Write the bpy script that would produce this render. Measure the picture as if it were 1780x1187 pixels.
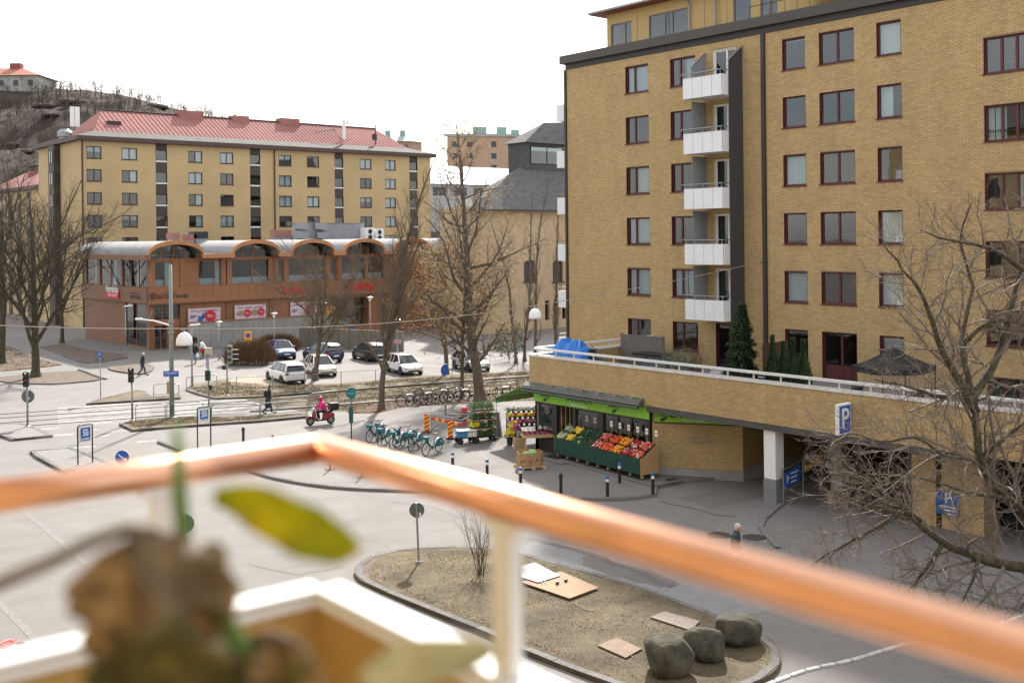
import bpy, bmesh, math, random
from mathutils import Vector, Matrix
R = math.radians
scene = bpy.context.scene
for o in list(bpy.data.objects): bpy.data.objects.remove(o, do_unlink=True)
COL = scene.collection

# ---------------------------------------------------------------- camera
FPX, CX, HZ, HC = 1846.0, 890.0, 413.0, 10.5      # focal length, centre column, horizon row (photo pixels), eye height
FW = Vector((0.6502, 0.7597, 0)).normalized(); RT = Vector((FW.y, -FW.x, 0)); UPV = Vector((0, 0, 1))
rl = R(0.62)
RT2 = RT*math.cos(rl) - UPV*math.sin(rl); UP2 = UPV*math.cos(rl) + RT*math.sin(rl)
CAMP = Vector((0, 0, HC))
cd = bpy.data.cameras.new('camera'); cam = bpy.data.objects.new('camera', cd); COL.objects.link(cam)
m = Matrix((RT2, UP2, -FW)).transposed().to_4x4(); m.translation = CAMP
cam.matrix_world = m
cd.sensor_width = 36; cd.lens = FPX/1780*36; cd.shift_y = -(593.5-HZ)/1780
cd.clip_start = 0.05; cd.clip_end = 3000
cd.dof.use_dof = True; cd.dof.focus_distance = 52; cd.dof.aperture_fstop = 2.1
scene.camera = cam

# ---------------------------------------------------------------- sky, sun, exposure
SUN_EL = R(37); sd = (FW + RT*0.09).normalized()
w = bpy.data.worlds.new('World'); scene.world = w; w.use_nodes = True
nt = w.node_tree; nt.nodes.clear()
out = nt.nodes.new('ShaderNodeOutputWorld'); bg = nt.nodes.new('ShaderNodeBackground')
sky = nt.nodes.new('ShaderNodeTexSky'); sky.sky_type = 'NISHITA'; sky.sun_disc = False
sky.sun_elevation = SUN_EL; sky.sun_rotation = math.atan2(sd.x, sd.y)
sky.air_density = 1.0; sky.dust_density = 2.5; sky.ozone_density = 1.0; sky.altitude = 30
tc = nt.nodes.new('ShaderNodeTexCoord'); mp = nt.nodes.new('ShaderNodeMapping'); mp.inputs['Scale'].default_value = (1, 1, 3.5)
nz = nt.nodes.new('ShaderNodeTexNoise'); nz.inputs['Scale'].default_value = 2.2; nz.inputs['Detail'].default_value = 7; nz.inputs['Roughness'].default_value = .58
rmp = nt.nodes.new('ShaderNodeValToRGB'); rmp.color_ramp.elements[0].position = .30; rmp.color_ramp.elements[1].position = .62
rmp.color_ramp.elements[0].color = (.16,)*3 + (1,); rmp.color_ramp.elements[1].color = (.8,)*3 + (1,)
mx = nt.nodes.new('ShaderNodeMixRGB'); mx.inputs[2].default_value = (6.0, 5.75, 5.45, 1)   # thin veil of cloud
nt.links.new(tc.outputs['Generated'], mp.inputs[0]); nt.links.new(mp.outputs[0], nz.inputs['Vector'])
nt.links.new(nz.outputs['Fac'], rmp.inputs[0]); nt.links.new(rmp.outputs[0], mx.inputs[0])
nt.links.new(sky.outputs[0], mx.inputs[1]); nt.links.new(mx.outputs[0], bg.inputs[0]); bg.inputs[1].default_value = 0.11
nt.links.new(bg.outputs[0], out.inputs[0])
sl = bpy.data.lights.new('sun', 'SUN'); sl.energy = 3.0; sl.angle = R(2.2); sl.color = (1, .95, .88)
so = bpy.data.objects.new('sun', sl); COL.objects.link(so)
S = Vector((sd.x*math.cos(SUN_EL), sd.y*math.cos(SUN_EL), math.sin(SUN_EL)))
so.rotation_euler = S.to_track_quat('Z', 'Y').to_euler(); so.location = S*200
scene.view_settings.view_transform = 'Standard'; scene.view_settings.look = 'None'
scene.view_settings.exposure = 1.55; scene.view_settings.gamma = 1
scene.view_settings.use_curve_mapping = False

# ---------------------------------------------------------------- from a photo pixel to a place
def ray(px, py): return FW + RT2*((px-CX)/FPX) + UP2*(-(py-HZ)/FPX)
def G(px, py, z=0.0):
    d = ray(px, py); return CAMP + d*((z-HC)/d.z)          # where it touches the ground (or a level z)
def onX(px, py, X): d = ray(px, py); return CAMP + d*(X/d.x)
def onY(px, py, Y): d = ray(px, py); return CAMP + d*(Y/d.y)
def at(px, py, dep): return CAMP + ray(px, py)*dep
def dep(p): return (p-CAMP).dot(FW)
def zof(px, py, p):                                         # height seen at this pixel at the distance of p
    return at(px, py, dep(p)).z

# ---------------------------------------------------------------- materials
MATS = {}
def mat(name, col, rough=.75, var=.12, scale=4.0, bump=0.0, metal=0.0, col2=None, big=0.0, island=0.0, spec=.5, coat=0, bscale=None, stretch=None, big_streak=False):
    if name in MATS: return MATS[name]
    m = bpy.data.materials.new(name); m.use_nodes = True; t = m.node_tree; b = t.nodes['Principled BSDF']
    b.inputs['Roughness'].default_value = rough; b.inputs['Metallic'].default_value = metal
    b.inputs['Specular IOR Level'].default_value = spec; b.inputs['Coat Weight'].default_value = coat
    c = Vector(col[:3]); lo = c*(1-var); hi = c*(1+var) if col2 is None else Vector(col2)
    co = t.nodes.new('ShaderNodeTexCoord'); vec = co.outputs['Object']
    if stretch:
        mpn = t.nodes.new('ShaderNodeMapping'); mpn.inputs['Scale'].default_value = stretch; t.links.new(vec, mpn.inputs[0]); vec = mpn.outputs[0]
    n = t.nodes.new('ShaderNodeTexNoise'); n.inputs['Scale'].default_value = scale; n.inputs['Detail'].default_value = 6; n.inputs['Roughness'].default_value = .65
    t.links.new(vec, n.inputs['Vector'])
    rp = t.nodes.new('ShaderNodeValToRGB'); rp.color_ramp.elements[0].position = .32; rp.color_ramp.elements[1].position = .68
    rp.color_ramp.elements[0].color = (*lo, 1); rp.color_ramp.elements[1].color = (*hi, 1)
    t.links.new(n.outputs['Fac'], rp.inputs[0]); cur = rp.outputs[0]
    if big:
        n2 = t.nodes.new('ShaderNodeTexNoise'); n2.inputs['Scale'].default_value = scale*.09; n2.inputs['Detail'].default_value = 4
        gp = t.nodes.new('ShaderNodeNewGeometry'); gm = t.nodes.new('ShaderNodeMapping'); gm.inputs['Scale'].default_value = (1.4, 1.4, .55) if big_streak else (1, 1, 1); t.links.new(gp.outputs['Position'], gm.inputs[0]); t.links.new(gm.outputs[0], n2.inputs['Vector'])
        r2 = t.nodes.new('ShaderNodeMapRange'); r2.inputs[1].default_value = .35; r2.inputs[2].default_value = .65; r2.inputs[3].default_value = 1-big; r2.inputs[4].default_value = 1+big
        t.links.new(n2.outputs['Fac'], r2.inputs[0])
        mm = t.nodes.new('ShaderNodeVectorMath'); mm.operation = 'SCALE'; t.links.new(cur, mm.inputs[0]); t.links.new(r2.outputs[0], mm.inputs['Scale']); cur = mm.outputs[0]
    if island:
        g = t.nodes.new('ShaderNodeNewGeometry'); oi = t.nodes.new('ShaderNodeObjectInfo')
        ad = t.nodes.new('ShaderNodeMath'); ad.operation = 'ADD'; t.links.new(g.outputs['Random Per Island'], ad.inputs[0]); t.links.new(oi.outputs['Random'], ad.inputs[1])
        fr = t.nodes.new('ShaderNodeMath'); fr.operation = 'FRACT'; t.links.new(ad.outputs[0], fr.inputs[0])
        r3 = t.nodes.new('ShaderNodeMapRange'); r3.inputs[3].default_value = 1-island; r3.inputs[4].default_value = 1+island
        t.links.new(fr.outputs[0], r3.inputs[0])
        mm = t.nodes.new('ShaderNodeVectorMath'); mm.operation = 'SCALE'; t.links.new(cur, mm.inputs[0]); t.links.new(r3.outputs[0], mm.inputs['Scale']); cur = mm.outputs[0]
    t.links.new(cur, b.inputs['Base Color'])
    if bump:
        bn = t.nodes.new('ShaderNodeTexNoise'); bn.inputs['Scale'].default_value = bscale or scale*3; bn.inputs['Detail'].default_value = 5; t.links.new(vec, bn.inputs['Vector'])
        bp = t.nodes.new('ShaderNodeBump'); bp.inputs['Strength'].default_value = bump; bp.inputs['Distance'].default_value = .05
        t.links.new(bn.outputs['Fac'], bp.inputs['Height']); t.links.new(bp.outputs[0], b.inputs['Normal'])
    MATS[name] = m; return m
def glass(name, tint=(.85, .9, .9), refl=.1):
    if name in MATS: return MATS[name]
    m = bpy.data.materials.new(name); m.use_nodes = True; t = m.node_tree; t.nodes.clear()
    o = t.nodes.new('ShaderNodeOutputMaterial'); tr = t.nodes.new('ShaderNodeBsdfTransparent'); tr.inputs[0].default_value = (*tint, 1)
    gl = t.nodes.new('ShaderNodeBsdfGlossy'); gl.inputs['Roughness'].default_value = .015; gl.inputs['Color'].default_value = (.95, .97, 1, 1)
    fr = t.nodes.new('ShaderNodeLayerWeight'); fr.inputs['Blend'].default_value = .5
    pw_n = t.nodes.new('ShaderNodeMath'); pw_n.operation = 'POWER'; pw_n.inputs[1].default_value = 3.0; t.links.new(fr.outputs['Facing'], pw_n.inputs[0])
    a = t.nodes.new('ShaderNodeMath'); a.operation = 'MULTIPLY_ADD'; a.inputs[1].default_value = .6; a.inputs[2].default_value = refl; a.use_clamp = True
    t.links.new(pw_n.outputs[0], a.inputs[0])
    # old panes are not quite flat
    co = t.nodes.new('ShaderNodeTexCoord'); n = t.nodes.new('ShaderNodeTexNoise'); n.inputs['Scale'].default_value = .9; t.links.new(co.outputs['Object'], n.inputs['Vector'])
    bp = t.nodes.new('ShaderNodeBump'); bp.inputs['Strength'].default_value = .12; bp.inputs['Distance'].default_value = .02
    t.links.new(n.outputs['Fac'], bp.inputs['Height']); t.links.new(bp.outputs[0], gl.inputs['Normal'])
    x = t.nodes.new('ShaderNodeMixShader'); t.links.new(a.outputs[0], x.inputs[0]); t.links.new(tr.outputs[0], x.inputs[1]); t.links.new(gl.outputs[0], x.inputs[2])
    t.links.new(x.outputs[0], o.inputs[0]); MATS[name] = m; return m

# ---------------------------------------------------------------- mesh building
class MB:
    def __init__(s): s.v = []; s.f = []
    def add(s, vs, fs):
        n = len(s.v); s.v += [tuple(v) for v in vs]; s.f += [tuple(i+n for i in f) for f in fs]; return s
    BF = [(0,3,2,1),(4,5,6,7),(0,1,5,4),(1,2,6,5),(2,3,7,6),(3,0,4,7)]
    def box(s, x0, x1, y0, y1, z0, z1):
        return s.add([(x0,y0,z0),(x1,y0,z0),(x1,y1,z0),(x0,y1,z0),(x0,y0,z1),(x1,y0,z1),(x1,y1,z1),(x0,y1,z1)], MB.BF)
    def hexa(s, p): return s.add(p, MB.BF)
    def obox(s, c, sz, rot=None):
        M = rot if rot is not None else Matrix.Identity(3)
        if isinstance(M, (int, float)): M = Matrix.Rotation(M, 3, 'Z')
        c = Vector(c); hx, hy, hz = sz[0]/2, sz[1]/2, sz[2]/2
        return s.add([c + M@Vector(q) for q in [(-hx,-hy,-hz),(hx,-hy,-hz),(hx,hy,-hz),(-hx,hy,-hz),(-hx,-hy,hz),(hx,-hy,hz),(hx,hy,hz),(-hx,hy,hz)]], MB.BF)
    def tube(s, pts, r, n=8, cap=True):
        pts = [Vector(p) for p in pts]; k = len(pts); rs = r if isinstance(r, (list, tuple)) else [r]*k
        vs = []; fs = []; a = None
        for i in range(k):
            t = (pts[min(i+1, k-1)] - pts[max(i-1, 0)])
            if t.length < 1e-9: t = Vector((0, 0, 1))
            t.normalize()
            if a is None: a = t.orthogonal().normalized()
            else:
                a = a - t*a.dot(t)
                a = a.normalized() if a.length > 1e-6 else t.orthogonal().normalized()
            b = t.cross(a)
            for j in range(n):
                q = 2*math.pi*j/n; vs.append(pts[i] + (a*math.cos(q) + b*math.sin(q))*rs[i])
        for i in range(k-1):
            for j in range(n):
                j2 = (j+1) % n; fs.append((i*n+j, i*n+j2, (i+1)*n+j2, (i+1)*n+j))
        if cap: fs.append(tuple(range(n-1, -1, -1))); fs.append(tuple((k-1)*n+j for j in range(n)))
        return s.add(vs, fs)
    def lathe(s, prof, c=(0,0,0), n=16, M=None):                 # prof: (radius, z)
        c = Vector(c); vs = []; fs = []; k = len(prof)
        for (r, z) in prof:
            for j in range(n):
                q = 2*math.pi*j/n; v = Vector((r*math.cos(q), r*math.sin(q), z))
                vs.append(c + (M@v if M else v))
        for i in range(k-1):
            for j in range(n):
                j2 = (j+1) % n; fs.append((i*n+j, i*n+j2, (i+1)*n+j2, (i+1)*n+j))
        if prof[0][0] > 1e-5: fs.append(tuple(range(n-1, -1, -1)))
        if prof[-1][0] > 1e-5: fs.append(tuple((k-1)*n+j for j in range(n)))
        return s.add(vs, fs)
    def prism(s, poly, z0, z1):
        n = len(poly); vs = [(p[0], p[1], z0) for p in poly] + [(p[0], p[1], z1) for p in poly]
        return s.add(vs, [tuple(range(n-1, -1, -1)), tuple(range(n, 2*n))] + [(i, (i+1) % n, n+(i+1) % n, n+i) for i in range(n)])
    def plate(s, pts, off):                                      # any flat outline given thickness 'off' (vector)
        n = len(pts); off = Vector(off); P = [Vector(p) for p in pts]
        return s.add(P + [p+off for p in P], [tuple(range(n-1, -1, -1)), tuple(range(n, 2*n))] + [(i, (i+1) % n, n+(i+1) % n, n+i) for i in range(n)])
    def ball(s, c, r, nu=8, nv=6, M=None):
        r = (r, r, r) if isinstance(r, (int, float)) else r
        c = Vector(c); vs = []; fs = []
        for i in range(nv+1):
            th = math.pi*i/nv
            for j in range(nu):
                q = 2*math.pi*j/nu; v = Vector((r[0]*math.sin(th)*math.cos(q), r[1]*math.sin(th)*math.sin(q), -r[2]*math.cos(th)))
                vs.append(c + (M@v if M else v))
        for i in range(nv):
            for j in range(nu):
                j2 = (j+1) % nu; fs.append((i*nu+j, i*nu+j2, (i+1)*nu+j2, (i+1)*nu+j))
        return s.add(vs, fs)
    def torus(s, c, R0, r, ax='y', n=20, k=6):
        pts = []; c = Vector(c); vs = []; fs = []
        for i in range(n):
            q = 2*math.pi*i/n; e = Vector((math.cos(q), 0, math.sin(q))) if ax == 'y' else (Vector((math.cos(q), math.sin(q), 0)) if ax == 'z' else Vector((0, math.cos(q), math.sin(q))))
            o = Vector((0,1,0)) if ax == 'y' else (Vector((0,0,1)) if ax == 'z' else Vector((1,0,0)))
            for j in range(k):
                p = 2*math.pi*j/k; vs.append(c + e*(R0 + r*math.cos(p)) + o*r*math.sin(p))
        for i in range(n):
            i2 = (i+1) % n
            for j in range(k):
                j2 = (j+1) % k; fs.append((i*k+j, i2*k+j, i2*k+j2, i*k+j2))
        return s.add(vs, fs)
    def mesh(s, name, mt, smooth=False, org=None, fixn=True):
        me = bpy.data.meshes.new(name)
        vs = s.v if org is None else [(v[0]-org[0], v[1]-org[1], v[2]-org[2]) for v in s.v]
        me.from_pydata(vs, [], s.f)
        if fixn:
            b = bmesh.new(); b.from_mesh(me); bmesh.ops.recalc_face_normals(b, faces=b.faces); b.to_mesh(me); b.free()
        if mt: me.materials.append(mt)
        if smooth:
            for p in me.polygons: p.use_smooth = True
        me.update(); return me
    def build(s, name, mt, parent=None, smooth=False, world=False, bevel=0, kind=None, fixn=True):
        org = parent.location if (world and parent is not None) else None
        if world and parent is not None and parent.parent: org = org + parent.parent.location
        o = bpy.data.objects.new(name, s.mesh(name, mt, smooth, org, fixn)); COL.objects.link(o)
        if parent is not None: o.parent = parent
        if bevel:
            bv = o.modifiers.new('bevel', 'BEVEL'); bv.width = bevel; bv.segments = 2; bv.limit_method = 'ANGLE'
        if kind: o['kind'] = kind
        return o
def link(name, me, parent=None, loc=None, rot=None):
    o = bpy.data.objects.new(name, me); COL.objects.link(o)
    if parent is not None: o.parent = parent
    if loc is not None: o.location = loc
    if rot is not None: o.rotation_euler = rot
    return o
def tag(o, label, cat, group=None):
    o['label'] = label; o['category'] = cat
    if group: o['group'] = group
    return o
def thing(name, label, cat, loc=(0,0,0), rz=0, group=None):
    o = bpy.data.objects.new(name, None); COL.objects.link(o); o.empty_display_size = .2
    o.location = loc; o.rotation_euler = (0, 0, rz); return tag(o, label, cat, group)
def dup(root, loc, rz=0, label=None, group=None, scale=None):
    def cp(o, par):
        c = o.copy(); COL.objects.link(c)
        if par is not None: c.parent = par
        for ch in o.children: cp(ch, c)
        return c
    r = cp(root, None); r.location = loc; r.rotation_euler = (0, 0, rz)
    if scale: r.scale = scale
    if label: r['label'] = label
    if group: r['group'] = group
    return r
def struct(o): o['kind'] = 'structure'; return o
def text_mesh(body, size, mt, name='lettering', depth=.01, align='CENTER', shear=0, sx=1.0, bold=0):
    cu = bpy.data.curves.new('t', 'FONT'); cu.body = body; cu.size = size; cu.align_x = align; cu.align_y = 'CENTER'
    cu.extrude = depth/2; cu.shear = shear; cu.offset = bold; cu.resolution_u = 2
    o = bpy.data.objects.new('t', cu); COL.objects.link(o)
    dg = bpy.context.evaluated_depsgraph_get(); me = bpy.data.meshes.new_from_object(o.evaluated_get(dg))
    bpy.data.objects.remove(o, do_unlink=True); bpy.data.curves.remove(cu)
    if sx != 1.0:
        for v in me.vertices: v.co.x *= sx
    me.materials.clear(); me.materials.append(mt); me.name = name; return me
def text(body, size, mt, parent, pos, right, up, **k):             # lettering laid on a surface: 'right' is the reading direction
    right = Vector(right).normalized(); up = Vector(up).normalized(); nrm = right.cross(up)
    me = text_mesh(body, size, mt, **k); o = link('lettering', me, parent)
    M = Matrix((right, up, nrm)).transposed().to_4x4(); M.translation = Vector(pos); o.matrix_local = M
    return o
class Frame:                                                        # a wall plane: a along, d outward, z up
    def __init__(s, O, A, N): s.O = Vector(O); s.A = Vector(A).normalized(); s.N = Vector(N).normalized()
    def __call__(s, a, d, z): return s.O + s.A*a + s.N*d + Vector((0, 0, z))
    def box(s, mb, a0, a1, d0, d1, z0, z1):
        return mb.hexa([s(a0,d0,z0), s(a1,d0,z0), s(a1,d1,z0), s(a0,d1,z0), s(a0,d0,z1), s(a1,d0,z1), s(a1,d1,z1), s(a0,d1,z1)])
def cells(a0, a1, z0, z1, ops):                                     # wall area minus openings, as rectangles
    xs = sorted(set([a0, a1] + [c for o in ops for c in o[:2] if a0 < c < a1])); res = []
    for i in range(len(xs)-1):
        c = (xs[i]+xs[i+1])/2; z = z0
        for o in sorted([o for o in ops if o[0] < c < o[1]], key=lambda o: o[2]):
            if o[2] > z: res.append((xs[i], xs[i+1], z, min(o[2], z1)))
            z = max(z, o[3])
        if z < z1: res.append((xs[i], xs[i+1], z, z1))
    return res
def smooth_px(pts, k=5, closed=False):
    P = [Vector((p[0], p[1], 0)) for p in pts]; n = len(P); res = []
    for i in range(n if closed else n-1):
        g = (lambda j: P[j % n]) if closed else (lambda j: P[max(0, min(n-1, j))])
        p0, p1, p2, p3 = g(i-1), g(i), g(i+1), g(i+2)
        for q in range(k):
            t = q/k; res.append(.5*((2*p1) + (p2-p0)*t + (2*p0-5*p1+4*p2-p3)*t*t + (3*p1-p0-3*p2+p3)*t**3))
    if not closed: res.append(P[-1])
    return [(v.x, v.y) for v in res]
def brick_wall(parent, fr, a0, a1, z0, z1, ops, mt, near=0, bl=.245, bh=.072, jt=.014, d=.012, soldier=0.0, seed=1):
    rg = random.Random(seed); row = 0; z = z0; lst = []; zt = z1 - soldier
    while z < zt - .02:
        zz = min(z+bh, zt); a = a0 - (bl+jt)/2*(row % 2)
        while a < a1:
            p, q = max(a, a0), min(a+bl, a1)
            if q - p > .03:
                segs = [(p, q)]
                for o in ops:
                    if o[2] < zz - .005 and o[3] > z + .005:
                        ns = []
                        for (s0, s1) in segs:
                            if o[1] <= s0 or o[0] >= s1: ns.append((s0, s1))
                            else:
                                if o[0]-s0 > .03: ns.append((s0, o[0]))
                                if s1-o[1] > .03: ns.append((o[1], s1))
                        segs = ns
                lst += [(s0, s1, z, zz) for s0, s1 in segs]
            a += bl+jt
        z += bh+jt; row += 1
    if soldier:
        a = a0
        while a < a1 - .02: lst.append((a, min(a+bh, a1), zt+.004, z1)); a += bh+jt
    full = [c for c in lst if abs(c[1]-c[0]-bl) < 1e-4 and abs(c[3]-c[2]-bh) < 1e-4]
    full.sort(key=lambda c: (fr((c[0]+c[1])/2, 0, c[2]) - CAMP).length); single = full[:near]; ss = set(single)
    rest = MB()
    for c in lst:
        if c in ss: continue
        e = d + rg.uniform(-.004, .004); fr.box(rest, c[0], c[1], -.004, e, c[2], c[3])
    rest.build('brick_courses', mt, parent, world=True, kind='stuff')
    if single:
        b = MB(); O = fr(0, 0, 0); f0 = Frame((0,0,0), fr.A, fr.N); f0.box(b, 0, bl, -.004, d, 0, bh); me = b.mesh('brick', mt)
        org = parent.location
        for c in single: link('brick', me, parent, fr(c[0], rg.uniform(-.003, .003), c[2]) - org)

def asphalt(name, base, seed):
    m = bpy.data.materials.new(name); m.use_nodes = True; t = m.node_tree; b = t.nodes['Principled BSDF']; N = t.nodes.new; Lk = t.links.new
    co = N('ShaderNodeTexCoord'); mp = N('ShaderNodeMapping'); mp.inputs['Location'].default_value = (seed, seed*2, 0); Lk(co.outputs['Object'], mp.inputs[0])
    def nz(sc, det=5, rough=.6, st=None):
        n = N('ShaderNodeTexNoise'); n.inputs['Scale'].default_value = sc; n.inputs['Detail'].default_value = det; n.inputs['Roughness'].default_value = rough
        v = mp.outputs[0]
        if st: q = N('ShaderNodeMapping'); q.inputs['Scale'].default_value = st; q.inputs['Rotation'].default_value = (0, 0, -.3); Lk(v, q.inputs[0]); v = q.outputs[0]
        Lk(v, n.inputs['Vector']); return n
    def rng(src, a0, a1, b0, b1):
        r = N('ShaderNodeMapRange'); r.inputs[1].default_value = a0; r.inputs[2].default_value = a1; r.inputs[3].default_value = b0; r.inputs[4].default_value = b1; Lk(src, r.inputs[0]); return r.outputs[0]
    def mul(x, y):
        q = N('ShaderNodeMath'); q.operation = 'MULTIPLY'; Lk(x, q.inputs[0]); Lk(y, q.inputs[1]); return q.outputs[0]
    f = mul(rng(nz(.05, 4).outputs['Fac'], .35, .65, .93, 1.06), rng(nz(.7, 6).outputs['Fac'], .3, .7, .92, 1.07))
    f = mul(f, rng(nz(60, 3, .8).outputs['Fac'], .3, .7, .82, 1.18))
    f = mul(f, rng(nz(.35, 6, .7, (.12, 1.6, 1)).outputs['Fac'], .36, .5, .92, 1.0))      # streaks along the driving direction
    vo = N('ShaderNodeTexVoronoi'); vo.feature = 'DISTANCE_TO_EDGE'; vo.inputs['Scale'].default_value = .16
    wd = nz(.8, 5); ad = N('ShaderNodeVectorMath'); ad.operation = 'MULTIPLY_ADD'; ad.inputs[1].default_value = (1.6, 1.6, 0); Lk(wd.outputs['Color'], ad.inputs[0]); Lk(mp.outputs[0], ad.inputs[2]); Lk(ad.outputs[0], vo.inputs['Vector'])
    crack = rng(vo.outputs['Distance'], .002, .007, .85, 1.0); mask = rng(nz(.12, 3).outputs['Fac'], .45, .6, 1.0, 0.0)
    mxx = N('ShaderNodeMix'); mxx.data_type = 'FLOAT'; mxx.inputs[2].default_value = 1.0; Lk(mask, mxx.inputs[0]); mxx.inputs[2].default_value = 1.0; Lk(crack, mxx.inputs[3]); f = mul(f, mxx.outputs[0])
    cc = N('ShaderNodeVectorMath'); cc.operation = 'SCALE'; cc.inputs[0].default_value = base; Lk(f, cc.inputs['Scale']); Lk(cc.outputs[0], b.inputs['Base Color'])
    b.inputs['Roughness'].default_value = .78
    Lk(rng(nz(.4, 4).outputs['Fac'], .3, .7, .82, .95), b.inputs['Roughness'])
    bp = N('ShaderNodeBump'); bp.inputs['Strength'].default_value = .3; bp.inputs['Distance'].default_value = .02; Lk(nz(35, 4).outputs['Fac'], bp.inputs['Height']); Lk(bp.outputs[0], b.inputs['Normal'])
    MATS[name] = m; return m
M_ROAD = asphalt('road_asphalt', (.178, .166, .153), 0); M_PAVE = asphalt('pavement_asphalt', (.172, .159, .146), 13)
M_KERB = mat('granite_kerb', (.15, .143, .135), .9, .2, 6, bump=.3, island=.2, spec=.2)
M_DIRT = mat('bare_earth', (.115, .083, .06), .95, .35, 2.2, bump=.5, col2=(.17, .125, .09), bscale=14)
M_GRASS = mat('dry_turf', (.08, .06, .033), .95, .3, .8, bump=.6, col2=(.165, .13, .07), big=.32, bscale=18)
M_COBBLE = mat('cobbles', (.19, .18, .17), .85, .35, 9, bump=.6, island=0)
M_WHITE = mat('white_paint', (.78, .77, .74), .55, .06, 5)
M_ROADWHITE = mat('worn_road_paint', (.15, .145, .137), .85, .1, 2.2, col2=(.42, .41, .39))
M_BRICK = mat('yellow_brick', (.475, .335, .16), .85, .1, 9, island=.11, bump=.15, big=.055, big_streak=True)
M_MORTAR = mat('mortar', (.26, .185, .1), .95, .12, 6)
M_RED = mat('oxblood_frame', (.085, .016, .016), .5, .1, 5)
M_DARK = mat('dark_brown_metal', (.028, .022, .02), .5, .12, 4)
M_FASC = mat('fascia_brown', (.055, .046, .038), .5, .12, 2)
M_BLACK = mat('black_paint', (.012, .012, .013), .45, .1, 6)
M_GALV = mat('galvanised_steel', (.28, .29, .29), .45, .12, 6, metal=.6)
M_GREYPOLE = mat('grey_green_pole', (.21, .24, .22), .55, .12, 5)
M_BLUE = mat('sign_blue', (.01, .10, .40), .4, .05, 3)
M_CONC = mat('concrete', (.30, .29, .27), .9, .14, 2.5, bump=.15, big=.12)
M_ROOM = mat('room_dark', (.035, .032, .03), .9, .3, 1.2)
M_CURT = mat('curtain', (.62, .63, .60), .9, .08, 8, stretch=(3, 3, .2))
M_BLIND = mat('blind', (.42, .46, .46), .8, .06, 6)
M_GLASS = glass('window_glass', (.66, .74, .76), .11)
M_GLASSD = glass('window_glass_dim', (.6, .66, .66), .09)
# ================================================================ ground, roads, islands
g = MB(); g.add([(-1500,-1500,0),(1500,-1500,0),(1500,1500,0),(-1500,1500,0)], [(0,1,2,3)])
struct(g.build('ground', M_ROAD))
def sheet(name, px, z, mt, sm=0, kind='structure'):
    pl = smooth_px(px, sm, True) if sm else px
    b = MB(); b.add([G(x, y, z) for x, y in pl], [tuple(range(len(pl)))])
    o = b.build(name, mt)
    if o.data.polygons[0].normal.z < 0: o.data.flip_normals()
    o['kind'] = kind; return o
def kerb_stones(parent, pts, closed=True, step=1.0, w_=.2, z0=-.02, z1=.13, mt=None):
    mt = mt or M_KERB; n = len(pts); P = [Vector((p.x, p.y, 0)) for p in pts] + ([Vector((pts[0].x, pts[0].y, 0))] if closed else [])
    area = sum(P[i].x*P[(i+1) % len(P)].y - P[(i+1) % len(P)].x*P[i].y for i in range(len(P))); sg = 1 if area > 0 else -1
    # resample along the length
    L = [0]
    for i in range(len(P)-1): L.append(L[-1] + (P[i+1]-P[i]).length)
    k = max(2, int(L[-1]/step)); Q = []
    def pos(s):
        for i in range(len(L)-1):
            if s <= L[i+1] + 1e-6: return P[i].lerp(P[i+1], (s-L[i])/max(1e-6, L[i+1]-L[i]))
        return P[-1]
    Q = [pos(L[-1]*i/k) for i in range(k+1)]
    for i in range(k):
        a, c = Q[i], Q[i+1]; t = (c-a)
        if t.length < .05: continue
        t.normalize(); nn = Vector((-t.y, t.x, 0))*sg; gp = t*.008
        e = random.uniform(-.006, .006)
        b = MB(); q = [a+gp, c-gp, c-gp+nn*w_, a+gp+nn*w_]
        b.add([(v.x, v.y, z0) for v in q] + [(v.x, v.y, z1+e) for v in q], MB.BF)
        b.build('kerb_stone', mt, parent)
def raised(name, px, h, mt, sm=0, kerb=True, step=1.0, closed=True, kz=None):
    pl = smooth_px(px, sm, True) if sm else px
    pts = [G(x, y, h) for x, y in pl]
    b = MB(); b.prism([(p.x, p.y) for p in pts], -.03, h); o = struct(b.build(name, mt))
    if kerb: kerb_stones(o, pts, True, step, z1=h+.012)
    return o
random.seed(3)
ISL = [(618,998),(622,980),(660,960),(740,950),(830,949),(905,960),(1000,986),(1100,1015),(1200,1050),(1300,1090),(1345,1115),(1357,1142),(1345,1166),(1300,1190),(1230,1212),(1150,1212),(1080,1192),(1006,1166),(911,1129),(847,1099),(736,1055),(645,1017)]
island = raised('grass_island', ISL, .12, M_GRASS, sm=4)
PLZ_E = [(273,767),(329,787),(425,815),(476,830),(552,843),(627,849),(716,852),(860,857),(1000,865),(1085,866),(1140,859)]
pe = smooth_px(PLZ_E, 4)
plz = [G(x, y, .1) for x, y in pe] + [Vector((33.6,30.0,.1)), Vector((37.6,28.6,.1)), Vector((44,30,.1)), Vector((44,40,.1))] + [G(x, y, .1) for x, y in [(985,694),(850,699),(700,708),(640,722),(625,748),(450,765),(323,761)]]
b = MB(); b.prism([(p.x, p.y) for p in plz], -.03, .1); plaza = struct(b.build('plaza_pavement', M_PAVE))
kerb_stones(plaza, [G(x, y, .1) for x, y in pe], False, 1.0, z1=.112)
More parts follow.
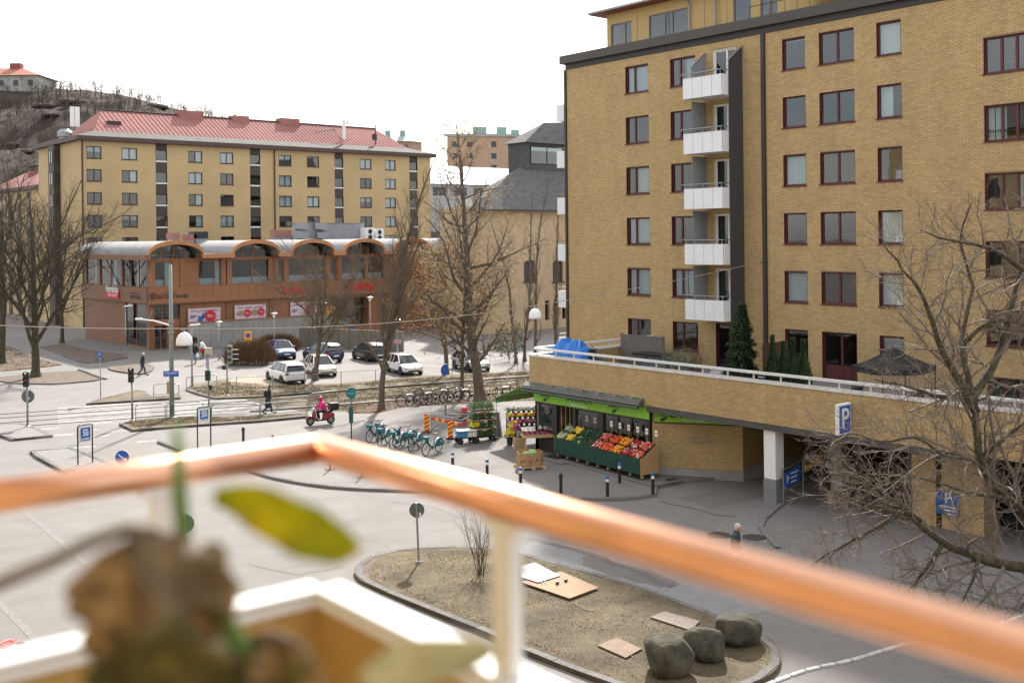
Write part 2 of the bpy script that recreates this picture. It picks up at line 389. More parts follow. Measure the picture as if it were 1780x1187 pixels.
# refuges and verges round the junction
raised('cobbled_refuge', [(-30,742),(0,737),(44,735),(92,756),(20,763),(-30,745)], .12, M_COBBLE)
raised('cobbled_refuge', [(52,783),(126,777),(160,792),(192,804),(215,826),(180,842),(140,833),(111,819),(61,792)], .12, M_COBBLE, step=.9)
isl3 = raised('tram_stop_verge', [(207,736),(235,729),(300,724),(450,722),(534,717),(536,723),(450,731),(400,734),(300,741),(230,747)], .12, M_GRASS)
raised('tram_stop_verge', [(150,701),(174,692),(240,677),(254,680),(263,689),(313,686),(314,691),(263,694)], .12, M_GRASS)
raised('small_kerbed_bed', [(187,639),(210,634),(240,632),(262,633),(268,638),(258,647),(240,649),(205,645)], .1, M_DIRT, sm=2)
sheet('earth_bed', [(-40,604),(8,600),(24,604),(50,618),(75,625),(110,634),(60,640),(0,645),(-40,648)], .012, M_DIRT)
sheet('earth_bed', [(-40,656),(0,655),(60,648),(135,644),(172,657),(165,662),(100,667),(40,666),(0,661),(-40,660)], .012, M_DIRT)
sheet('earth_bed', [(70,604),(85,600),(110,597),(150,607),(180,612),(215,615),(222,622),(150,631),(140,630)], .012, M_DIRT)
kb = struct(MB().add([G(-30,661)+Vector((0,0,.004)), G(-29,661)+Vector((0,0,.004)), G(-29,662)+Vector((0,0,.004))], [(0,1,2)]).build('kerb_line', M_KERB))
kerb_stones(kb, [G(x, y) for x, y in [(-30,660),(0,664),(30,668),(100,669),(165,663),(182,658)]], False, 1.5, z1=.1)
kerb_stones(kb, [G(x, y) for x, y in [(70,604),(100,615),(140,631),(160,632),(222,623)]], False, 1.5, z1=.1)
kerb_stones(kb, [G(x, y) for x, y in [(135,643),(172,657),(182,660)]], False, 1.2, z1=.1)
verge = raised('grass_verge', [(323,676),(332,668),(400,657),(500,669),(590,666),(736,653),(850,648),(1020,639),(1020,648),(850,659),(663,673),(590,679),(450,689),(374,692),(345,684)], .1, M_GRASS, kerb=False)
kerb_stones(verge, [G(x, y, .1) for x, y in [(323,677),(345,685),(374,692),(450,689),(590,679),(663,673),(850,659),(1020,648)]], False, 1.3, z1=.12)
sheet('sandy_patch', [(398,660),(440,652),(470,660),(500,668),(455,672),(400,668)], .106, mat('sand', (.30, .24, .175), .95, .15, 3, bump=.2))
TT = Vector((.955, -.297, 0)); TN = Vector((.297, .955, 0))
sheet('tram_bed', [(420,693),(590,681),(663,675),(850,661),(1040,650),(1040,683),(850,695),(655,711),(600,715),(520,714)], .008, M_GRASS)
sheet('leafy_earth', [(598,704),(655,700),(850,685),(1040,672),(1040,688),(850,698),(760,707),(655,718),(606,718)], .016, M_DIRT)
for yy in (675.5, 681.5, 689, 696):
    p = G(655, yy); b = MB(); q = []
    a = p - TT*75; c = p + TT*90
    for v, s_ in ((a, -1), (c, -1), (c, 1), (a, 1)): q.append(v + TN*s_*.045)
    b.add([(v.x, v.y, 0) for v in q] + [(v.x, v.y, .03) for v in q], MB.BF); struct(b.build('tram_rail', mat('rail_steel', (.13, .115, .10), .45, .2, 3, metal=.5)))
for yy in (672.8, 700):
    p = G(655, yy); b = MB(); a = p - TT*8; c = p + TT*60; q = [a-TN*.12, c-TN*.12, c+TN*.12, a+TN*.12]
    b.add([(v.x, v.y, -.01) for v in q] + [(v.x, v.y, .12) for v in q], MB.BF); struct(b.build('track_edge', M_CONC))
def strip(name, px, wd, z, mt):
    P = [G(x, y, z) for x, y in px]; b = MB(); vs = []
    for i, p in enumerate(P):
        t = (P[min(i+1, len(P)-1)] - P[max(0, i-1)]).normalized(); n = Vector((-t.y, t.x, 0))*wd/2; vs += [p-n, p+n]
    b.add(vs, [(2*i, 2*i+2, 2*i+3, 2*i+1) for i in range(len(P)-1)]); o = struct(b.build(name, mt))
    return o
def stripe(c, L, W, d, mt=M_ROADWHITE, z=.006, name='road_marking'):
    n = Vector((-d.y, d.x, 0)); q = [c - d*L/2 - n*W/2, c + d*L/2 - n*W/2, c + d*L/2 + n*W/2, c - d*L/2 + n*W/2]
    struct(MB().add([(v.x, v.y, z) for v in q], [(0,1,2,3)]).build(name, mt))
for cx, cy, k in ((180, 716, 6), (374, 708, 5)):
    c = G(cx, cy)
    for i in range(k): stripe(c + TN*(i-(k-1)/2)*1.15, 5.2 if k == 6 else 5.0, .55, TT)
d_ = (G(250,700)-G(200,775)).normalized()
for (x, y) in ((88,745),(111,756),(148,777),(212,749),(255,767),(178,735),(172,758),(155,748)): stripe(G(x, y), 1.0, .45, TT)
strip('gutter_line', [(20,874),(75,915),(130,962),(195,1020),(240,1060)], .22, .006, M_COBBLE)
strip('gutter_line', [(-20,1030),(20,1068),(66,1115),(110,1170)], .22, .006, M_COBBLE)
M_TAR = mat('tar_seam', (.1, .094, .088), .8, .2, 4)
M_DARKASPH = asphalt('darker_asphalt', (.145, .135, .124), 31)
rg = random.Random(8)
def jag(px, wob):
    res = []
    for i in range(len(px)-1):
        for k in range(4):
            t = k/4; res.append((px[i][0]*(1-t)+px[i+1][0]*t + rg.uniform(-wob, wob)*2, px[i][1]*(1-t)+px[i+1][1]*t + rg.uniform(-wob, wob)))
    return res + [px[-1]]
for i, (pl, wd) in enumerate([([(690,870),(760,884),(830,905),(905,908)],.16), ([(905,930),(1000,955),(1090,985),(1170,1020)],.3), 
        ([(1150,870),(1230,890),(1290,900)],.14), ([(1560,1010),(1680,1035),(1780,1065)],.1),
        ([(430,980),(520,1000),(590,985)],.05)]):
    strip('tar_seam', jag(pl, 2.0), wd, .005+.0004*i, M_TAR)
for i, pl in enumerate([[(1015,965),(1110,985),(1180,1015),(1150,1022),(1060,1000),(1010,982)], [(1180,862),(1300,850),(1330,862),(1230,884)], [(1370,1010),(1500,1030),(1480,1060),(1370,1045)], [(905,880),(1010,884),(1060,900),(960,905)]]):
    sheet('asphalt_repair', jag(pl+[pl[0]], 2.5)[:-1], .0035+.0006*i, M_DARKASPH)
for i, pl in enumerate([[(985,772),(1030,785),(1110,812),(1100,822),(1010,800),(975,785)], [(860,790),(905,783),(945,790),(920,805),(870,806)], [(700,800),(790,770),(800,778),(715,815)]]):
    sheet('dark_patch', jag(pl+[pl[0]], 2.0)[:-1], .103+.0006*i, M_DARKASPH)  # jagged sheets of a darker asphalt tone laid over the plaza
strip('asphalt_joint', [(905,950),(1050,978),(1200,1025),(1300,1068)], 2.2, .0032, mat('pale_concrete', (.2, .198, .195), .85, .1, 3, bump=.1))
sheet('cobbled_apron', [(1233,917),(1290,893),(1335,872),(1357,880),(1330,900),(1324,912),(1332,925),(1350,945),(1300,940)], .007, M_COBBLE)
raisedc = strip('kerb_edge', [(1360,873),(1328,900),(1322,914),(1332,928),(1352,950)], .18, .06, M_KERB)
for i, (x, y, r_) in enumerate(((1250,930,.42), (1311,934,.42), (1172,834,.35), (1000,930,.4))):
    p = G(x, y, .1 if i == 2 else 0); b = MB(); b.lathe([(r_,-.01),(r_,.012),(r_*.9,.016),(r_*.88,.011),(0,.011)], (p.x, p.y, p.z), 20); tag(b.build('manhole_cover', mat('cast_iron', (.05, .046, .042), .6, .2, 8, bump=.3, metal=.3)), ['round iron manhole cover left of the white haired walker', 'round iron manhole cover right of the white haired walker', 'small iron cover by the brick shop wall foot', 'iron manhole cover in the road beyond the grass island'][i], 'manhole cover')
# white painted kerb, bottom right
wk = thing('white_kerb', 'white painted kerb line with dark joints crossing the road at lower right', 'kerb', G(1583,1116))
P = [G(x, y) for x, y in smooth_px([(1330,1192),(1400,1166),(1480,1148),(1560,1124),(1640,1106),(1730,1087),(1800,1062)], 3)]
for i in range(len(P)-1):
    b = MB(); t = (P[i+1]-P[i]).normalized(); n = Vector((-t.y, t.x, 0))*.06; a, c = P[i]+t*.02, P[i+1]-t*.02; q = [a-n, c-n, c+n, a+n]
    b.add([(v.x, v.y, -.02) for v in q] + [(v.x, v.y, .05) for v in q], MB.BF); b.build('kerb_stone', mat('dirty_white', (.5, .49, .46), .7, .25, 3), wk, world=True, bevel=.03)

# ================================================================ building on the right (yellow brick, six rows of windows)
XF = 43.5
def Yf(px, X=XF, py=HZ): return onX(px, py, X).y
FH = 2.8; ZT = [19.93-FH*i for i in range(6)]           # window heads, row by row
TERR = 3.6; YE = Yf(988); YN = 15.0
rb = thing('apartment_building', 'tall yellow brick apartment building with white balconies on the right', 'building', (XF, YE, 0))
fr = Frame((XF, 0, 0), (0, 1, 0), (-1, 0, 0))
cols = {'A': (1090,1130), 'B': (1168,1212), 'C': (1363,1403), 'D': (1427,1488), 'E': (1527,1570), 'F': (1713,1800)}
wins = []                                                 # a0, a1, z0, z1, kind, row
for c, (p0, p1) in cols.items():
    a1, a0 = Yf(p0), Yf(p1)
    for r in range(6):
        zt = ZT[r] if c != 'F' else ZT[r]-1.4; h = 1.5
        if c == 'D' and r == 5: wins.append((a0, a1, TERR+.05, zt, 'door', r)); continue
        if c == 'F' and r == 5: h = 1.55
        wins.append((a0, a1, zt-h, zt, c, r))
bal0, bal1 = 33.0, 35.45                                  # balcony bay
doorY = (33.3, 34.75)
for r in range(6): wins.append((doorY[0], doorY[1], ZT[r]-2.25, ZT[r]+.06, 'baldoor', r))
ops = [w_[:4] for w_ in wins]
b = MB()
for c in cells(YN, YE, 3.0, 20.62, ops): fr.box(b, c[0], c[1], -.25, 0, c[2], c[3])
b.build('wall', M_MORTAR, rb, world=True)
b = MB(); b.box(XF+.25, XF+14, YE-.25, YE, 0, 20.62); b.box(XF+13.8, XF+14, YN, YE-.25, 0, 20.62); b.box(XF+.25, XF+13.8, YN, YN+.2, 0, 20.62)
b.build('end_wall', mat('plain_brick', (.36, .235, .09), .9, .15, 6), rb, world=True)
b = MB(); b.box(XF+2.2, XF+2.3, YN+.3, YE-.4, 3.62, 20.6)
for r in range(6): b.box(XF+.26, XF+2.2, YN+.3, YE-.4, ZT[0]-2.4-FH*(r-1)-.1, ZT[0]-2.4-FH*(r-1))
for i in range(8): yy = YN+1.2+i*4.1; b.box(XF+.26, XF+2.2, yy, yy+.1, 3.62, 20.5)
b.build('rooms', M_ROOM, rb, world=True)
brick_wall(rb, fr, YN+2.2, YE, TERR-.4, 20.6, ops, M_BRICK, near=300)
rw = random.Random(11)
def window(parent, fr, a0, a1, z0, z1, panes, mtf, mtg, rec=.13, fw=.085, sill=True, curtain=None, name='window', solid=0):
    # frame with one pane per light; 'panes' are the relative widths of the lights
    b = MB(); fb = lambda p, q, zz0, zz1, d0=-rec-.06, d1=-rec+.02: fr.box(b, p, q, d0, d1, zz0, zz1)
    fb(a0, a1, z0, z0+fw); fb(a0, a1, z1-fw, z1); fb(a0, a0+fw, z0+fw, z1-fw); fb(a1-fw, a1, z0+fw, z1-fw)
    # lining of the opening
    for q in ((a0, a0+.02), (a1-.02, a1)): fr.box(b, q[0], q[1], -rec+.02, .0, z0, z1)
    fr.box(b, a0+.02, a1-.02, -rec+.02, .004, z1-.02, z1)
    tot = sum(panes); x = a0+fw; W = (a1-a0-2*fw); lights = []
    for i, p in enumerate(panes):
        x1 = x + W*p/tot
        if i < len(panes)-1: fb(x1-.05, x1+.05, z0+fw, z1-fw, -rec-.055, -rec+.03); lights.append((x if i == 0 else x+.05, x1-.05))
        else: lights.append((x+.05 if i else x, x1))
        x = x1
    if solid: fb(a0+fw, a1-fw, z0+fw, z0+solid, -rec-.05, -rec+.012)
    wo = b.build(name, mtf, parent, world=True)
    if sill: fr.box(MB(), 0, 1, 0, 1, 0, 1); s_ = MB(); fr.box(s_, a0-.05, a1+.05, -.02, .06, z0-.05, z0); s_.build('sill', mtf, wo, world=True)
    for (p, q) in lights:
        g_ = MB(); g_.add([fr(p-.01, -rec-.02, z0+fw+solid*.95), fr(q+.01, -rec-.02, z0+fw+solid*.95), fr(q+.01, -rec-.02, z1-fw), fr(p-.01, -rec-.02, z1-fw)], [(0,1,2,3)])
        g_.build('pane', mtg, wo, world=True)
    if curtain:
        mtc, f0, f1, dz = curtain
        c = MB(); n = 14; A0 = a0+fw+(a1-a0-2*fw)*f0; A1 = a0+fw+(a1-a0-2*fw)*f1; vs = []
        for i in range(n+1):
            a = A0+(A1-A0)*i/n; dd = -rec-.12-.02*(i % 2)
            vs += [fr(a, dd, z0+fw+(z1-z0)*dz), fr(a, dd, z1-fw)]
        c.add(vs, [(2*i, 2*i+2, 2*i+3, 2*i+1) for i in range(n)]); c.build('curtain', mtc, wo, world=True)
    return wo
KC = {('A',0):(M_BLIND,0,1,0), ('A',2):(M_BLIND,0,.62,0), ('A',3):(M_BLIND,0,1,0), ('A',4):(M_BLIND,0,1,.0), ('B',4):(M_BLIND,0,1,0), ('B',0):(M_BLIND,0,.5,.0), ('C',2):(M_BLIND,0,1,0), ('C',4):(M_BLIND,0,1,0), ('C',0):(M_BLIND,0,1,.85),
      ('D',0):(M_BLIND,0,1,.9), ('D',3):(M_CURT,0,1,.9), ('E',0):(M_CURT,0,1,0), ('E',1):(M_CURT,.45,1,0), ('E',3):(M_CURT,0,1,0), ('E',4):(M_CURT,0,1,.0), ('E',5):(M_CURT,0,1,0), ('F',2):(M_CURT,0,.35,.0), ('F',1):(M_CURT,.6,1,.0), ('C',5):(M_CURT,0,1,.92), ('C',3):(M_CURT,0,1,.94), ('C',1):(M_CURT,0,1,.93),('D',1):(M_CURT,0,1,.92)}
for (a0, a1, z0, z1, c, r) in wins:
    if c in 'AB': window(rb, fr, a0, a1, z0, z1, (1.5, .8), M_RED, M_GLASS, curtain=KC.get((c, r)))
    elif c in 'CE': window(rb, fr, a0, a1, z0, z1, (1,), M_RED, M_GLASS, curtain=KC.get((c, r)))
    elif c == 'D': window(rb, fr, a0, a1, z0, z1, (1, 1), M_RED, M_GLASS, curtain=KC.get((c, r)))
    elif c == 'F': window(rb, fr, a0, a1, z0, z1, (1, 1, 1), M_RED, M_GLASS, curtain=KC.get((c, r)))
    elif c == 'door': window(rb, fr, a0, a1, z0, z1, (1, 1.2), M_RED, M_GLASS, sill=False, name='terrace_door', solid=.75)
    elif c == 'baldoor':
        window(rb, fr, a0, a1, z0, z1, (.9, 1.2), M_WHITE if r < 5 else M_RED, M_GLASSD, sill=False, name='balcony_door', fw=.1, curtain=(mat('dark_curtain', (.06, .06, .065), .9, .2, 8), .5, 1, 0) if r in (1, 2, 3, 4) else None)
# roof edge, expansion joint, balconies
b = MB(); b.box(XF-.32, XF+14.2, YN, YE+.3, 20.72, 21.2); b.build('roof', M_FASC, rb, world=True)
b = MB(); b.box(XF-.06, XF+.3, YN, YE+.06, 20.4, 20.719); b.build('fascia', M_DARK, rb, world=True)
yj = Yf(1331); b = MB(); b.box(XF-.14, XF+.02, yj-.1, yj+.1, TERR, 20.39); b.build('downpipe', M_DARK, rb, world=True)
b = MB(); b.box(XF-.1, XF+.12, YE-.001, YE+.16, 0, 20.39); b.build('corner_strip', M_DARK, rb, world=True)
def fin(name, x0, x1, y, z0, z1, slope, mt, parent):           # corrugated screen standing out from the wall
    b = MB(); n = 12; vs = []
    for i in range(n+1):
        x = x0+(x1-x0)*i/n; dy = .028*(1 if (i//1) % 2 else -1); zt = z1 - slope*(1-i/n)
        vs += [(x, y+dy, z0), (x, y+dy, zt), (x, y+dy+.03, z0), (x, y+dy+.03, zt)]
    fs = []
    for i in range(n):
        k = 4*i; fs += [(k, k+4, k+5, k+1), (k+2, k+3, k+7, k+6), (k+1, k+5, k+7, k+3)]
    fs += [(0,1,3,2), (4*n, 4*n+2, 4*n+3, 4*n+1)]
    b.add(vs, fs); o = b.build(name, mt, parent, world=True)
    c = MB(); c.hexa([(x0-.04,y-.05,z1-slope),(x1,y-.05,z1),(x1,y+.06,z1),(x0-.04,y+.06,z1-slope),(x0-.04,y-.05,z1-slope+.05),(x1,y-.05,z1+.05),(x1,y+.06,z1+.05),(x0-.04,y+.06,z1-slope+.05)])
    if slope: c.build('cap', M_GALV, o, world=True)
    return o
fin('screen', 42.4, XF-.005, 32.92, TERR, 19.95, .8, M_DARK, rb)
M_GREYFIN = mat('grey_corrugated', (.24, .25, .25), .5, .08, 3, metal=.2)
M_BALC = mat('balcony_white', (.74, .75, .76), .5, .04, 2)
for r in range(5):
    zf = ZT[r]-2.33
    o = MB().box(41.98, XF-.003, bal0, bal1, zf-.14, zf).build('balcony', M_WHITE, rb, world=True)
    for k in range(4):
        y0 = bal0 + k*(bal1-bal0)/4
        MB().box(41.93, 41.975, y0+.012, y0+(bal1-bal0)/4-.012, zf-.16, zf+.87).build('panel', M_BALC, o, world=True)
    MB().box(41.98, 42.9, bal0-.045, bal0-.005, zf-.16, zf+.87).build('side_panel', M_BALC, o, world=True)
    MB().box(41.98, 42.9, bal1+.005, bal1+.045, zf-.16, zf+.87).build('side_panel', M_BALC, o, world=True)
    rl_ = MB(); rl_.box(41.84, 41.96, bal0-.1, bal1+.1, zf+1.06, zf+1.1); rl_.box(41.96, 42.35, bal0-.1, bal0-.02, zf+1.06, zf+1.1)
    for k in range(5):
        y0 = bal0+.1+k*(bal1-bal0-.2)/4; rl_.box(41.97, 42.0, y0-.02, y0+.02, zf+.8, zf+1.06)
    rl_.build('handrail', M_GALV, o, world=True)
    fin('screen', 42.35, XF-.005, 35.26, zf+.01, zf+2.55 if r else zf+2.3, .85 if r == 0 else 0, M_GREYFIN, rb)
# balconies on the far end, seen edge-on past the corner
for k in range(6):
    zf = ZT[0]-2.33-FH*k; x0 = XF+.35
    o = MB().box(x0, x0+2.6, YE+.01, YE+1.2, zf-.12, zf).build('balcony', M_WHITE, rb, world=True)
    MB().box(x0-.05, x0-.01, YE+.17, YE+1.2, zf-.14, zf+.86).build('side_panel', M_BALC, o, world=True)
    MB().box(x0-.05, x0+2.6, YE+1.21, YE+1.25, zf-.14, zf+.86).build('panel', M_BALC, o, world=True)
    MB().box(x0-.03, x0+2.6, YE+1.14, YE+1.2, zf+1.04, zf+1.09).build('handrail', M_GALV, o, world=True)
# penthouse storey set back on the roof
M_PH = mat('yellow_cladding', (.47, .33, .13), .7, .05, 2); M_PHF = mat('grey_frame', (.19, .175, .16), .5, .06, 3)
XP = 45.4
def Yp(px): return onX(px, 60, XP).y
ph = MB(); frp = Frame((XP, 0, 0), (0, 1, 0), (-1, 0, 0)); y1 = Yp(1055); y0 = Yp(1372)
pw = [(1062,1098,21.7,23.0,(1,2)), (1128,1196,21.75,23.05,(1,.5,1)), (1275,1306,21.7,23.3,(1,)), (1322,1352,21.35,23.4,(1,1))]
pops = [(Yp(q[1]), Yp(q[0]), q[2], q[3]) for q in pw]
for c in cells(y0, y1, 21.2, 23.62, pops): frp.box(ph, c[0], c[1], -.2, 0, c[2], c[3])
ph.box(XP+.2, XP+8, y1-.2, y1, 21.2, 23.6); ph.box(XP+.2, XP+8, y0, y0+.2, 21.2, 23.6)
pho = ph.build('penthouse_wall', M_PH, rb, world=True)
for q, op in zip(pw, pops): window(rb, frp, op[0], op[1], q[2], q[3], q[4], M_PHF, M_GLASS, rec=.06, fw=.07)
b = MB(); b.box(XP+2.5, XP+2.6, y0+.3, y1-.3, 21.25, 23.5); b.build('penthouse_room', mat('pale_room', (.3, .3, .3), .9, .2, 2), rb, world=True)
for px in (1108, 1160, 1225, 1252, 1264):   # joints between cladding sheets
    yy = Yp(px); MB().box(XP-.012, XP+.001, yy-.012, yy+.012, 21.3, 23.5).build('cladding_joint', M_PHF, pho, world=True)
for px in (1201, 1246):
    yy = Yp(px); MB().tube([(XP-.5, yy, 23.6), (XP-.12, yy, 23.2), (XP-.12, yy, 21.25)], .05, 8).build('rainwater_pipe', M_GALV, rb, world=True)
b = MB(); yl = y1+.75; yr = y0-.3
b.hexa([(XP-.75,yr,23.62),(XP+8.5,yr,23.62),(XP+8.5,yl,23.62),(XP-.75,yl,23.62),(XP-.75,yr,23.74),(XP+8.5,yr,24.6),(XP+8.5,yl,24.6),(XP-.75,yl,23.74)])
b.build('penthouse_roof', mat('red_sheet_roof', (.2, .065, .05), .6, .1, 3), rb, world=True)
MB().box(XP-.85, XP-.76, yr, yl, 23.66, 23.78).build('gutter', M_GALV, rb, world=True)
b = MB(); yb = Yp(1475); b.box(XP+3.2, XP+9, yb, y0-.31, 21.2, 22.75); b.build('rear_wall', M_PH, rb, world=True)
b = MB(); b.hexa([(XP+2.3,yb-.6,22.76),(XP+9,yb-.6,22.76),(XP+9,y0-.31,22.76),(XP+2.3,y0-.31,22.76),(XP+2.3,yb-.6,22.86),(XP+9,yb-.6,23.4),(XP+9,y0-.31,23.4),(XP+2.3,y0-.31,22.86)])
b.build('rear_roof', MATS['red_sheet_roof'], rb, world=True)
b = MB(); ya, yc = Yp(1330), Yp(1480)
b.tube([(XF+.6,ya,22.0),(XF+.6,yc,22.0)], .02, 6)
for i in range(8): yy = ya+(yc-ya)*i/7; b.tube([(XF+.6,yy,21.2),(XF+.6,yy,22.0)], .015, 5)
b.build('roof_railing', M_DARK, rb, world=True)

# ================================================================ terrace over the shop and garage
XW = 34.5; YL = 39.1; YR = 12.0; ZB = 3.12; ZC = 4.68
tb = thing('terrace_podium', 'long yellow brick terrace podium with white railing over shop and garage', 'building', (XW, YL, 0))
fw_ = Frame((XW, 0, 0), (0, 1, 0), (-1, 0, 0))
MB().box(XW, XW+.25, YR, YL, ZB, ZC).build('parapet_wall', M_MORTAR, tb, world=True)
brick_wall(tb, fw_, YR+1.5, YL, ZB+.005, ZC-.02, [], M_BRICK, near=300, bl=.235, bh=.062, soldier=.2, seed=4)
# splayed left end
le = Frame((XW, YL, 0), (1, 0, 0), (0, 1, 0)); b = MB(); b.box(XW+.25, XF, YL-.25, YL, ZB, ZC); b.build('end_parapet', MATS['plain_brick'], tb, world=True)
b = MB(); b.box(XW-.06, XW+.32, YR, YL+.06, ZC, ZC+.1); b.box(XW+.32, XF-.01, YL-.3, YL+.06, ZC, ZC+.1)
b.build('coping', mat('weathered_white', (.62, .61, .57), .7, .14, 2.5), tb, world=True)
M_WRAIL = mat('white_rail', (.66, .66, .64), .55, .1, 2)
b = MB(); b.box(XW+.02, XW+.22, YR, YL-.3, ZC+.34, ZC+.43); b.build('top_rail', M_WRAIL, tb, world=True)
b = MB(); b.box(XW+.3, XF-.1, YL-.25, YL-.05, ZC+.34, ZC+.43); b.build('top_rail', M_WRAIL, tb, world=True)
pm = MB().box(-.03, .03, -.02, .02, 0, .24).mesh('rail_post', M_WRAIL)
k = 0; yy = YL-.5
while yy > YR+1: link('rail_post', pm, tb, Vector((XW+.12, yy, ZC+.1)) - tb.location); yy -= 1.28
for i in range(6): link('rail_post', pm, tb, Vector((XW+1.2+i*1.4, YL-.15, ZC+.1)) - tb.location)
b = MB(); b.box(XW+.02, XF-.01, YR, YL-.05, ZB-.02, TERR); b.box(XF-.01, XF+10, YR, YE-.3, ZB-.02, TERR); b.build('deck', mat('deck_slabs', (.2, .19, .18), .9, .15, 3), tb, world=True)
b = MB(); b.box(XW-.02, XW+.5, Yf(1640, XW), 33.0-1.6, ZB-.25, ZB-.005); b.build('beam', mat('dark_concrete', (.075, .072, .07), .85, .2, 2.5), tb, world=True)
# garage under the terrace: pillars, back walls, brick piers
pw_ = G(1346, 872); b = MB(); b.box(pw_.x-.27, pw_.x+.27, pw_.y-.27, pw_.y+.27, .95, ZB-.26); o = b.build('pillar', M_WHITE, tb, world=True)
MB().box(pw_.x-.29, pw_.x+.29, pw_.y-.29, pw_.y+.29, 0, .95).build('pillar_base', mat('grey_paint', (.2, .2, .205), .7, .08, 3), o, world=True)
p2 = onX(1459, 700, 38.5); MB().box(38.2, 38.75, p2.y-.25, p2.y+.25, 0, ZB-.03).build('pillar', M_CONC, tb, world=True)
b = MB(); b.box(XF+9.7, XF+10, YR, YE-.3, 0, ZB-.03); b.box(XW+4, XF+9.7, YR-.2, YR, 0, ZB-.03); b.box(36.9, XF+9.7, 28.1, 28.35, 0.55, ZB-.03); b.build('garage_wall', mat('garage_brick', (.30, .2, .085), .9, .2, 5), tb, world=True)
b = MB(); b.box(36.88, XF+9.6, 28.08, 28.37, 0, .55); b.build('garage_plinth', M_CONC, tb, world=True)
yq0, yq1 = Yf(1640, XW+.3), Yf(1585, XW+.3)
for (pa, pb, nm) in ((1580,1622,'brick_pier'), (1632,1705,'brick_pier')):
    a0, a1 = Yf(pb, XW+1.6), Yf(pa, XW+1.6); f2 = Frame((XW+1.6, 0, 0), (0, 1, 0), (-1, 0, 0))
    o = MB().box(XW+1.6, XW+2.4, a0, a1, 0, ZB-.03).build(nm, M_MORTAR, tb, world=True)
    o2 = MB(); 
    brick_wall(tb, f2, a0, a1, .02, ZB-.05, [], M_BRICK, seed=7)
b = MB(); b.box(XW+3.4, XW+3.6, YR, Yf(1705, XW+3.4), 0, ZB-.03); b.build('shop_glazing', mat('dim_glazing', (.03, .032, .035), .15, .2, 2), tb, world=True)
b = MB(); 
for i in range(5): yy = YR+1+i*1.6; b.box(XW+3.3, XW+3.4, yy, yy+.1, 0, ZB-.03)
b.build('glazing_frame', M_DARK, tb, world=True)
# ================================================================ long yellow block on the left, red roof
YB = 132.5; XB0 = onY(141, 300, YB).x; XB1 = onY(748, 300, YB).x; YB2 = YB+16.6
M_LBW = mat('ochre_brick', (.485, .355, .185), .9, .07, 3, big=.06)
M_LBF = mat('dark_brown_frame', (.045, .022, .018), .5, .1, 4); M_PANEL = mat('brown_panel', (.055, .042, .034), .6, .12, 3)
lb = thing('apartment_building', 'long ochre brick block with red metal roof behind the shop pavilion', 'building', (XB0, YB, 0))
fl = Frame((0, YB, 0), (1, 0, 0), (0, -1, 0)); fls = Frame((XB0, 0, 0), (0, 1, 0), (-1, 0, 0))
def Xl(px): return onY(px, 330, YB).x
zl = [zof(163, y, Vector((Xl(163), YB, 0))) for y in (254.5, 294.2, 334.2, 373.8, 413)]; zl += [zl[-1]-2.8]
lw = []; strips = []
for (a, c) in ((151,177),(212,239),(328,352),(383,406),(485,507),(534,555),(626,646),(670,688)):
    for r, z in enumerate(zl): lw.append((Xl(a), Xl(c), z-1.5, z, r))
for (a, c) in ((271,291),(435,453),(582,597),(712,726)): strips.append((Xl(a), Xl(c)))
EAV = zof(141, 244, Vector((XB0, YB, 0)))
ops = [q[:4] for q in lw] + [(s0, s1, 2, EAV) for s0, s1 in strips]
b = MB()
for c in cells(XB0, XB1, 0, EAV, ops): fl.box(b, c[0], c[1], -.3, 0, c[2], c[3])
b.build('wall', M_LBW, lb, world=True)
b = MB(); b.box(XB0, XB0+.3, YB+.3, YB2, 0, EAV); b.box(XB1-.3, XB1, YB+.3, YB2, 0, EAV); b.box(XB0+.3, XB1-.3, YB2-.3, YB2, 0, EAV); b.build('end_wall', M_LBW, lb, world=True)
MB().box(XB0+.4, XB1-.4, YB+1.2, YB+1.3, 0, EAV).build('rooms', M_ROOM, lb, world=True)
rg = random.Random(5)
for (a0, a1, z0, z1, r) in lw:
    q = rg.random(); cu = None
    if q < .45: cu = (M_CURT, 0, 1, 0)
    elif q < .6: cu = (M_CURT, .5, 1, 0)
    elif q < .7: cu = (M_BLIND, 0, 1, .5)
    window(lb, fl, a0, a1, z0, z1, (1, 1), M_LBF, M_GLASS, rec=.08, fw=.1, curtain=cu)
for (s0, s1) in strips:
    for r in range(6):
        z = zl[r]
        MB().box(s0, s1, YB+.12, YB+.3, z-2.9 if r < 5 else 2, z-1.62).build('spandrel', M_PANEL, lb, world=True)
        MB().box(s0, s1, YB+.05, YB+.3, z-1.62, z-1.45).build('strip_sill', M_WHITE if r in (0, 1, 2, 3) else M_PANEL, lb, world=True)
        window(lb, fl, s0, s1, z-1.45, z-.1, (1,), M_LBF, M_GLASS, rec=.15, fw=.09, sill=False)
    MB().box(s0, s1, YB+.13, YB+.3, zl[0]-.1, EAV).build('spandrel', M_PANEL, lb, world=True)
for px in (143, 477): x = Xl(px); MB().tube([(x, YB-.12, 0), (x, YB-.12, EAV)], .09, 6).build('downpipe', M_LBF, lb, world=True)
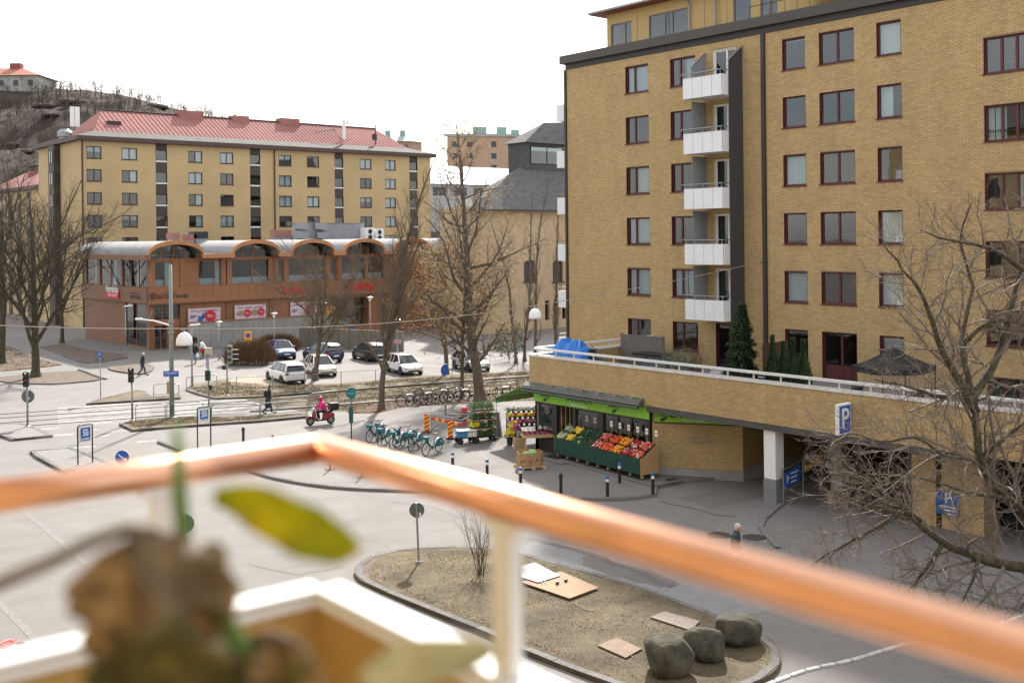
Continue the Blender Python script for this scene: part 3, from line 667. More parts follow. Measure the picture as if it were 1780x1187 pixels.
# bay on the short side
yb0 = onX(105, 300, XB0).y; xb = onY(93.5, 300, yb0).x; yb1 = onX(84, 300, xb).y
MB().box(xb, XB0-.002, yb0, yb1, 0, EAV-.1).build('bay', M_PANEL, lb, world=True)
fb1 = Frame((xb, 0, 0), (0, 1, 0), (-1, 0, 0)); fb2 = Frame((0, yb0, 0), (1, 0, 0), (0, -1, 0))
for z in zl:
    window(lb, fb1, yb0+.3, yb1-.2, z-1.7, z, (1, 1), M_LBF, M_GLASSD, rec=-.05, fw=.1, sill=False)
    window(lb, fb2, xb+.5, XB0-.5, z-1.7, z, (1,), M_LBF, M_GLASSD, rec=-.05, fw=.1)
    window(lb, fls, yb1+.5, yb1+1.9, z-1.5, z, (1,), M_LBF, M_GLASSD, rec=-.04, fw=.1, sill=False)
# roof: shallow grey skirt, red metal hips
M_SKIRT = mat('grey_roof_sheet', (.13, .124, .115), .9, .2, 1.2, spec=.1); M_REDR = mat('red_roof_sheet', (.31, .15, .135), .9, .1, 1.0, big=.12, spec=.1)
ov = .7; ZE = EAV+.55; i1 = 2.4; ZS = zof(253, 232.4, onY(253, 232.4, YB+i1)); ym = (YB+YB2)/2; ZR = zof(253, 197.5, onY(253, 197.5, ym))
b = MB(); b.box(XB0-ov, XB1+ov, YB-ov, YB2+ov, EAV+.02, ZE); b.build('eaves', mat('eaves_brown', (.075, .042, .035), .6, .12, 2), lb, world=True)
o4 = lambda i, z: [(XB0-ov+i, YB-ov+i, z), (XB1+ov-i, YB-ov+i, z), (XB1+ov-i, YB2+ov-i, z), (XB0-ov+i, YB2+ov-i, z)]
b = MB(); b.add(o4(.0, ZE+.005) + o4(ov+i1, ZS), [(0,1,5,4),(1,2,6,5),(2,3,7,6),(3,0,4,7)]); b.build('roof_skirt', M_SKIRT, lb, world=True)
xr0 = onY(176, 194, ym).x; xr1 = onY(652, 226, ym).x; q = o4(ov+i1, ZS)
b = MB(); b.add(q + [(xr0, ym, ZR), (xr1, ym, ZR)], [(0,1,5,4),(1,2,5),(2,3,4,5),(3,0,4)]); ro = b.build('roof', M_REDR, lb, world=True)
# standing seams
b = MB(); x = q[0][0]+.6
while x < q[1][0]-.3:
    y0 = q[0][1]; t = 1.0
    if x < xr0: t = (x-q[0][0])/(xr0-q[0][0])
    if x > xr1: t = (q[1][0]-x)/(q[1][0]-xr1)
    b.tube([(x, y0, ZS+.03), (x, y0+(ym-y0)*t, ZS+(ZR-ZS)*t+.03)], .035, 4, cap=False); x += .62
b.build('standing_seams', mat('seam_red', (.24, .11, .098), .9, .1, 1, spec=.1), ro, world=True, kind='stuff')
MB().tube([(xr0, ym, ZR+.1), (xr1, ym, ZR+.1)], .12, 6).build('ridge_cap', M_DARK, ro, world=True)
for px, sc in ((326, 1.0), (412, .7), (497, .9)):
    c = onY(px, 200, ym+.5); w_ = 1.7*sc
    o = MB().box(c.x-w_, c.x+w_, ym-.9, ym+.9, ZR-1.0, ZR+.7*sc).build('chimney', M_REDR, ro, world=True)
    MB().box(c.x-w_*1.25, c.x+w_*1.25, ym-1.2, ym+1.2, ZR+.7*sc, ZR+1.25*sc).build('chimney_hood', M_REDR, o, world=True)
    MB().box(c.x-w_*.6, c.x+w_*.6, ym-.6, ym+.6, ZR+1.25*sc, ZR+1.75*sc).build('chimney_cap', M_REDR, o, world=True)
c = onY(196, 219, YB+5); MB().obox((c.x, YB+5, c.z+.1), (1.7, 1.4, .9)).build('roof_hatch', M_DARK, ro, world=True)
c = onY(100, 232, YB+8); MB().lathe([(.7,-.6),(.7,.3),(.95,.3),(.95,.9),(.5,1.3),(0,1.35)], (XB0+1.0, YB+9, ZE+.3), 10).build('roof_vent', M_GALV, ro, world=True)
# phone masts on the roof
for i, (px, ya, yb_, lab) in enumerate(((131,186,226,'white phone antenna panels on the left end of the red roof'), (598,208,246,'white phone antenna mast near the right end of the red roof'), (653,218,246,'dark thin antenna pole at the right end of the red roof'))):
    p = onY(px, yb_, YB+3.2 if i else YB+7); h = zof(px, ya, p)-p.z
    a = thing('roof_antenna', lab, 'antenna', p)
    if i == 0:
        for k in (-.35, .3): MB().box(k-.25, k+.22, -.15, .15, .4, h).build('panel', M_WHITE, a)
        MB().tube([(-.2,.3,-.4),(-.2,.3,h)], .06, 6).tube([(.9,.2,-.4),(.15,.2,h*.8)], .05, 6).build('mount', M_GALV, a)
    elif i == 1:
        MB().box(-.2,.2,-.15,.15,.3,h).build('panel', M_WHITE, a); MB().tube([(0,.25,-.5),(0,.25,h)], .06, 6).tube([(-4.5,.5,h*.35),(-1.5,.6,h*.55),(-.2,.3,.2)], .09, 5).build('mount', M_GALV, a)
        MB().box(.35,.75,-.1,.1,h*.75,h*.95).build('radio_unit', M_WHITE, a)
    else:
        MB().tube([(0,0,-.5),(0,0,h)], .09, 6).build('mount', M_DARK, a); MB().box(-.5,.1,-.2,.2,.2,1.1).build('radio_unit', M_DARK, a)
# lower wing beyond
lbw = thing('apartment_building', 'lower ochre wing with red roof at the far left edge behind bare trees', 'building', (XB0+1.3, YB2, 0))
Xw = XB0+1.3; ZW = zof(67, 328, onX(67, 328, Xw)); yw1 = YB2+30
MB().box(Xw, Xw+11, YB2+.02, yw1, 0, ZW).build('wall', M_LBW, lbw, world=True)
b = MB(); b.add([(Xw-.5,YB2+.02,ZW+.01),(Xw-.5,yw1,ZW+.01),(Xw+11.5,yw1,ZW+.01),(Xw+11.5,YB2+.02,ZW+.01),(Xw-.5,YB2+.02,ZW+.5),(Xw-.5,yw1,ZW+.5),(Xw+11.5,yw1,ZW+.5),(Xw+11.5,YB2+.02,ZW+.5)], MB.BF); b.build('eaves', MATS['eaves_brown'], lbw, world=True)
b = MB(); b.add([(Xw-.4,YB2+.02,ZW+.51),(Xw-.4,yw1,ZW+.51),(Xw+5.5,yw1,ZW+3.6),(Xw+5.5,YB2+.02,ZW+3.6),(Xw+11.4,YB2+.02,ZW+.51),(Xw+11.4,yw1,ZW+.51)], [(0,1,2,3),(3,2,5,4)]); b.build('roof', M_REDR, lbw, world=True)
c = onX(60, 312, Xw+4); MB().box(c.x-.8,c.x+.8,c.y-.8,c.y+.8,c.z-3,c.z+1.2).build('chimney', M_REDR, lbw, world=True)
fw2 = Frame((Xw, 0, 0), (0, 1, 0), (-1, 0, 0))
for px in (3, 18, 34, 51):
    y = onX(px, 400, Xw).y; o = MB().box(Xw-.06, Xw-.002, y-.8, y+.8, 0, ZW-.3).build('window_strip', M_PANEL, lbw, world=True)
    for k in range(5): MB().add([fw2(y-.65, .075, ZW-1.2-2.8*k), fw2(y+.65, .075, ZW-1.2-2.8*k), fw2(y+.65, .075, ZW-2.4-2.8*k), fw2(y-.65, .075, ZW-2.4-2.8*k)], [(0,1,2,3)]).build('pane', MATS['dim_glazing'], o, world=True)

# ================================================================ copper-brown shop pavilion with vaulted roof
YH = 100.7; XH = onY(262, 500, YH).x; XH1 = onY(775, 500, YH).x; YHB = YH+26
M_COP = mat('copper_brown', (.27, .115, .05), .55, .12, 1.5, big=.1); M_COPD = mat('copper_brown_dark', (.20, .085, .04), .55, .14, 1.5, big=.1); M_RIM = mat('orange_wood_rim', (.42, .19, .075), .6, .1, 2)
hb = thing('shop_pavilion', 'copper brown supermarket pavilion with row of barrel vaults and pink posters', 'building', (XH, YH, 0))
fh = Frame((0, YH, 0), (1, 0, 0), (0, -1, 0)); fhs = Frame((XH, 0, 0), (0, 1, 0), (-1, 0, 0))
def Xh(px): return onY(px, 500, YH).x
def Yh(px): return onX(px, 500, XH).y
pc = Vector((XH, YH, 0)); hz_ = lambda y: zof(262, y, pc)
Z1, Z2, Z3, Z4, Z5 = hz_(528), hz_(501), hz_(451), hz_(444), hz_(419.5)
ZWB, ZWT = Z2+.08, hz_(455)
uw = [(269,301,(1,)), (345,396,(1,)), (403,475,(1,1)), (483,494,(1,)), (502,566,(1,1)), (575,585,(1,)), (593,636,(1,1)), (640,668,(1,))]
uo = [(Xh(a), Xh(c), ZWB, ZWT) for a, c, _ in uw]; lo_ = [(Xh(267), Xh(313), Z1-1.65, Z1-.15)]; dr = [(Xh(268), Xh(290), .02, 2.35)]
en = [(Xh(575), Xh(640), .9, Z1-.4)]
b = MB()
for c in cells(XH, XH1, 0, Z3, uo+lo_+dr+en): fh.box(b, c[0], c[1], -.25, 0, c[2], c[3])
wall = b.build('wall', M_COP, hb, world=True)
su = [(213,255,(1,1,1)), (174,211,(1,1)), (150,172,(1,))]; sops = [(Yh(c), Yh(a), ZWB-.1, ZWT+.3) for a, c, _ in su] + [(Yh(254), Yh(217), .1, Z1-.1)]
YHL = Yh(148)
b = MB()
for c in cells(YH+.25, YHL, 0, Z3, sops): fhs.box(b, c[0], c[1], -.25, 0, c[2], c[3])
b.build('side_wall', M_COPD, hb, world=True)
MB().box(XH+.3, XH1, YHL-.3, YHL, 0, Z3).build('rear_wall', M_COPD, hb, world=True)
MB().box(XH+.26, XH1, YH+.26, YHL-.3, Z2-.3, Z2-.05).build('floor_slab', mat('pale_floor', (.3, .3, .29), .8, .1, 2), hb, world=True)
MB().box(XH+6, XH+6.2, YH+6, YHL-.3, 0, Z3).box(XH+6.2, XH1, YH+6, YH+6.2, 0, Z3+1).build('inner_wall', mat('dim_interior', (.11, .105, .1), .9, .3, .8), hb, world=True)
for (a, c, pn), o in zip(uw, uo):
    window(hb, fh, o[0], o[1], o[2], o[3], pn, M_COP, M_GLASSD, rec=.1, fw=.07, sill=False, curtain=(M_CURT, .6, 1, 0) if a in (269, 345) else None)
    MB().box(o[0]+.1, o[1]-.1, YH+.5, YH+.7, Z2-.04, Z2+.75).build('window_shelf', mat('pale_blue_counter', (.5, .6, .64), .6, .1, 2), hb, world=True)
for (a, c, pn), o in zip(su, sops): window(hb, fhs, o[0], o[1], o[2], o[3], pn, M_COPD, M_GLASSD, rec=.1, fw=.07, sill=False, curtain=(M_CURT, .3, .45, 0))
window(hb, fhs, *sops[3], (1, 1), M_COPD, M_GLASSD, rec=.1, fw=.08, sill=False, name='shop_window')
window(hb, fh, *lo_[0], (1, 1, 1), M_COP, M_GLASSD, rec=.1, fw=.08, sill=False)
window(hb, fh, *dr[0], (1, 1), M_COPD, M_GLASSD, rec=.15, fw=.08, sill=False, name='entrance_door')
window(hb, fh, *en[0], (1, 1, 1, 1), M_COPD, M_GLASSD, rec=.8, fw=.08, sill=False, name='entrance_door')
# projecting fascia band of upright sheets
n = 0; x = XH-.42; me_ = None
while x < XH1-.3:
    o = MB().box(0, .93, -.42, -.002, 0, Z2-Z1); 
    if me_ is None: me_ = o.mesh('fascia_panel', M_COP)
    link('fascia_panel', me_, hb, Vector((x, YH, Z1)) - hb.location); x += .95
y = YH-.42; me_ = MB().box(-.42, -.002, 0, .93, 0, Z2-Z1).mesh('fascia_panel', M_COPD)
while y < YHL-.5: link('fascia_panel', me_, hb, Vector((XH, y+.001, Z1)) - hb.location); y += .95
MB().box(XH-.4, XH1, YH-.38, YH-.003, Z1-.12, Z1-.005).build('fascia_soffit', M_COPD, hb, world=True)
for px in (317, 388, 398, 470, 480, 569, 590, 672):
    x = Xh(px); MB().box(x-.25, x+.25, YH-.12, YH-.003, Z2+.001, Z3-.05).build('post', M_COP, hb, world=True)
for px in (262, 316, 396, 471, 560, 670): x = Xh(px); MB().box(x-.25, x+.25, YH-.14, YH-.003, 0, Z1-.13).build('post', M_COPD, hb, world=True)
# vaults
YV = YH-1.5
def Xv(px): return onY(px, 440, YV).x
vs_ = [(258,354), (405,487), (507,582), (599,669), (686,750), (768,828)]
M_VROOF = mat('pale_roof_sheet', (.27, .268, .265), .75, .14, 1.0, spec=.25)
ZSP = Z4; RISE = Z5-Z4
prev = None
for k, (p0, p1) in enumerate(vs_):
    x0, x1 = Xv(p0), Xv(p1); n = 18; cx, hw = (x0+x1)/2, (x1-x0)/2
    arc = [(cx - hw*math.cos(math.pi*i/n), ZSP + RISE*math.sin(math.pi*i/n)**.85) for i in range(n+1)]
    o = MB(); vs = []
    for (x, z) in arc: vs += [(x, YV, z), (x, YHL+.5, z), (x, YV, z-.12), (x, YHL+.5, z-.12)]
    o.add(vs, [f for i in range(n) for f in ((4*i,4*i+1,4*i+5,4*i+4),(4*i+2,4*i+6,4*i+7,4*i+3))]); vo = o.build('vault_roof', M_VROOF, hb, world=True, smooth=False)
    o = MB(); vs = []
    for (x, z) in arc:
        nx, nz = (x-cx)/hw, .9; vs += [(x, YV-.1, z+.06), (x, YV-.1, z-.34), (x, YV+.35, z+.06), (x, YV+.35, z-.34)]
    o.add(vs, [f for i in range(n) for f in ((4*i,4*i+4,4*i+5,4*i+1),(4*i,4*i+2,4*i+6,4*i+4),(4*i+1,4*i+5,4*i+7,4*i+3))] + [(0,1,3,2),(4*n,4*n+2,4*n+3,4*n+1)]); o.build('vault_rim', M_RIM, vo, world=True)
    # glazed tympanum
    o = MB(); pts = [(cx - hw*.86*math.cos(math.pi*i/12), Z3 + (RISE-.2+ZSP-Z3)*math.sin(math.pi*i/12)**.85) for i in range(13)]
    o.add([(x, YH-.02, z) for x, z in pts], [tuple(range(13))]); o.build('fanlight', M_GLASSD, vo, world=True)
    o = MB()
    for t in (-.35, .1, .5): xx = cx+hw*t; o.box(xx-.06, xx+.06, YH-.08, YH-.03, Z3, Z3+(RISE+ZSP-Z3)*math.sqrt(max(.05, 1-t*t))-.3)
    o.box(cx-hw*.86, cx+hw*.86, YH-.09, YH-.03, Z3-.12, Z3+.02); o.build('fanlight_bars', M_COP, vo, world=True)
    if prev is not None:
        o = MB(); o.box(prev-.15, x0+.15, YV-.12, YV+.3, ZSP-.36, ZSP+.07); o.build('valley_beam', M_RIM, hb, world=True)
        MB().box(prev-.1, x0+.1, YV+.31, YHL+.5, ZSP-.1, ZSP+.03).build('valley_roof', M_VROOF, hb, world=True)
        xm = (prev+x0)/2; MB().box(prev-.2, x0+.2, YH-.1, YH+.12, Z3+.001, ZSP-.12).build('valley_wall', M_COP, hb, world=True)
    prev = x1
x0 = Xv(258); MB().box(x0-.35, x0+.2, YV-.11, YHL+.6, ZSP-.45, ZSP+.05).build('side_eaves', M_COPD, hb, world=True)
MB().box(XH+.3, XH1-1, YH+.3, YHL-.4, Z3-.1, Z3+.1).build('ceiling', M_COPD, hb, world=True)
# posters
M_PINK = mat('pink_poster', (.62, .50, .56), .6, .03, 2); M_PRED = mat('poster_red', (.55, .012, .03), .5, .05, 3); M_LRED = mat('lettering_red', (.6, .015, .025), .4, .05, 3); M_INK = mat('ink', (.05, .03, .05), .7, .05, 3)
def star(parent, c, r, rin, npt, right, up, nrm, mt, name='starburst', th=.02):
    b = MB(); P = []
    for i in range(2*npt): q = math.pi*i/npt; rr = r if i % 2 == 0 else rin; P.append(Vector(c) + Vector(right)*rr*math.cos(q) + Vector(up)*rr*math.sin(q))
    b.plate(P, Vector(nrm)*th); return b.build(name, mt, parent)
UX, UZ, UN = Vector((1,0,0)), Vector((0,0,1)), Vector((0,-1,0))
for i, (p0, p1, ya, yb_, lab) in enumerate(((327,383,534,563,'pink sale poster with one big red starburst below the second hand sign'), (408,462,528,559,'pink sale poster with two red starbursts above the white car'), (505,552,523,553,'pink sale poster half hidden behind the bare tree'))):
    q = onY(p0, yb_, YH-.15); q2 = onY(p1, ya, YH-.15); W, H = q2.x-q.x, zof(p0, ya+3, q)-q.z
    t = thing('poster_board', lab, 'poster', (q.x, YH-.143, q.z), group='pink posters on the pavilion')
    MB().box(0, W, -.03, 0, 0, H).build('board', M_PINK, t); MB().box(-.06, W+.06, .001, .12, -.06, H+.06).build('frame', M_COPD, t)
    text('Gott, godare, godast!', .34, M_INK, t, (W/2, -.035, H*.84), UX, UZ, shear=.15)
    bs = [(.68, .45, .75)] if i != 1 else [(.40, .48, .5), (.84, .52, .5)]
    for (u, v_, r_) in bs:
        star(t, (W*u, -.035, H*v_), r_, r_*.66, 13, UX, UZ, UN, M_PRED)
        text('50:-' if i != 1 else '15:-', .36*r_/.6, M_WHITE, t, (W*u, -.062, H*v_), UX, UZ)
    M_PB = mat('poster_blue', (.05, .14, .38), .6, .2, 4); M_PT = mat('poster_tan', (.36, .25, .17), .7, .3, 6)
    if i == 0:
        MB().obox((W*.38, -.036, H*.28), (.55, .012, .6), Matrix.Rotation(.2, 3, 'Y')).build('picture', M_PB, t); MB().obox((W*.5, -.036, H*.5), (.5, .012, .55), Matrix.Rotation(-.2, 3, 'Y')).build('picture', M_PB, t)
    elif i == 1:
        MB().ball((W*.2, -.036, H*.5), (.5, .012, .3), 14, 6).build('picture', M_PT, t); MB().ball((W*.63, -.036, H*.5), (.5, .012, .34), 14, 6).build('picture', M_PT, t)
    text('Hemköp', .22, M_PRED, t, (W*.87, -.035, H*.12), UX, UZ, bold=.006)
    for k in range(3): MB().box(W*.06, W*(.28-.05*k), -.034, -.031, H*(.5-.07*k), H*(.5-.07*k)+.07).build('print_line', M_INK, t)
def sign_letters(body, px, py, h, mt, lab, width_px=None, shear=0, **k):
    p = onY(px, py, YH-.46); me = text_mesh(body, h, mt, name='sign_lettering', depth=.12, shear=shear, **k)
    o = link('sign_lettering', me); M_ = Matrix((UX, UZ, UN)).transposed().to_4x4(); M_.translation = p; o.matrix_local = M_
    return tag(o, lab, 'sign')
sign_letters('Hemköp', 508, 504, .84, M_LRED, 'red supermarket lettering above the small parking tree', bold=.03)
sign_letters('Hemköp', 625, 498, 1.06, M_LRED, 'larger red supermarket lettering beside the poplar', bold=.035)
sh = thing('shop_sign', 'black second hand lettering with starburst emblem by the corner', 'sign', onY(300, 514, YH-.44))
text('SECOND HAND', .47, M_BLACK, sh, (0.05, 0, -.1), UX, UZ, sx=.92, bold=.012); text('KARLSSONS BUTIK', .17, M_BLACK, sh, (-.4, 0, .24), UX, UZ)
for i in range(12):
    q = math.pi*i/6; MB().obox((-1.95+.26*math.cos(q), 0, .02+.26*math.sin(q)), (.3, .04, .05), Matrix.Rotation(-q, 3, 'Y')).build('emblem_ray', M_BLACK, sh)
SY = Vector((0,-1,0)); SNX = Vector((-1,0,0))
p = onX(195, 511, XH-.5); sg = thing('shop_sign', 'white and red supermarket sign on the pavilion side wall', 'sign', p)
MB().box(-.03, .03, -1.9, 1.9, -.45, .25).build('board', M_PRED, sg); text('Hemköp', 1.0, M_WHITE, sg, (-.035, 0, .5), SY, UZ, bold=.02); text('Alltid färskt', .5, M_WHITE, sg, (-.035, 0, -.1), SY, UZ)
p = onX(234, 514, XH-.5); sg = thing('shop_sign', 'black lettering sign on the pavilion side wall near the corner', 'sign', p)
text('SECOND HAND', .42, M_BLACK, sg, (0, 0, -.15), SY, UZ, sx=.85, bold=.012); MB().box(-.01, .01, -.6, 1.2, .2, .32).build('upper_line', M_BLACK, sg)
# roof plant
M_HVAC = mat('ventilation_grey', (.27, .28, .30), .5, .1, 1.5); YA = YH+9
def hvac(px0, px1, py0, py1, lab, dy=2.2, kids=None, name='roof_ventilation_unit', mt=None):
    a = onY(px0, py1, YA); c = onY(px1, py1, YA); ZR_ = Z5-.3; h = zof(px0, py0, a)-ZR_
    t = thing(name, lab, 'ventilation unit', (a.x, YA, ZR_)); W = c.x-a.x
    MB().box(0, W, 0, dy, 0, h).build('casing', mt or M_HVAC, t)
    return t, W, h
t, W, h = hvac(530, 633, 389, 417, 'large grey ventilation casing on the pavilion roof', 3)
for (u, v_) in ((-.12,.62),(-.1,.1),(.2,.6),(.23,.1)):
    MB().hexa([(W*u-.6,-.7,h*v_+.25),(W*u+.9,-.7,h*v_+.1),(W*u+.9,-.002,h*v_),(W*u-.3,-.002,h*v_),(W*u-.6,-.7,h*v_+.9),(W*u+.9,-.7,h*v_+.9),(W*u+.9,-.002,h*v_+.9),(W*u-.3,-.002,h*v_+.9)]).build('intake_hood', M_HVAC, t)
MB().box(-.1, W+.1, -.1, 3.1, h+.002, h+.1).build('lid', M_GALV, t)
for i, (a, c) in enumerate(((625,640),(642,656))):
    t, W, h = hvac(a, c, 396+i*2, 417, ['left of two pale fan units beside the ventilation casing', 'right of two pale fan units beside the ventilation casing'][i], 1.2, mt=M_WHITE, name='fan_unit'); t.location.y -= 1.4
    for v_ in (.3, .72):
        MB().torus((W/2,-.02,h*v_), h*.17, .04, 'y', 14, 5).build('fan_guard', M_GALV, t)
        MB().lathe([(h*.16,0),(h*.16,.03)], (W/2,-.012,h*v_), 14, Matrix.Rotation(R(90), 3, 'X')).build('fan', M_BLACK, t)
for i, (a, c, ya, mt_) in enumerate(((480,505,403,M_REDR),(299,311,408,M_REDR),(327,340,411,M_REDR),(338,360,406,M_BLACK))):
    t, W, h = hvac(a, c, ya, 420, ['red capped roof vent between two vaults', 'small red chimney left on the pavilion roof', 'tiny red vent beside the dark roof unit', 'dark low roof unit on the first valley'][i], 1.2, mt=M_HVAC, name='roof_vent')
    MB().box(-.1, W+.1, -.1, 1.3, h*.5, h+.2).build('cap', mt_, t)
# concrete ramp wall in front of the pavilion
rw_ = thing('ramp_wall', 'pale concrete ramp wall of upright slabs in front of the pavilion', 'wall', (Xh(314), YH-2.0, 0))
xa, xb_ = Xh(312), Xh(560); n = 14
for i in range(n):
    x0 = xa+(xb_-xa)*i/n; x1 = xa+(xb_-xa)*(i+1)/n; MB().box(x0+.012, x1-.012, YH-2.0, YH-1.8, 0, 2.5).build('slab', M_CONC, rw_, world=True)
MB().box(xa, xb_, YH-2.06, YH-1.75, 2.505, 2.6).build('coping', M_COP, rw_, world=True)
rt_ = thing('retaining_wall', 'grey retaining wall behind the parked cars', 'wall', G(600, 606))
A, C_ = G(520, 603), G(700, 612); n = 10
for i in range(n):
    a, c = A.lerp(C_, i/n+.002), A.lerp(C_, (i+1)/n-.002); t = (c-a).normalized(); nn = Vector((-t.y, t.x, 0))*.25
    MB().hexa([a, c, c+nn, a+nn] + [v+Vector((0,0,1.9)) for v in (a, c, c+nn, a+nn)]).build('slab', mat('weathered_boards', (.16, .145, .115), .9, .25, 4, stretch=(4,4,.3)), rt_, world=True)

# ================================================================ tan church hall, distant houses, hill
M_TAN = mat('tan_render', (.44, .325, .20), .95, .12, 1.2, bump=.4, big=.1, bscale=6); M_SLATE = mat('black_slate', (.12, .12, .12), .9, .25, 2, spec=.15)
YC = 90.0; ch = thing('church_hall', 'tan rough walled hall with steep dark slate roof behind the trees', 'building', (onY(795, 400, YC).x, YC, 0))
def Xc(px): return onY(px, 400, YC).x
def Zc(px, py, Y=YC): return onY(px, py, Y).z
cx0, cx1 = Xc(815), Xc(1080); ze = Zc(950, 361)
aw = [(910, 930), (960, 978)]; aops = [(Xc(a), Xc(c), Zc(a, 490), Zc(a, 452)) for a, c in aw]
lops = [(Xc(a), Xc(a+8), 1.0, Zc(960, 522)) for a in (946, 961, 976)]
b = MB(); fc = Frame((0, YC, 0), (1, 0, 0), (0, -1, 0))
for c in cells(cx0, cx1, 0, ze, aops+lops): fc.box(b, c[0], c[1], -.4, 0, c[2], c[3])
b.box(cx0, cx0+.4, YC+.4, YC+4, 0, ze); b.box(cx0+.4, cx0+5, YC+3.6, YC+4, 0, ze); b.box(cx0+5, cx0+5.4, YC+4, YC+12, 0, ze); b.build('wall', M_TAN, ch, world=True)
MB().box(cx0+.5, cx1, YC+1.2, YC+1.3, 0, ze).build('inner_wall', M_ROOM, ch, world=True)
for o in aops:
    x0, x1, z0, z1 = o; c = (x0+x1)/2; r_ = (x1-x0)/2
    P = [(x0, YC+.25, z0), (x1, YC+.25, z0)] + [(c+r_*math.cos(math.pi*i/8), YC+.25, z1-r_*.6+r_*.6*math.sin(math.pi*i/8)) for i in range(9)]
    wo = MB().add(P, [tuple(range(len(P)))]).build('arched_window', MATS['dim_glazing'], ch, world=True)
    q = MB()
    for sx in (-1, 1): q.add([(c+sx*r_*1.002, YC-.005, z1-r_*.62), (c+sx*r_*1.002, YC-.005, z1+.004), (c, YC-.005, z1+.004)] + [(c+sx*r_*math.sin(math.pi/2*i/6), YC-.005, z1-r_*.6+r_*.6*math.cos(math.pi/2*i/6)) for i in range(7)], [tuple(range(10))])
    q.build('arch_spandrel', M_TAN, wo, world=True)
    MB().box(c-.06, c+.06, YC+.18, YC+.24, z0, z1-.1).box(x0, x1, YC+.18, YC+.24, (z0+z1)/2-.05, (z0+z1)/2+.05).build('glazing_bar', M_DARK, wo, world=True)
    MB().box(x0-.15, x1+.15, YC-.12, YC-.003, z0-.15, z0).build('sill', M_DARK, wo, world=True)
zr = Zc(930, 291, YC+5)
b = MB(); b.add([(cx0-.6,YC-.9,ze-.3),(cx1,YC-.9,ze-.3),(cx1,YC+5,zr),(onY(905,300,YC+5).x,YC+5,zr),(cx0+6,YC+12,ze-.3),(cx1,YC+12,ze-.3)], [(0,1,2,3),(3,2,5,4),(0,3,4)]); b.build('roof', M_SLATE, ch, world=True)
MB().box(cx0+.5, cx1, YC-.92, YC-.7, ze-.45, ze-.31).build('gutter', M_DARK, ch, world=True)
xd0, xd1 = onY(912, 270, YC+4.5).x, onY(1060, 270, YC+4.5).x; zd = Zc(930, 249, YC+4.5); zd0 = zr-.8
MB().box(xd0, xd1, YC+4.5, YC+7.5, zd0, zd).build('dormer', mat('dormer_grey', (.07, .068, .066), .8, .15, 2), ch, world=True)
fd = Frame((0, YC+4.5, 0), (1, 0, 0), (0, -1, 0)); window(ch, fd, xd0+.9, xd0+6.2, Zc(930, 287, YC+4.5)+.1, zd-.35, (1, 1), M_DARK, MATS['window_glass'], rec=-.04, fw=.1, sill=False)
MB().box(xd0+1, xd0+6.1, YC+4.485, YC+4.495, zd-.9, zd-.5).build('roller_blind', M_CURT, ch, world=True)
zt = Zc(975, 216, YC+6); b = MB(); b.add([(xd0-.4,YC+4.0,zd),(xd1+.5,YC+4.0,zd),(xd1+.5,YC+8,zd),(xd0-.4,YC+8,zd),(xd0+4.5,YC+6,zt),(xd1,YC+6,zt+.8)], [(0,1,5,4),(1,2,5),(2,3,4,5),(3,0,4)]); b.build('dormer_roof', M_SLATE, ch, world=True)
# pale modern block with white roof
YQ = 165; sw = thing('office_block', 'pale grey block with a bright white roof between the two ochre buildings', 'building', onY(745, 413, YQ)*1)
x0, x1 = onY(700, 300, YQ).x, onY(1000, 300, YQ).x; zz = onY(830, 322, YQ).z
MB().box(x0, x1, YQ, YQ+22, 0, zz).build('wall', mat('pale_grey_panel', (.42, .44, .46), .7, .1, 1), sw, world=True)
M_SNOW = mat('white_roof_membrane', (.8, .81, .82), .7, .03, 1)
MB().add([(x0-.5,YQ-.6,zz+.02),(x1,YQ-.6,zz+.02),(x1,YQ+22,zz+.02),(x0-.5,YQ+22,zz+.02),(x0-.5,YQ+8,zz+4.2),(x1,YQ+8,zz+4.2)], [(0,1,5,4),(4,5,2,3),(0,4,3),(1,2,5)]).build('roof', M_SNOW, sw, world=True)
for k in range(9):
    xx = x0+2+k*5; MB().box(xx, xx+3.2, YQ-.05, YQ-.003, zz-2.2, zz-.6).build('window', MATS['dim_glazing'], sw, world=True)
# far brick blocks on the rise
def far_block(px0, pxc, px1, pyt, D, lab, nfl, wallm, roofm, base_py):
    c = at(pxc, pyt, D); H = c.z; y0 = c.y; L1 = (at(pxc, pyt, D)-onY(px0, pyt, y0)).length
    xL = onY(px0, pyt, y0).x; yD = onX(px1, pyt, c.x).y if px1 > pxc else y0+14
    t = thing('apartment_building', lab, 'building', (xL, y0, 0))
    return t, xL, c.x, y0, H
c = at(880, 238, 265); H = c.z
fbk = thing('apartment_building', 'distant pinkish brick block with green roof boxes beyond the tree top', 'building', (c.x, c.y, 0))
M_FARB = mat('far_pink_brick', (.40, .27, .185), .95, .06, .6)
e1 = (FW*-.15 - RT).normalized(); e2 = (RT - FW*-.55).normalized()   # two visible faces
A_ = c + e1*14.8; B_ = c + e2*9.5; D_ = A_ + e2*9.5
MB().prism([(c.x,c.y),(B_.x,B_.y),(D_.x,D_.y),(A_.x,A_.y)], 0, H).build('wall', M_FARB, fbk, world=True)
q = [c, B_, D_, A_]; ctr = (c+D_)/2; q = [v+(v-ctr).normalized()*.8 for v in q]
MB().prism([(v.x,v.y) for v in q], H+.02, H+.7).build('roof', mat('far_roof', (.30, .31, .30), .8, .1, 1), fbk, world=True)
M_COPG = mat('verdigris', (.22, .36, .31), .8, .1, 1)
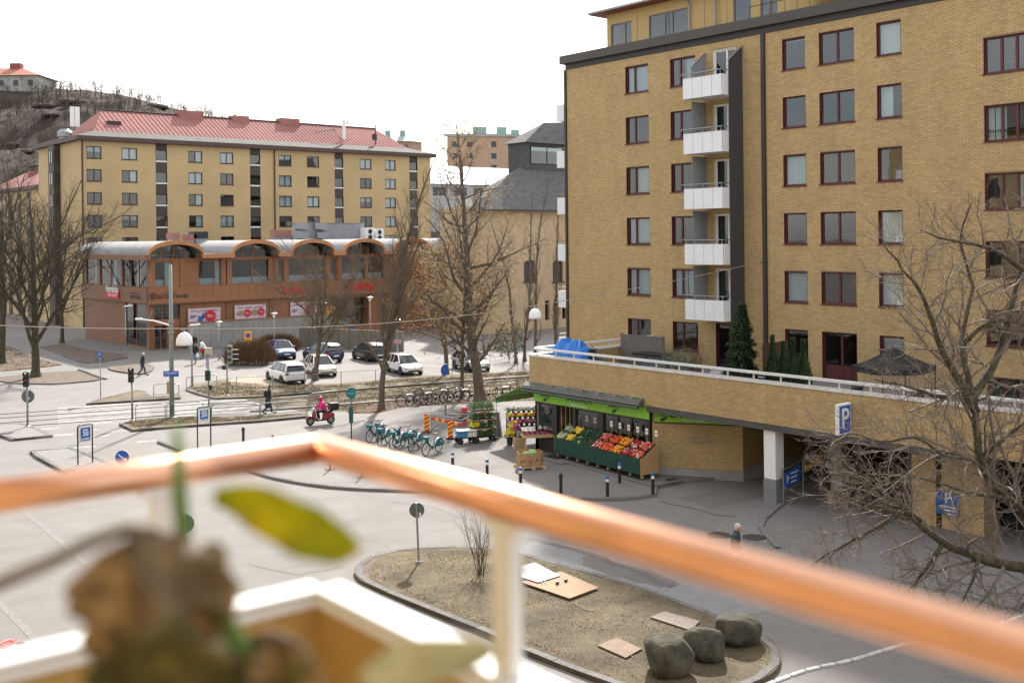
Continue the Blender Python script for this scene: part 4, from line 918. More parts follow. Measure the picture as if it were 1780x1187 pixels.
for (u, w1, w2, h_) in ((.12,.5,1.2,1.2),(.35,.5,1.6,1.8),(.72,.5,2.2,1.8)):
    v = c.lerp(A_, u) + e2*4.5; MB().obox((v.x, v.y, H+.7+h_/2), (w2*1.5, 2, h_), math.atan2(e1.y, e1.x)).build('roof_box', M_COPG, fbk, world=True)
fe2 = Frame((c.x,c.y,0), e2, Vector((e2.y,-e2.x,0))); fe1 = Frame((c.x,c.y,0), e1, Vector((-e1.y,e1.x,0)))
for r_ in range(4):
    z = H-1.2-2.9*r_
    for a in (.8, 7.4): MB().add([fe2(a,.03,z), fe2(a+1.4,.03,z), fe2(a+1.4,.03,z-1.4), fe2(a,.03,z-1.4)], [(0,1,2,3)]).build('window', MATS['dim_glazing'], fbk, world=True)
    o = MB(); fe2.box(o, 3.2, 6.2, .0, .9, z-2.0, z-.9); o.build('balcony', M_COPG, fbk, world=True)
    for a in (2.5, 8.5, 12.2): MB().add([fe1(a,.03,z), fe1(a+1.3,.03,z), fe1(a+1.3,.03,z-1.4), fe1(a,.03,z-1.4)], [(0,1,2,3)]).build('window', MATS['dim_glazing'], fbk, world=True)
c2 = at(714, 246, 310); fb2_ = thing('apartment_building', 'distant low pink house with green chimneys right of the red roof', 'building', (c2.x, c2.y, 0))
A2 = c2 - RT*11; B2 = c2 + RT*2.8 + FW*5
MB().prism([(A2.x,A2.y),(c2.x,c2.y),(B2.x,B2.y),((A2+FW*9).x,(A2+FW*9).y)], 0, c2.z).build('wall', M_FARB, fb2_, world=True)
MB().add([A2-RT*.5-FW*.5, c2-FW*.5+RT*.3, B2+RT*.5, A2+FW*9, (A2+c2)/2+FW*4+Vector((0,0,2.2)), c2+FW*3.5+Vector((-1,0,1.6))], [(0,1,5,4),(1,2,5),(2,3,4,5),(3,0,4)]).build('roof', mat('far_green_roof', (.33, .38, .36), .8, .08, 1), fb2_, world=True)
for u in (.35, .75):
    v = A2.lerp(c2, u)+FW*4; MB().box(v.x-.6,v.x+.6,v.y-.6,v.y+.6,c2.z,c2.z+3.6).build('chimney', M_COPG, fb2_, world=True)
for u in (.3, .8): v = A2.lerp(c2, u); ff = Frame((v.x,v.y,0), RT, -FW); MB().add([ff(0,.04,c2.z-1), ff(1.3,.04,c2.z-1), ff(1.3,.04,c2.z-2.4), ff(0,.04,c2.z-2.4)], [(0,1,2,3)]).build('window', MATS['dim_glazing'], fb2_, world=True)
# wooded rocky hill
from mathutils import noise as mn
RID = [(-140,128),(-60,134),(0,140),(60,146),(150,150),(230,162),(300,182),(350,195),(420,214),(520,238),(640,262),(800,300),(1000,330)]
def ridge(px):
    for (a, b_), (c, d) in zip(RID, RID[1:]):
        if a <= px <= c: return b_+(d-b_)*(px-a)/(c-a)
    return RID[-1][1]
NX, NY = 110, 40; hv = []; hf = []
def hill_pt(u, v):
    px = -140+1140*u; D = 172+130*v; zt = at(px, ridge(px)+6, 302).z
    p = at(px, 413, D); s_ = v**.75
    z = 4+(zt-4)*s_ + (mn.fractal(Vector((p.x*.04, p.y*.04, 3)), 1, 2, 5)*4 + abs(mn.noise(Vector((p.x*.12, p.y*.12, 9))))*2.5)*math.sin(math.pi*min(1, v*.9+.05))
    return Vector((p.x, p.y, z))
for j in range(NY+1):
    for i in range(NX+1): hv.append(hill_pt(i/NX, j/NY))
for i in range(NX+1): p = at(-140+1140*i/NX, 413, 400); hv.append(Vector((p.x, p.y, 0)))
for j in range(NY+1):
    for i in range(NX): k = j*(NX+1)+i; hf.append((k, k+1, k+NX+2, k+NX+1))
M_HILL = mat('rock_and_scrub', (.042, .034, .026), .95, .4, .12, bump=.9, col2=(.098, .083, .07), bscale=.5, spec=.1)
struct(MB().add(hv, hf).build('hill', M_HILL, smooth=True))
hh = thing('hilltop_house', 'grey house with red hipped roof on top of the hill', 'house', at(25, 150, 290))
p0, p1 = at(-75, 150, 288), at(66, 152, 288); zb = p0.z-6; zt_ = at(0, 132, 288).z
e = (p1-p0); e.z = 0; e.normalize(); f_ = Vector((-e.y, e.x, 0))
q = [p0, p1, p1+f_*12, p0+f_*12]
MB().prism([(v.x,v.y) for v in q], zb, zt_).build('wall', mat('pale_render', (.4, .4, .37), .9, .08, 1), hh, world=True)
q2 = [v+w_*.8 for v, w_ in zip(q, (-e-f_, e-f_, e+f_, f_-e))]; zrr = at(10, 119, 294).z
MB().add([Vector((v.x,v.y,zt_)) for v in q2] + [Vector(((p0+e*6+f_*6).x,(p0+e*6+f_*6).y,zrr)), Vector(((p1-e*7+f_*6).x,(p1-e*7+f_*6).y,zrr))], [(0,1,5,4),(1,2,5),(2,3,4,5),(3,0,4),(0,3,2,1)]).build('roof', mat('hill_roof', (.36, .13, .09), .8, .1, .8), hh, world=True)
v = p1-e*8.5+f_*6; MB().obox((v.x, v.y, zrr+.1), (3.0, 2, 2.2), math.atan2(e.y, e.x)).build('chimney', mat('chimney_red', (.24, .07, .06), .8, .1, 1), hh, world=True)
for k in range(5): v = p0+e*(4+k*4)-f_*.05; MB().obox((v.x, v.y, zt_-2), (1.3, .08, 1.5), math.atan2(e.y, e.x)).build('window', MATS['dim_glazing'], hh, world=True)
# ================================================================ trees, hedges, hill wood
M_BARK = mat('bark', (.10, .08, .06), .95, .35, 5, bump=.6, col2=(.165, .135, .105), bscale=20); M_MOSS = mat('mossy_bark', (.045, .038, .022), .95, .4, 5, bump=.6, col2=(.105, .088, .05), bscale=20)
M_TWIG = mat('twigs', (.155, .12, .085), .9, .2, 2, spec=.2); M_TWIGP = mat('pale_twigs', (.165, .13, .10), .75, .25, 3, spec=.35); M_TWIGD = mat('dark_twigs', (.06, .048, .034), .9, .25, 2, spec=.2)
M_DRYLEAF = mat('dry_leaves', (.42, .30, .16), .9, .2, 4, island=.3, spec=.2)
def rv(rg): return Vector((rg.gauss(0, 1), rg.gauss(0, 1), rg.gauss(0, 1)))
def grow(rg, out, p, d, L, r, lvl, cf, tips):
    n = cf['seg'][min(lvl, len(cf['seg'])-1)]; pts = [p.copy()]; rs = [r]; q = p.copy(); dd = d.copy(); ds = [d]
    up = cf['up'][min(lvl, len(cf['up'])-1)]; wb = cf['wob'][min(lvl, len(cf['wob'])-1)]; tp = cf.get('taper', .35)
    for i in range(n):
        dd = (dd + rv(rg)*wb + Vector((0, 0, up))).normalized(); q = q + dd*(L/n); pts.append(q.copy()); ds.append(dd); rs.append(r*(1-(1-tp)*(i+1)/n))
    (out[0] if lvl <= cf.get('trunk_lvl', 1) else out[1]).tube(pts, rs, (9, 6, 4, 3, 3, 3)[min(lvl, 5)], cap=False)
    if lvl >= cf['max']: tips.append((pts[-1], dd)); tips.append((pts[len(pts)//2], dd)); return
    kids(rg, out, pts, rs, L, lvl, cf, tips)
def kids(rg, out, pts, rs, L, lvl, cf, tips, lo=None, hi=None, nk=None):
    k = nk or cf['kids'][lvl]; lo = cf['lo'][lvl] if lo is None else lo; hi = cf.get('hi', 1.0) if hi is None else hi; az = rg.uniform(0, 6.28); n = len(pts)-1
    for j in range(k):
        t = lo+(hi-lo)*(j+rg.random()*.8)/k; x = min(t*n, n-.001); i = int(x); f = x-i
        p = pts[i].lerp(pts[i+1], f); t_ = (pts[i+1]-pts[i]).normalized(); r = rs[i]+(rs[i+1]-rs[i])*f
        az += 2.4 + rg.uniform(-.4, .4); a = t_.orthogonal().normalized(); b = t_.cross(a); an = R(cf['ang'][lvl]*rg.uniform(.75, 1.25))
        d = (t_*math.cos(an) + (a*math.cos(az)+b*math.sin(az))*math.sin(an)).normalized()
        if cf.get('flat'): d.z *= cf['flat']; d.normalize()
        sh = cf['shape'](t) if lvl == 0 else (1-.55*t)
        LL = L*cf['ratio'][lvl]*sh*rg.uniform(.75, 1.2)
        grow(rg, out, p, d, LL, min(r*.75, max(cf['rmin'], r*cf.get('rr', .55)*(.6+.4*sh))), lvl+1, cf, tips)
def leaf_cloud(mb, rg, pts, size, n, spread):
    for (p, d) in pts:
        for _ in range(n):
            c = p + rv(rg)*spread; a = rv(rg).normalized(); b = a.orthogonal().normalized(); s_ = size*rg.uniform(.6, 1.3)
            mb.add([c, c+a*s_*.5+b*s_*.28, c+a*s_, c+a*s_*.5-b*s_*.28], [(0,1,2,3)])
def tree(name, label, px, py, top_py, r, cf, seed, group=None, zb=0, bark=None, twig=None, leaves=None, lean=(0,0,1), cat='tree', H=None, pos=None):
    p = pos if pos is not None else G(px, py, zb); H = H or zof(px, top_py, p)-zb; rg = random.Random(seed)
    t = thing(name, label, cat, p, group=group); out = [MB(), MB()]; tips = []
    out[0].tube([(0,0,-.1),(0,0,.15),(0,0,.5)], [r*1.7, r*1.35, r*1.08], 9, cap=False)
    grow(rg, out, Vector((0,0,.1)), Vector(lean).normalized(), H*cf.get('hfac', 1), r, 0, cf, tips)
    out[0].build('trunk', bark or M_BARK, t, smooth=True, fixn=False); out[1].build('crown', twig or M_TWIG, t, fixn=False)
    if leaves:
        lm = MB(); sel = [q for q in tips if rg.random() < leaves[0] and leaves[4] <= q[0].z/H <= leaves[5]]; leaf_cloud(lm, rg, sel, leaves[1], leaves[2], leaves[3]); lm.build('dry_leaves', M_DRYLEAF, t, fixn=False)
    return t
SPREAD = dict(seg=(10,7,5,3,2), up=(.02,.06,.05,.04,.03), wob=(.05,.12,.16,.22,.25), kids=(22,10,7,5), lo=(.22,.2,.15,.15), ang=(48,42,42,45), ratio=(.5,.5,.55,.55), rmin=.013, max=4, trunk_lvl=1, shape=lambda t: 1.15-.75*t, taper=.2)
OAK = dict(SPREAD, kids=(34,10,7,5), lo=(.12,.2,.15,.15), ang=(62,40,42,45), ratio=(.29,.5,.55,.55), up=(.01,.10,.07,.05,.03), shape=lambda t: (.65+1.3*t if t < .35 else 1.15-.9*(t-.35)/.65), rmin=.013, taper=.12)
POPLAR = dict(SPREAD, kids=(36,8,6,4), lo=(.1,.1,.1,.1), ang=(24,22,25,30), ratio=(.26,.5,.55,.55), up=(.0,.14,.1,.08,.05), shape=lambda t: 1.1-.75*t, rmin=.013, taper=.12)
FORKED = dict(SPREAD, kids=(10,11,8,5), lo=(.2,.2,.15,.15), hi=.75, ang=(40,38,42,45), ratio=(.78,.5,.55,.55), shape=lambda t: 1.1-.25*t, up=(.03,.09,.06,.05,.03), taper=.3)
tree('bare_tree', 'bare forked tree with mossy trunk on the left lawn', 62, 655, 330, .33, dict(FORKED, kids=(11,11,8,5), lo=(.12,.2,.15,.15), hfac=.82), 21, 'bare trees along the street', bark=M_MOSS, twig=M_TWIGD)
tree('bare_tree', 'bare tree cut by the left edge of the picture', 3, 632, 325, .33, dict(FORKED, hfac=.85), 22, 'bare trees along the street', bark=M_MOSS, twig=M_TWIGD)
tree('bare_tree', 'slender bare tree behind the forked tree at left', 108, 596, 355, .2, dict(FORKED, hfac=.85, kids=(9,8,6,3)), 28, 'bare trees along the street', bark=M_MOSS, twig=M_TWIGD)
tree('bare_tree', 'small bare tree beside the white and beige cars', 548, 661, 428, .2, dict(FORKED, kids=(10,12,8,5), hfac=.8), 23, 'bare trees along the street')
t3 = tree('bare_tree', 'tall narrow bare poplar in front of the white car', 663, 712, 268, .2, dict(POPLAR, ratio=(.30,.5,.55,.55), ang=(30,24,28,30), kids=(52,9,6,4), lo=(.13,.1,.1,.1), shape=lambda t: 1.25-1.15*t), 24, 'bare trees along the street')
# low spreading shoots on the poplar's foot
tree('bare_tree', 'large bare oak with tan leaves left of the shop awning', 835, 697, 203, .36, OAK, 25, 'bare trees along the street', leaves=(.14, .17, 1, .08, .0, 1.0))
tree('bare_tree', 'young tree with dense withered tan leaves left of the oak', 803, 691, 425, .14, dict(SPREAD, kids=(26,9,6,3), lo=(.2,.2,.2,.2), ang=(55,45,45,45), ratio=(.42,.5,.55,.5)), 26, 'bare trees along the street', leaves=(.45, .12, 2, .16, .15, 1))
tree('bare_tree', 'broad tree with withered tan leaves behind the blue path sign', 776, 651, 425, .19, dict(SPREAD, kids=(26,10,6,3), lo=(.18,.2,.2,.2), ang=(58,45,45,45), ratio=(.5,.5,.5,.5)), 27, 'bare trees along the street', leaves=(.42, .14, 2, .2, .12, 1))
for i, (px, py, tp, lab) in enumerate(((930,640,280,'narrow bare poplar behind the hanging street lamp'), (912,628,330,'fainter narrow poplar left of the hanging street lamp'), (967,632,330,'narrow bare poplar against the brick corner'), (897,632,380,'low narrow poplar between the oak and the tan hall'))):
    tree('bare_tree', lab, px, py, tp, .14, dict(POPLAR, kids=(30,7,4,3), ratio=(.16,.45,.5,.5), ang=(18,20,25,30), rmin=.011), 31+i, 'narrow poplars by the tan hall')
# big tree leaning in from the right
rg = random.Random(77); bt = thing('bare_tree', 'big bare tree with mossy limbs spreading in from the right', 'tree', G(1930, 1110)); out = [MB(), MB()]; tips = []; og = bt.location
CFN = dict(seg=(8,7,5,4,3), up=(.0,.0,.03,.05,.06), wob=(.05,.17,.2,.22,.25), kids=(9,9,7,5), lo=(.15,.12,.12,.12), ang=(50,48,45,45), ratio=(.5,.5,.52,.52), rmin=.0088, max=4, trunk_lvl=1, shape=lambda t: 1.1-.4*t, taper=.45, rr=.45)
LIMBS = [([(1930,1110,27),(1915,1050,27),(1890,1000,27),(1860,960,27)], .42, .36, 0),
 ([(1890,1005,27),(1780,988,26.4),(1700,968,26),(1640,942,26),(1590,905,26),(1540,885,26),(1480,868,26),(1425,850,25.7)], .17, .018, 13),
 ([(1870,970,27),(1790,905,27),(1735,845,27),(1702,785,27),(1696,720,27),(1682,655,27),(1672,590,27.3),(1690,500,27.5),(1670,420,27.6),(1690,350,27.6)], .16, .02, 18),
 ([(1696,715,27),(1660,650,26.6),(1628,590,26.3),(1606,520,26),(1570,470,26),(1535,425,26)], .12, .015, 12),
 ([(1690,690,27),(1735,620,27.4),(1762,520,27.6),(1782,430,28),(1790,340,28)], .13, .02, 11),
 ([(1738,850,27),(1690,800,26.2),(1640,790,25.8),(1590,760,25.6),(1530,768,25.5),(1478,752,25.5),(1430,772,25.5)], .06, .01, 14),
 ([(1860,560,28),(1790,480,27.6),(1720,432,27.2),(1650,418,27),(1600,400,27)], .11, .012, 11),
 ([(1640,942,26),(1612,985,25.6),(1575,1030,25.3),(1545,1052,25)], .07, .01, 9), ([(1700,968,26),(1690,1015,25.5),(1665,1055,25.2)], .06, .01, 8), ([(1780,988,26.4),(1790,1035,26),(1770,1060,25.6)], .06, .01, 7),
 ([(1560,895,26),(1500,930,25.6),(1445,960,25.4),(1408,985,25.3)], .07, .01, 11), ([(1600,905,26),(1540,860,25.8),(1490,830,25.6),(1440,822,25.6)], .06, .01, 10),
 ([(1700,800,27),(1760,750,27.2),(1830,700,27.5)], .1, .015, 10), ([(1800,912,27),(1760,870,26.4),(1700,860,26),(1640,842,25.7),(1560,822,25.4)], .09, .012, 12), ([(1686,670,27),(1640,690,26.4),(1580,672,26),(1520,660,25.8)], .08, .01, 11), ([(1672,600,27.3),(1720,560,27.3),(1780,560,27.4),(1840,540,27.5)], .08, .012, 10)]
for path, r0, r1, nk in LIMBS:
    P = [Vector((x, y, d)) for x, y, d in path]; pts = []
    for i in range(len(P)-1):
        p0, p1, p2, p3 = P[max(0, i-1)], P[i], P[i+1], P[min(len(P)-1, i+2)]
        for q in range(3):
            t = q/3; v = .5*((2*p1)+(p2-p0)*t+(2*p0-5*p1+4*p2-p3)*t*t+(3*p1-p0-3*p2+p3)*t**3); pts.append(at(v.x, v.y, v.z)-og+rv(rg)*.015*(1 if i else 0))
    pts.append(at(*P[-1])-og); n = len(pts); rs = [r0+(r1-r0)*(i/(n-1))**.8 for i in range(n)]
    out[0].tube(pts, rs, 9, cap=True)
    if nk: L = sum((pts[i+1]-pts[i]).length for i in range(n-1)); kids(rg, out, pts, rs, min(max(L, 3.2), 4.6), 1, CFN, tips, lo=.12, hi=1.0, nk=int(nk*2.0))
out[0].build('trunk', M_MOSS, bt, smooth=True, fixn=False); out[1].build('crown', M_TWIGP, bt, fixn=False)
# bare shrub on the island
def shrub(name, label, p, h, n, mt, seed, cat='shrub', lo=.3, spread=.35, r=.015, maxl=2):
    rg = random.Random(seed); t = thing(name, label, cat, p); out = [MB(), MB()]; tips = []
    cf = dict(seg=(6,4,3), up=(.06,.06,.05), wob=(.07,.15,.2), kids=(7,4,3), lo=(.25,.2,.2), ang=(28,32,35), ratio=(.45,.5,.5), rmin=.004, max=maxl, trunk_lvl=0, shape=lambda t: 1.0-.3*t, taper=.3)
    for i in range(n):
        q = rg.uniform(0, 6.28); d = Vector((math.cos(q)*spread*rg.random(), math.sin(q)*spread*rg.random(), 1)).normalized()
        grow(rg, out, Vector((rg.uniform(-.08,.08), rg.uniform(-.08,.08), -.02)), d, h*rg.uniform(.6, 1.05), r, 0, cf, tips)
    out[0].build('stem', mt, t, fixn=False); out[1].build('twig', mt, t, fixn=False); return t, tips
p = G(835, 998, .12); shrub('bare_shrub', 'bare upright shrub on the grass island by the sign', p, zof(835, 880, p)-.12, 12, M_TWIG, 5)
# hedges: clipped masses of bare twigs
def hedge(label, px0, px1, py, top, depth, seed, mt):
    A, B = G(px0, py), G(px1, py); rg = random.Random(seed); c = (A+B)/2; L = (B-A).length; h = zof(px0, top, A); e = (B-A).normalized(); f = Vector((-e.y, e.x, 0))
    if f.dot(FW) < 0: f = -f
    t = thing('hedge', label, 'hedge', c); m1 = MB()
    for i in range(int(L*depth*430)):
        u = rg.uniform(-1, 1); v = rg.uniform(-1, 1); rr = max(0, 1-abs(u)**3.5)*max(0, 1-abs(v)**3); top_ = h*(.3+.7*rr**.5)*rg.uniform(.8, 1.03)
        b0 = e*u*L/2*.92 + f*(depth/2+v*depth/2*.8); z0 = rg.uniform(0, .75)*top_; p0 = b0+Vector((0,0,z0)); d = (Vector((0,0,1)) + e*u*.9*rg.random() + f*v*.9*rg.random() + rv(rg)*.35).normalized(); l = rg.uniform(.35, .8)
        p1 = p0+d*l
        if p1.z > top_: p1.z = top_
        m1.tube([p0, p1], [.012, .006], 3, cap=False)
    m1.build('twig_mass', mt, t, fixn=False, kind='stuff'); return t
M_HEDGE = mat('hedge_twigs', (.15, .088, .048), .9, .3, 1, spec=.2)
hedge('big rounded brown leafless hedge left of the parked cars', 384, 462, 637, 585, 3.2, 1, M_HEDGE)
hedge('second brown hedge behind the dark blue hatchback', 440, 512, 612, 578, 2.5, 2, M_HEDGE)
# evergreens
M_SPRUCE = mat('spruce_needles', (.035, .06, .022), .8, .3, 6, island=.35); M_THUJA = mat('thuja_foliage', (.04, .075, .025), .8, .3, 6, island=.35); M_RHODO = mat('glossy_leaves', (.06, .095, .045), .5, .25, 5, island=.4)
def conifer(label, p, h, rad, seed, mt, kind, group=None):
    rg = random.Random(seed); t = thing('conifer', label, 'conifer', p, group=group)
    MB().tube([(0,0,0),(0,0,h*.6),(0,0,h*.97)], [.07*h/3, .045*h/3, .01], 7).build('trunk', M_BARK, t); lm = MB()
    n = int(1500*h*rad*(1.6 if kind == 'spruce' else 2.4))
    for i in range(n):
        if kind == 'spruce':
            z = h*(.04+.95*rg.random()**1.25); tier = .78+.22*math.sin(z*9+2*math.sin(z*3)); R0 = rad*(1-z/h)**.8*tier+.05; q = rg.uniform(0, 6.28); R0 *= .82+.18*math.sin(q*7+z*5); rr = R0*rg.random()**.45
            c = Vector((rr*math.cos(q), rr*math.sin(q), z - rr*.22)); d = Vector((math.cos(q), math.sin(q), -.15+rg.uniform(-.4,.5))).normalized(); s_ = .17
        else:
            z = h*rg.random(); R0 = rad*(math.sin(math.pi*min(1, .12+.88*(z/h))**.8) if z/h > .4 else 1)*(1-.9*max(0, z/h-.45)/.55); q = rg.uniform(0, 6.28); rr = max(.03, R0)*rg.random()**.4
            c = Vector((rr*math.cos(q), rr*math.sin(q), z)); d = Vector((math.cos(q)*.4, math.sin(q)*.4, 1)).normalized(); s_ = .13
        d = (d+rv(rg)*.3).normalized(); b = d.orthogonal().normalized(); b = (b*math.cos(q)+d.cross(b)*math.sin(q)); l = s_*rg.uniform(.6, 1.3)
        lm.add([c, c+d*l*.5+b*l*.22, c+d*l, c+d*l*.5-b*l*.22], [(0,1,2,3)])
    lm.build('foliage', mt, t, fixn=False); return t
def onterr(px, py, off): return onX(px, py, off)          # standing on the terrace deck at a given distance
p = G(1290, 668, TERR); p = onX(1290, 640, 38.6); p.z = TERR; conifer('dark green spruce tree on the terrace beside the balconies', p, zof(1290, 527, p)-TERR, 1.15, 3, M_SPRUCE, 'spruce')
for i, (px, tp) in enumerate(((1343,586),(1362,596),(1379,590),(1397,593))):
    p = onX(px, 640, 37.3); p.z = TERR; conifer(['first slim thuja from the left on the terrace next to the spruce', 'second slim thuja from the left, shortest of the four', 'third slim thuja from the left in front of the red window', 'fourth slim thuja, rightmost of the terrace row'][i], p, zof(px, tp, p)-TERR, .32, 10+i, M_THUJA, 'thuja', 'slim thujas on the terrace')
def leafy_bush(label, p, h, rad, n, mt, seed, size=.13, name='evergreen_bush'):
    rg = random.Random(seed); t = thing(name, label, 'bush', p); lm = MB(); st = MB()
    for i in range(n):
        v = rv(rg).normalized()*(rg.random()**.35); c = Vector((v.x*rad, v.y*rad, h*.55+v.z*h*.45)); c *= 1+.12*math.sin(v.x*7+v.z*5)
        d = (v+rv(rg)*.4).normalized(); b = d.orthogonal().normalized(); l = size*rg.uniform(.7, 1.3); lm.add([c, c+d*l*.5+b*l*.22, c+d*l, c+d*l*.5-b*l*.22], [(0,1,2,3)])
    for i in range(7): st.tube([(0,0,0), (rg.uniform(-.5,.5)*rad, rg.uniform(-.5,.5)*rad, h*.7)], [.02, .008], 4)
    st.build('stem', M_BARK, t); lm.build('foliage', mt, t, fixn=False); return t
p = onX(1178, 632, 37.5); p.z = TERR; leafy_bush('round evergreen rhododendron bush behind the terrace railing', p, 1.75, .8, 1500, M_RHODO, 2)
p = onX(1040, 615, 36.5); p.z = TERR; leafy_bush('low thin evergreen plant right of the blue tarpaulin', p, 1.5, .45, 350, M_RHODO, 4)
p = onX(1212, 640, 37.8); p.z = TERR; shrub('bare_shrub', 'bare reddish shrub between the rhododendron and the spruce', p, 2.2, 12, M_HEDGE, 8, spread=.5)
p = onX(1110, 620, 37.0); p.z = TERR; shrub('bare_shrub', 'low bare shrub before the grey storage box', p, 1.5, 10, M_HEDGE, 9, spread=.6)
p = G(575, 604); p.z = 1.8; leafy_bush('dark ivy bush on the retaining wall above the blue car', p, 1.2, 2.0, 1100, M_RHODO, 6, .16)
p = G(885, 628); leafy_bush('dark evergreen bush behind the oak trunk', p, 3.0, 1.3, 1500, M_SPRUCE, 12, .2)
# bare wood on the hill: one mass, nobody could count it
rg = random.Random(9); hw = MB()
for i in range(1500):
    u = rg.random()**1.15*.62; v = rg.uniform(.02, 1.0)
    p = hill_pt(u, v); h = rg.uniform(2.5, 6.0)*(1.0 if v < .85 else .8); lean = Vector((rg.uniform(-.15,.15), rg.uniform(-.15,.15), 1)).normalized()
    top = p+lean*h; hw.tube([p-Vector((0,0,.3)), p+lean*h*.5, top], [.07, .045, .02], 3, cap=False)
    for k in range(11):
        t = rg.uniform(.2, .95); b0 = p+lean*h*t; q = rg.uniform(0, 6.28); d = Vector((math.cos(q), math.sin(q), rg.uniform(.5, 1.3))).normalized(); l = h*.36*(1.2-t*.7); e = b0+d*l
        hw.tube([b0, e], [.04, .016], 3, cap=False)
        for k2 in range(2):
            q2 = rg.uniform(0, 6.28); b1 = b0.lerp(e, rg.uniform(.3, .9)); hw.tube([b1, b1+(d+Vector((math.cos(q2), math.sin(q2), .4))*.8).normalized()*l*.55], [.022, .01], 3, cap=False)
ho = hw.build('hill_wood', mat('hill_twigs', (.095, .073, .058), .95, .3, .1, spec=.1), fixn=False); ho['kind'] = 'stuff'; ho['label'] = 'leafless birch and scrub wood covering the rocky hill'; ho['category'] = 'wood'
# rock slabs showing between the trees
rg = random.Random(19); rk = MB()
for i in range(40):
    u = rg.random()*.55; v = rg.uniform(.05, .95); p = hill_pt(u, v); s_ = rg.uniform(1.2, 4.2)
    M_ = Matrix.Rotation(rg.uniform(0, 3), 3, 'Z') @ Matrix.Rotation(rg.uniform(-.3, .3), 3, 'X')
    rk.ball(p+Vector((0,0,-.2)), (s_*1.5, s_*.9, s_*.22), 9, 5, M_)
ro_ = rk.build('rock_outcrops', mat('grey_gneiss', (.13, .115, .10), .95, .45, .5, bump=.8, spec=.1), smooth=False); ro_['kind'] = 'stuff'; ro_['label'] = 'grey bare rock outcrops scattered over the hill'; ro_['category'] = 'rocks'
# dry grass tufts and leaf litter
def blades(name, label, px, z, n, h, mt, seed, cat):
    P = [G(x, y, z) for x, y in px]; xs = [p.x for p in P]; ys = [p.y for p in P]; rg = random.Random(seed); m_ = MB()
    def inside(x, y):
        c = False; j = len(P)-1
        for i in range(len(P)):
            if (P[i].y > y) != (P[j].y > y) and x < (P[j].x-P[i].x)*(y-P[i].y)/(P[j].y-P[i].y+1e-9)+P[i].x: c = not c
            j = i
        return c
    k = 0
    while k < n:
        x, y = rg.uniform(min(xs), max(xs)), rg.uniform(min(ys), max(ys))
        if not inside(x, y): continue
        dn = mn.noise(Vector((x*.7, y*.7, 5))) + .6*mn.noise(Vector((x*2.1, y*2.1, 1)))
        if dn < rg.uniform(-.75, .35): k += .3; continue
        a = rg.uniform(0, 6.28); l = h*rg.uniform(.5, 1.4); lean = rg.uniform(.3, 1.3); w_ = .012*(h/.07)
        t = Vector((math.cos(a), math.sin(a), 0)); s_ = Vector((-t.y, t.x, 0))*w_; b = Vector((x, y, z))
        m_.add([b-s_, b+s_, b+t*l*lean+Vector((0,0,l))], [(0,1,2)]); k += 1
    o = m_.build(name, mt, fixn=False); o['kind'] = 'stuff'; o['label'] = label; o['category'] = cat; return o
M_BLADE = mat('dry_grass', (.19, .145, .08), .9, .3, .5, island=.3, spec=.15)
blades('dry_grass', 'patchy dry grass on the traffic island', smooth_px([(640,990),(680,966),(760,957),(840,957),(910,968),(1000,994),(1100,1023),(1200,1058),(1290,1095),(1335,1125),(1335,1155),(1230,1195),(1080,1180),(911,1118),(750,1050),(660,1015)], 2, True), .12, 20000, .032, M_BLADE, 3, 'grass')
blades('dry_grass', 'dry grass on the verge beside the tram track', [(330,675),(345,682),(374,690),(450,687),(590,677),(663,671),(850,657),(1000,648),(1000,642),(850,650),(736,656),(590,669),(500,672),(400,664)], .1, 14000, .09, M_BLADE, 5, 'grass')
blades('dry_grass', 'dry grass between the tram rails', [(520,712),(600,713),(655,699),(850,684),(1000,674),(1000,652),(850,662),(663,676),(560,684)], .01, 16000, .09, M_BLADE, 6, 'grass')
blades('dry_grass', 'dry grass on the narrow railed verge', [(215,735),(300,726),(450,724),(530,719),(450,729),(300,738),(232,743)], .12, 5000, .07, M_BLADE, 7, 'grass')
M_LIT = mat('leaf_litter', (.17, .10, .055), .9, .3, .5, island=.5, spec=.15)
def litter(label, px, z, n, seed, size=.05):
    P = [G(x, y, z) for x, y in px]; rg = random.Random(seed); m_ = MB()
    for i in range(n):
        k = rg.randrange(1, len(P)-1); a, b = rg.random(), rg.random()
        if a+b > 1: a, b = 1-a, 1-b
        c = P[0] + (P[k]-P[0])*a + (P[k+1]-P[0])*b; q = rg.uniform(0, 6.28); s_ = size*rg.uniform(.6, 1.4); t = Vector((math.cos(q), math.sin(q), rg.uniform(-.2,.4)))*s_; s2 = Vector((-t.y, t.x, rg.uniform(-.2,.4)*s_))*.6
        c = c+Vector((0,0,.012+rg.random()*.02)); m_.add([c-t, c+s2, c+t, c-s2], [(0,1,2,3)])
    o = m_.build('leaf_litter', M_LIT, fixn=False); o['kind'] = 'stuff'; o['label'] = label; o['category'] = 'leaves'
litter('fallen brown leaves along the edge of the plaza', [(606,718),(598,704),(655,700),(850,685),(1040,672),(1040,688),(850,698),(655,717)], .016, 7000, 1, .06)
litter('fallen brown leaves under the left trees', [(0,646),(0,602),(50,618),(110,634),(60,640)], .014, 2500, 2, .07)
litter('fallen leaves scattered over the grass island', [(640,990),(760,957),(910,968),(1100,1023),(1290,1095),(1335,1155),(1080,1180),(750,1050)], .125, 900, 3, .035)
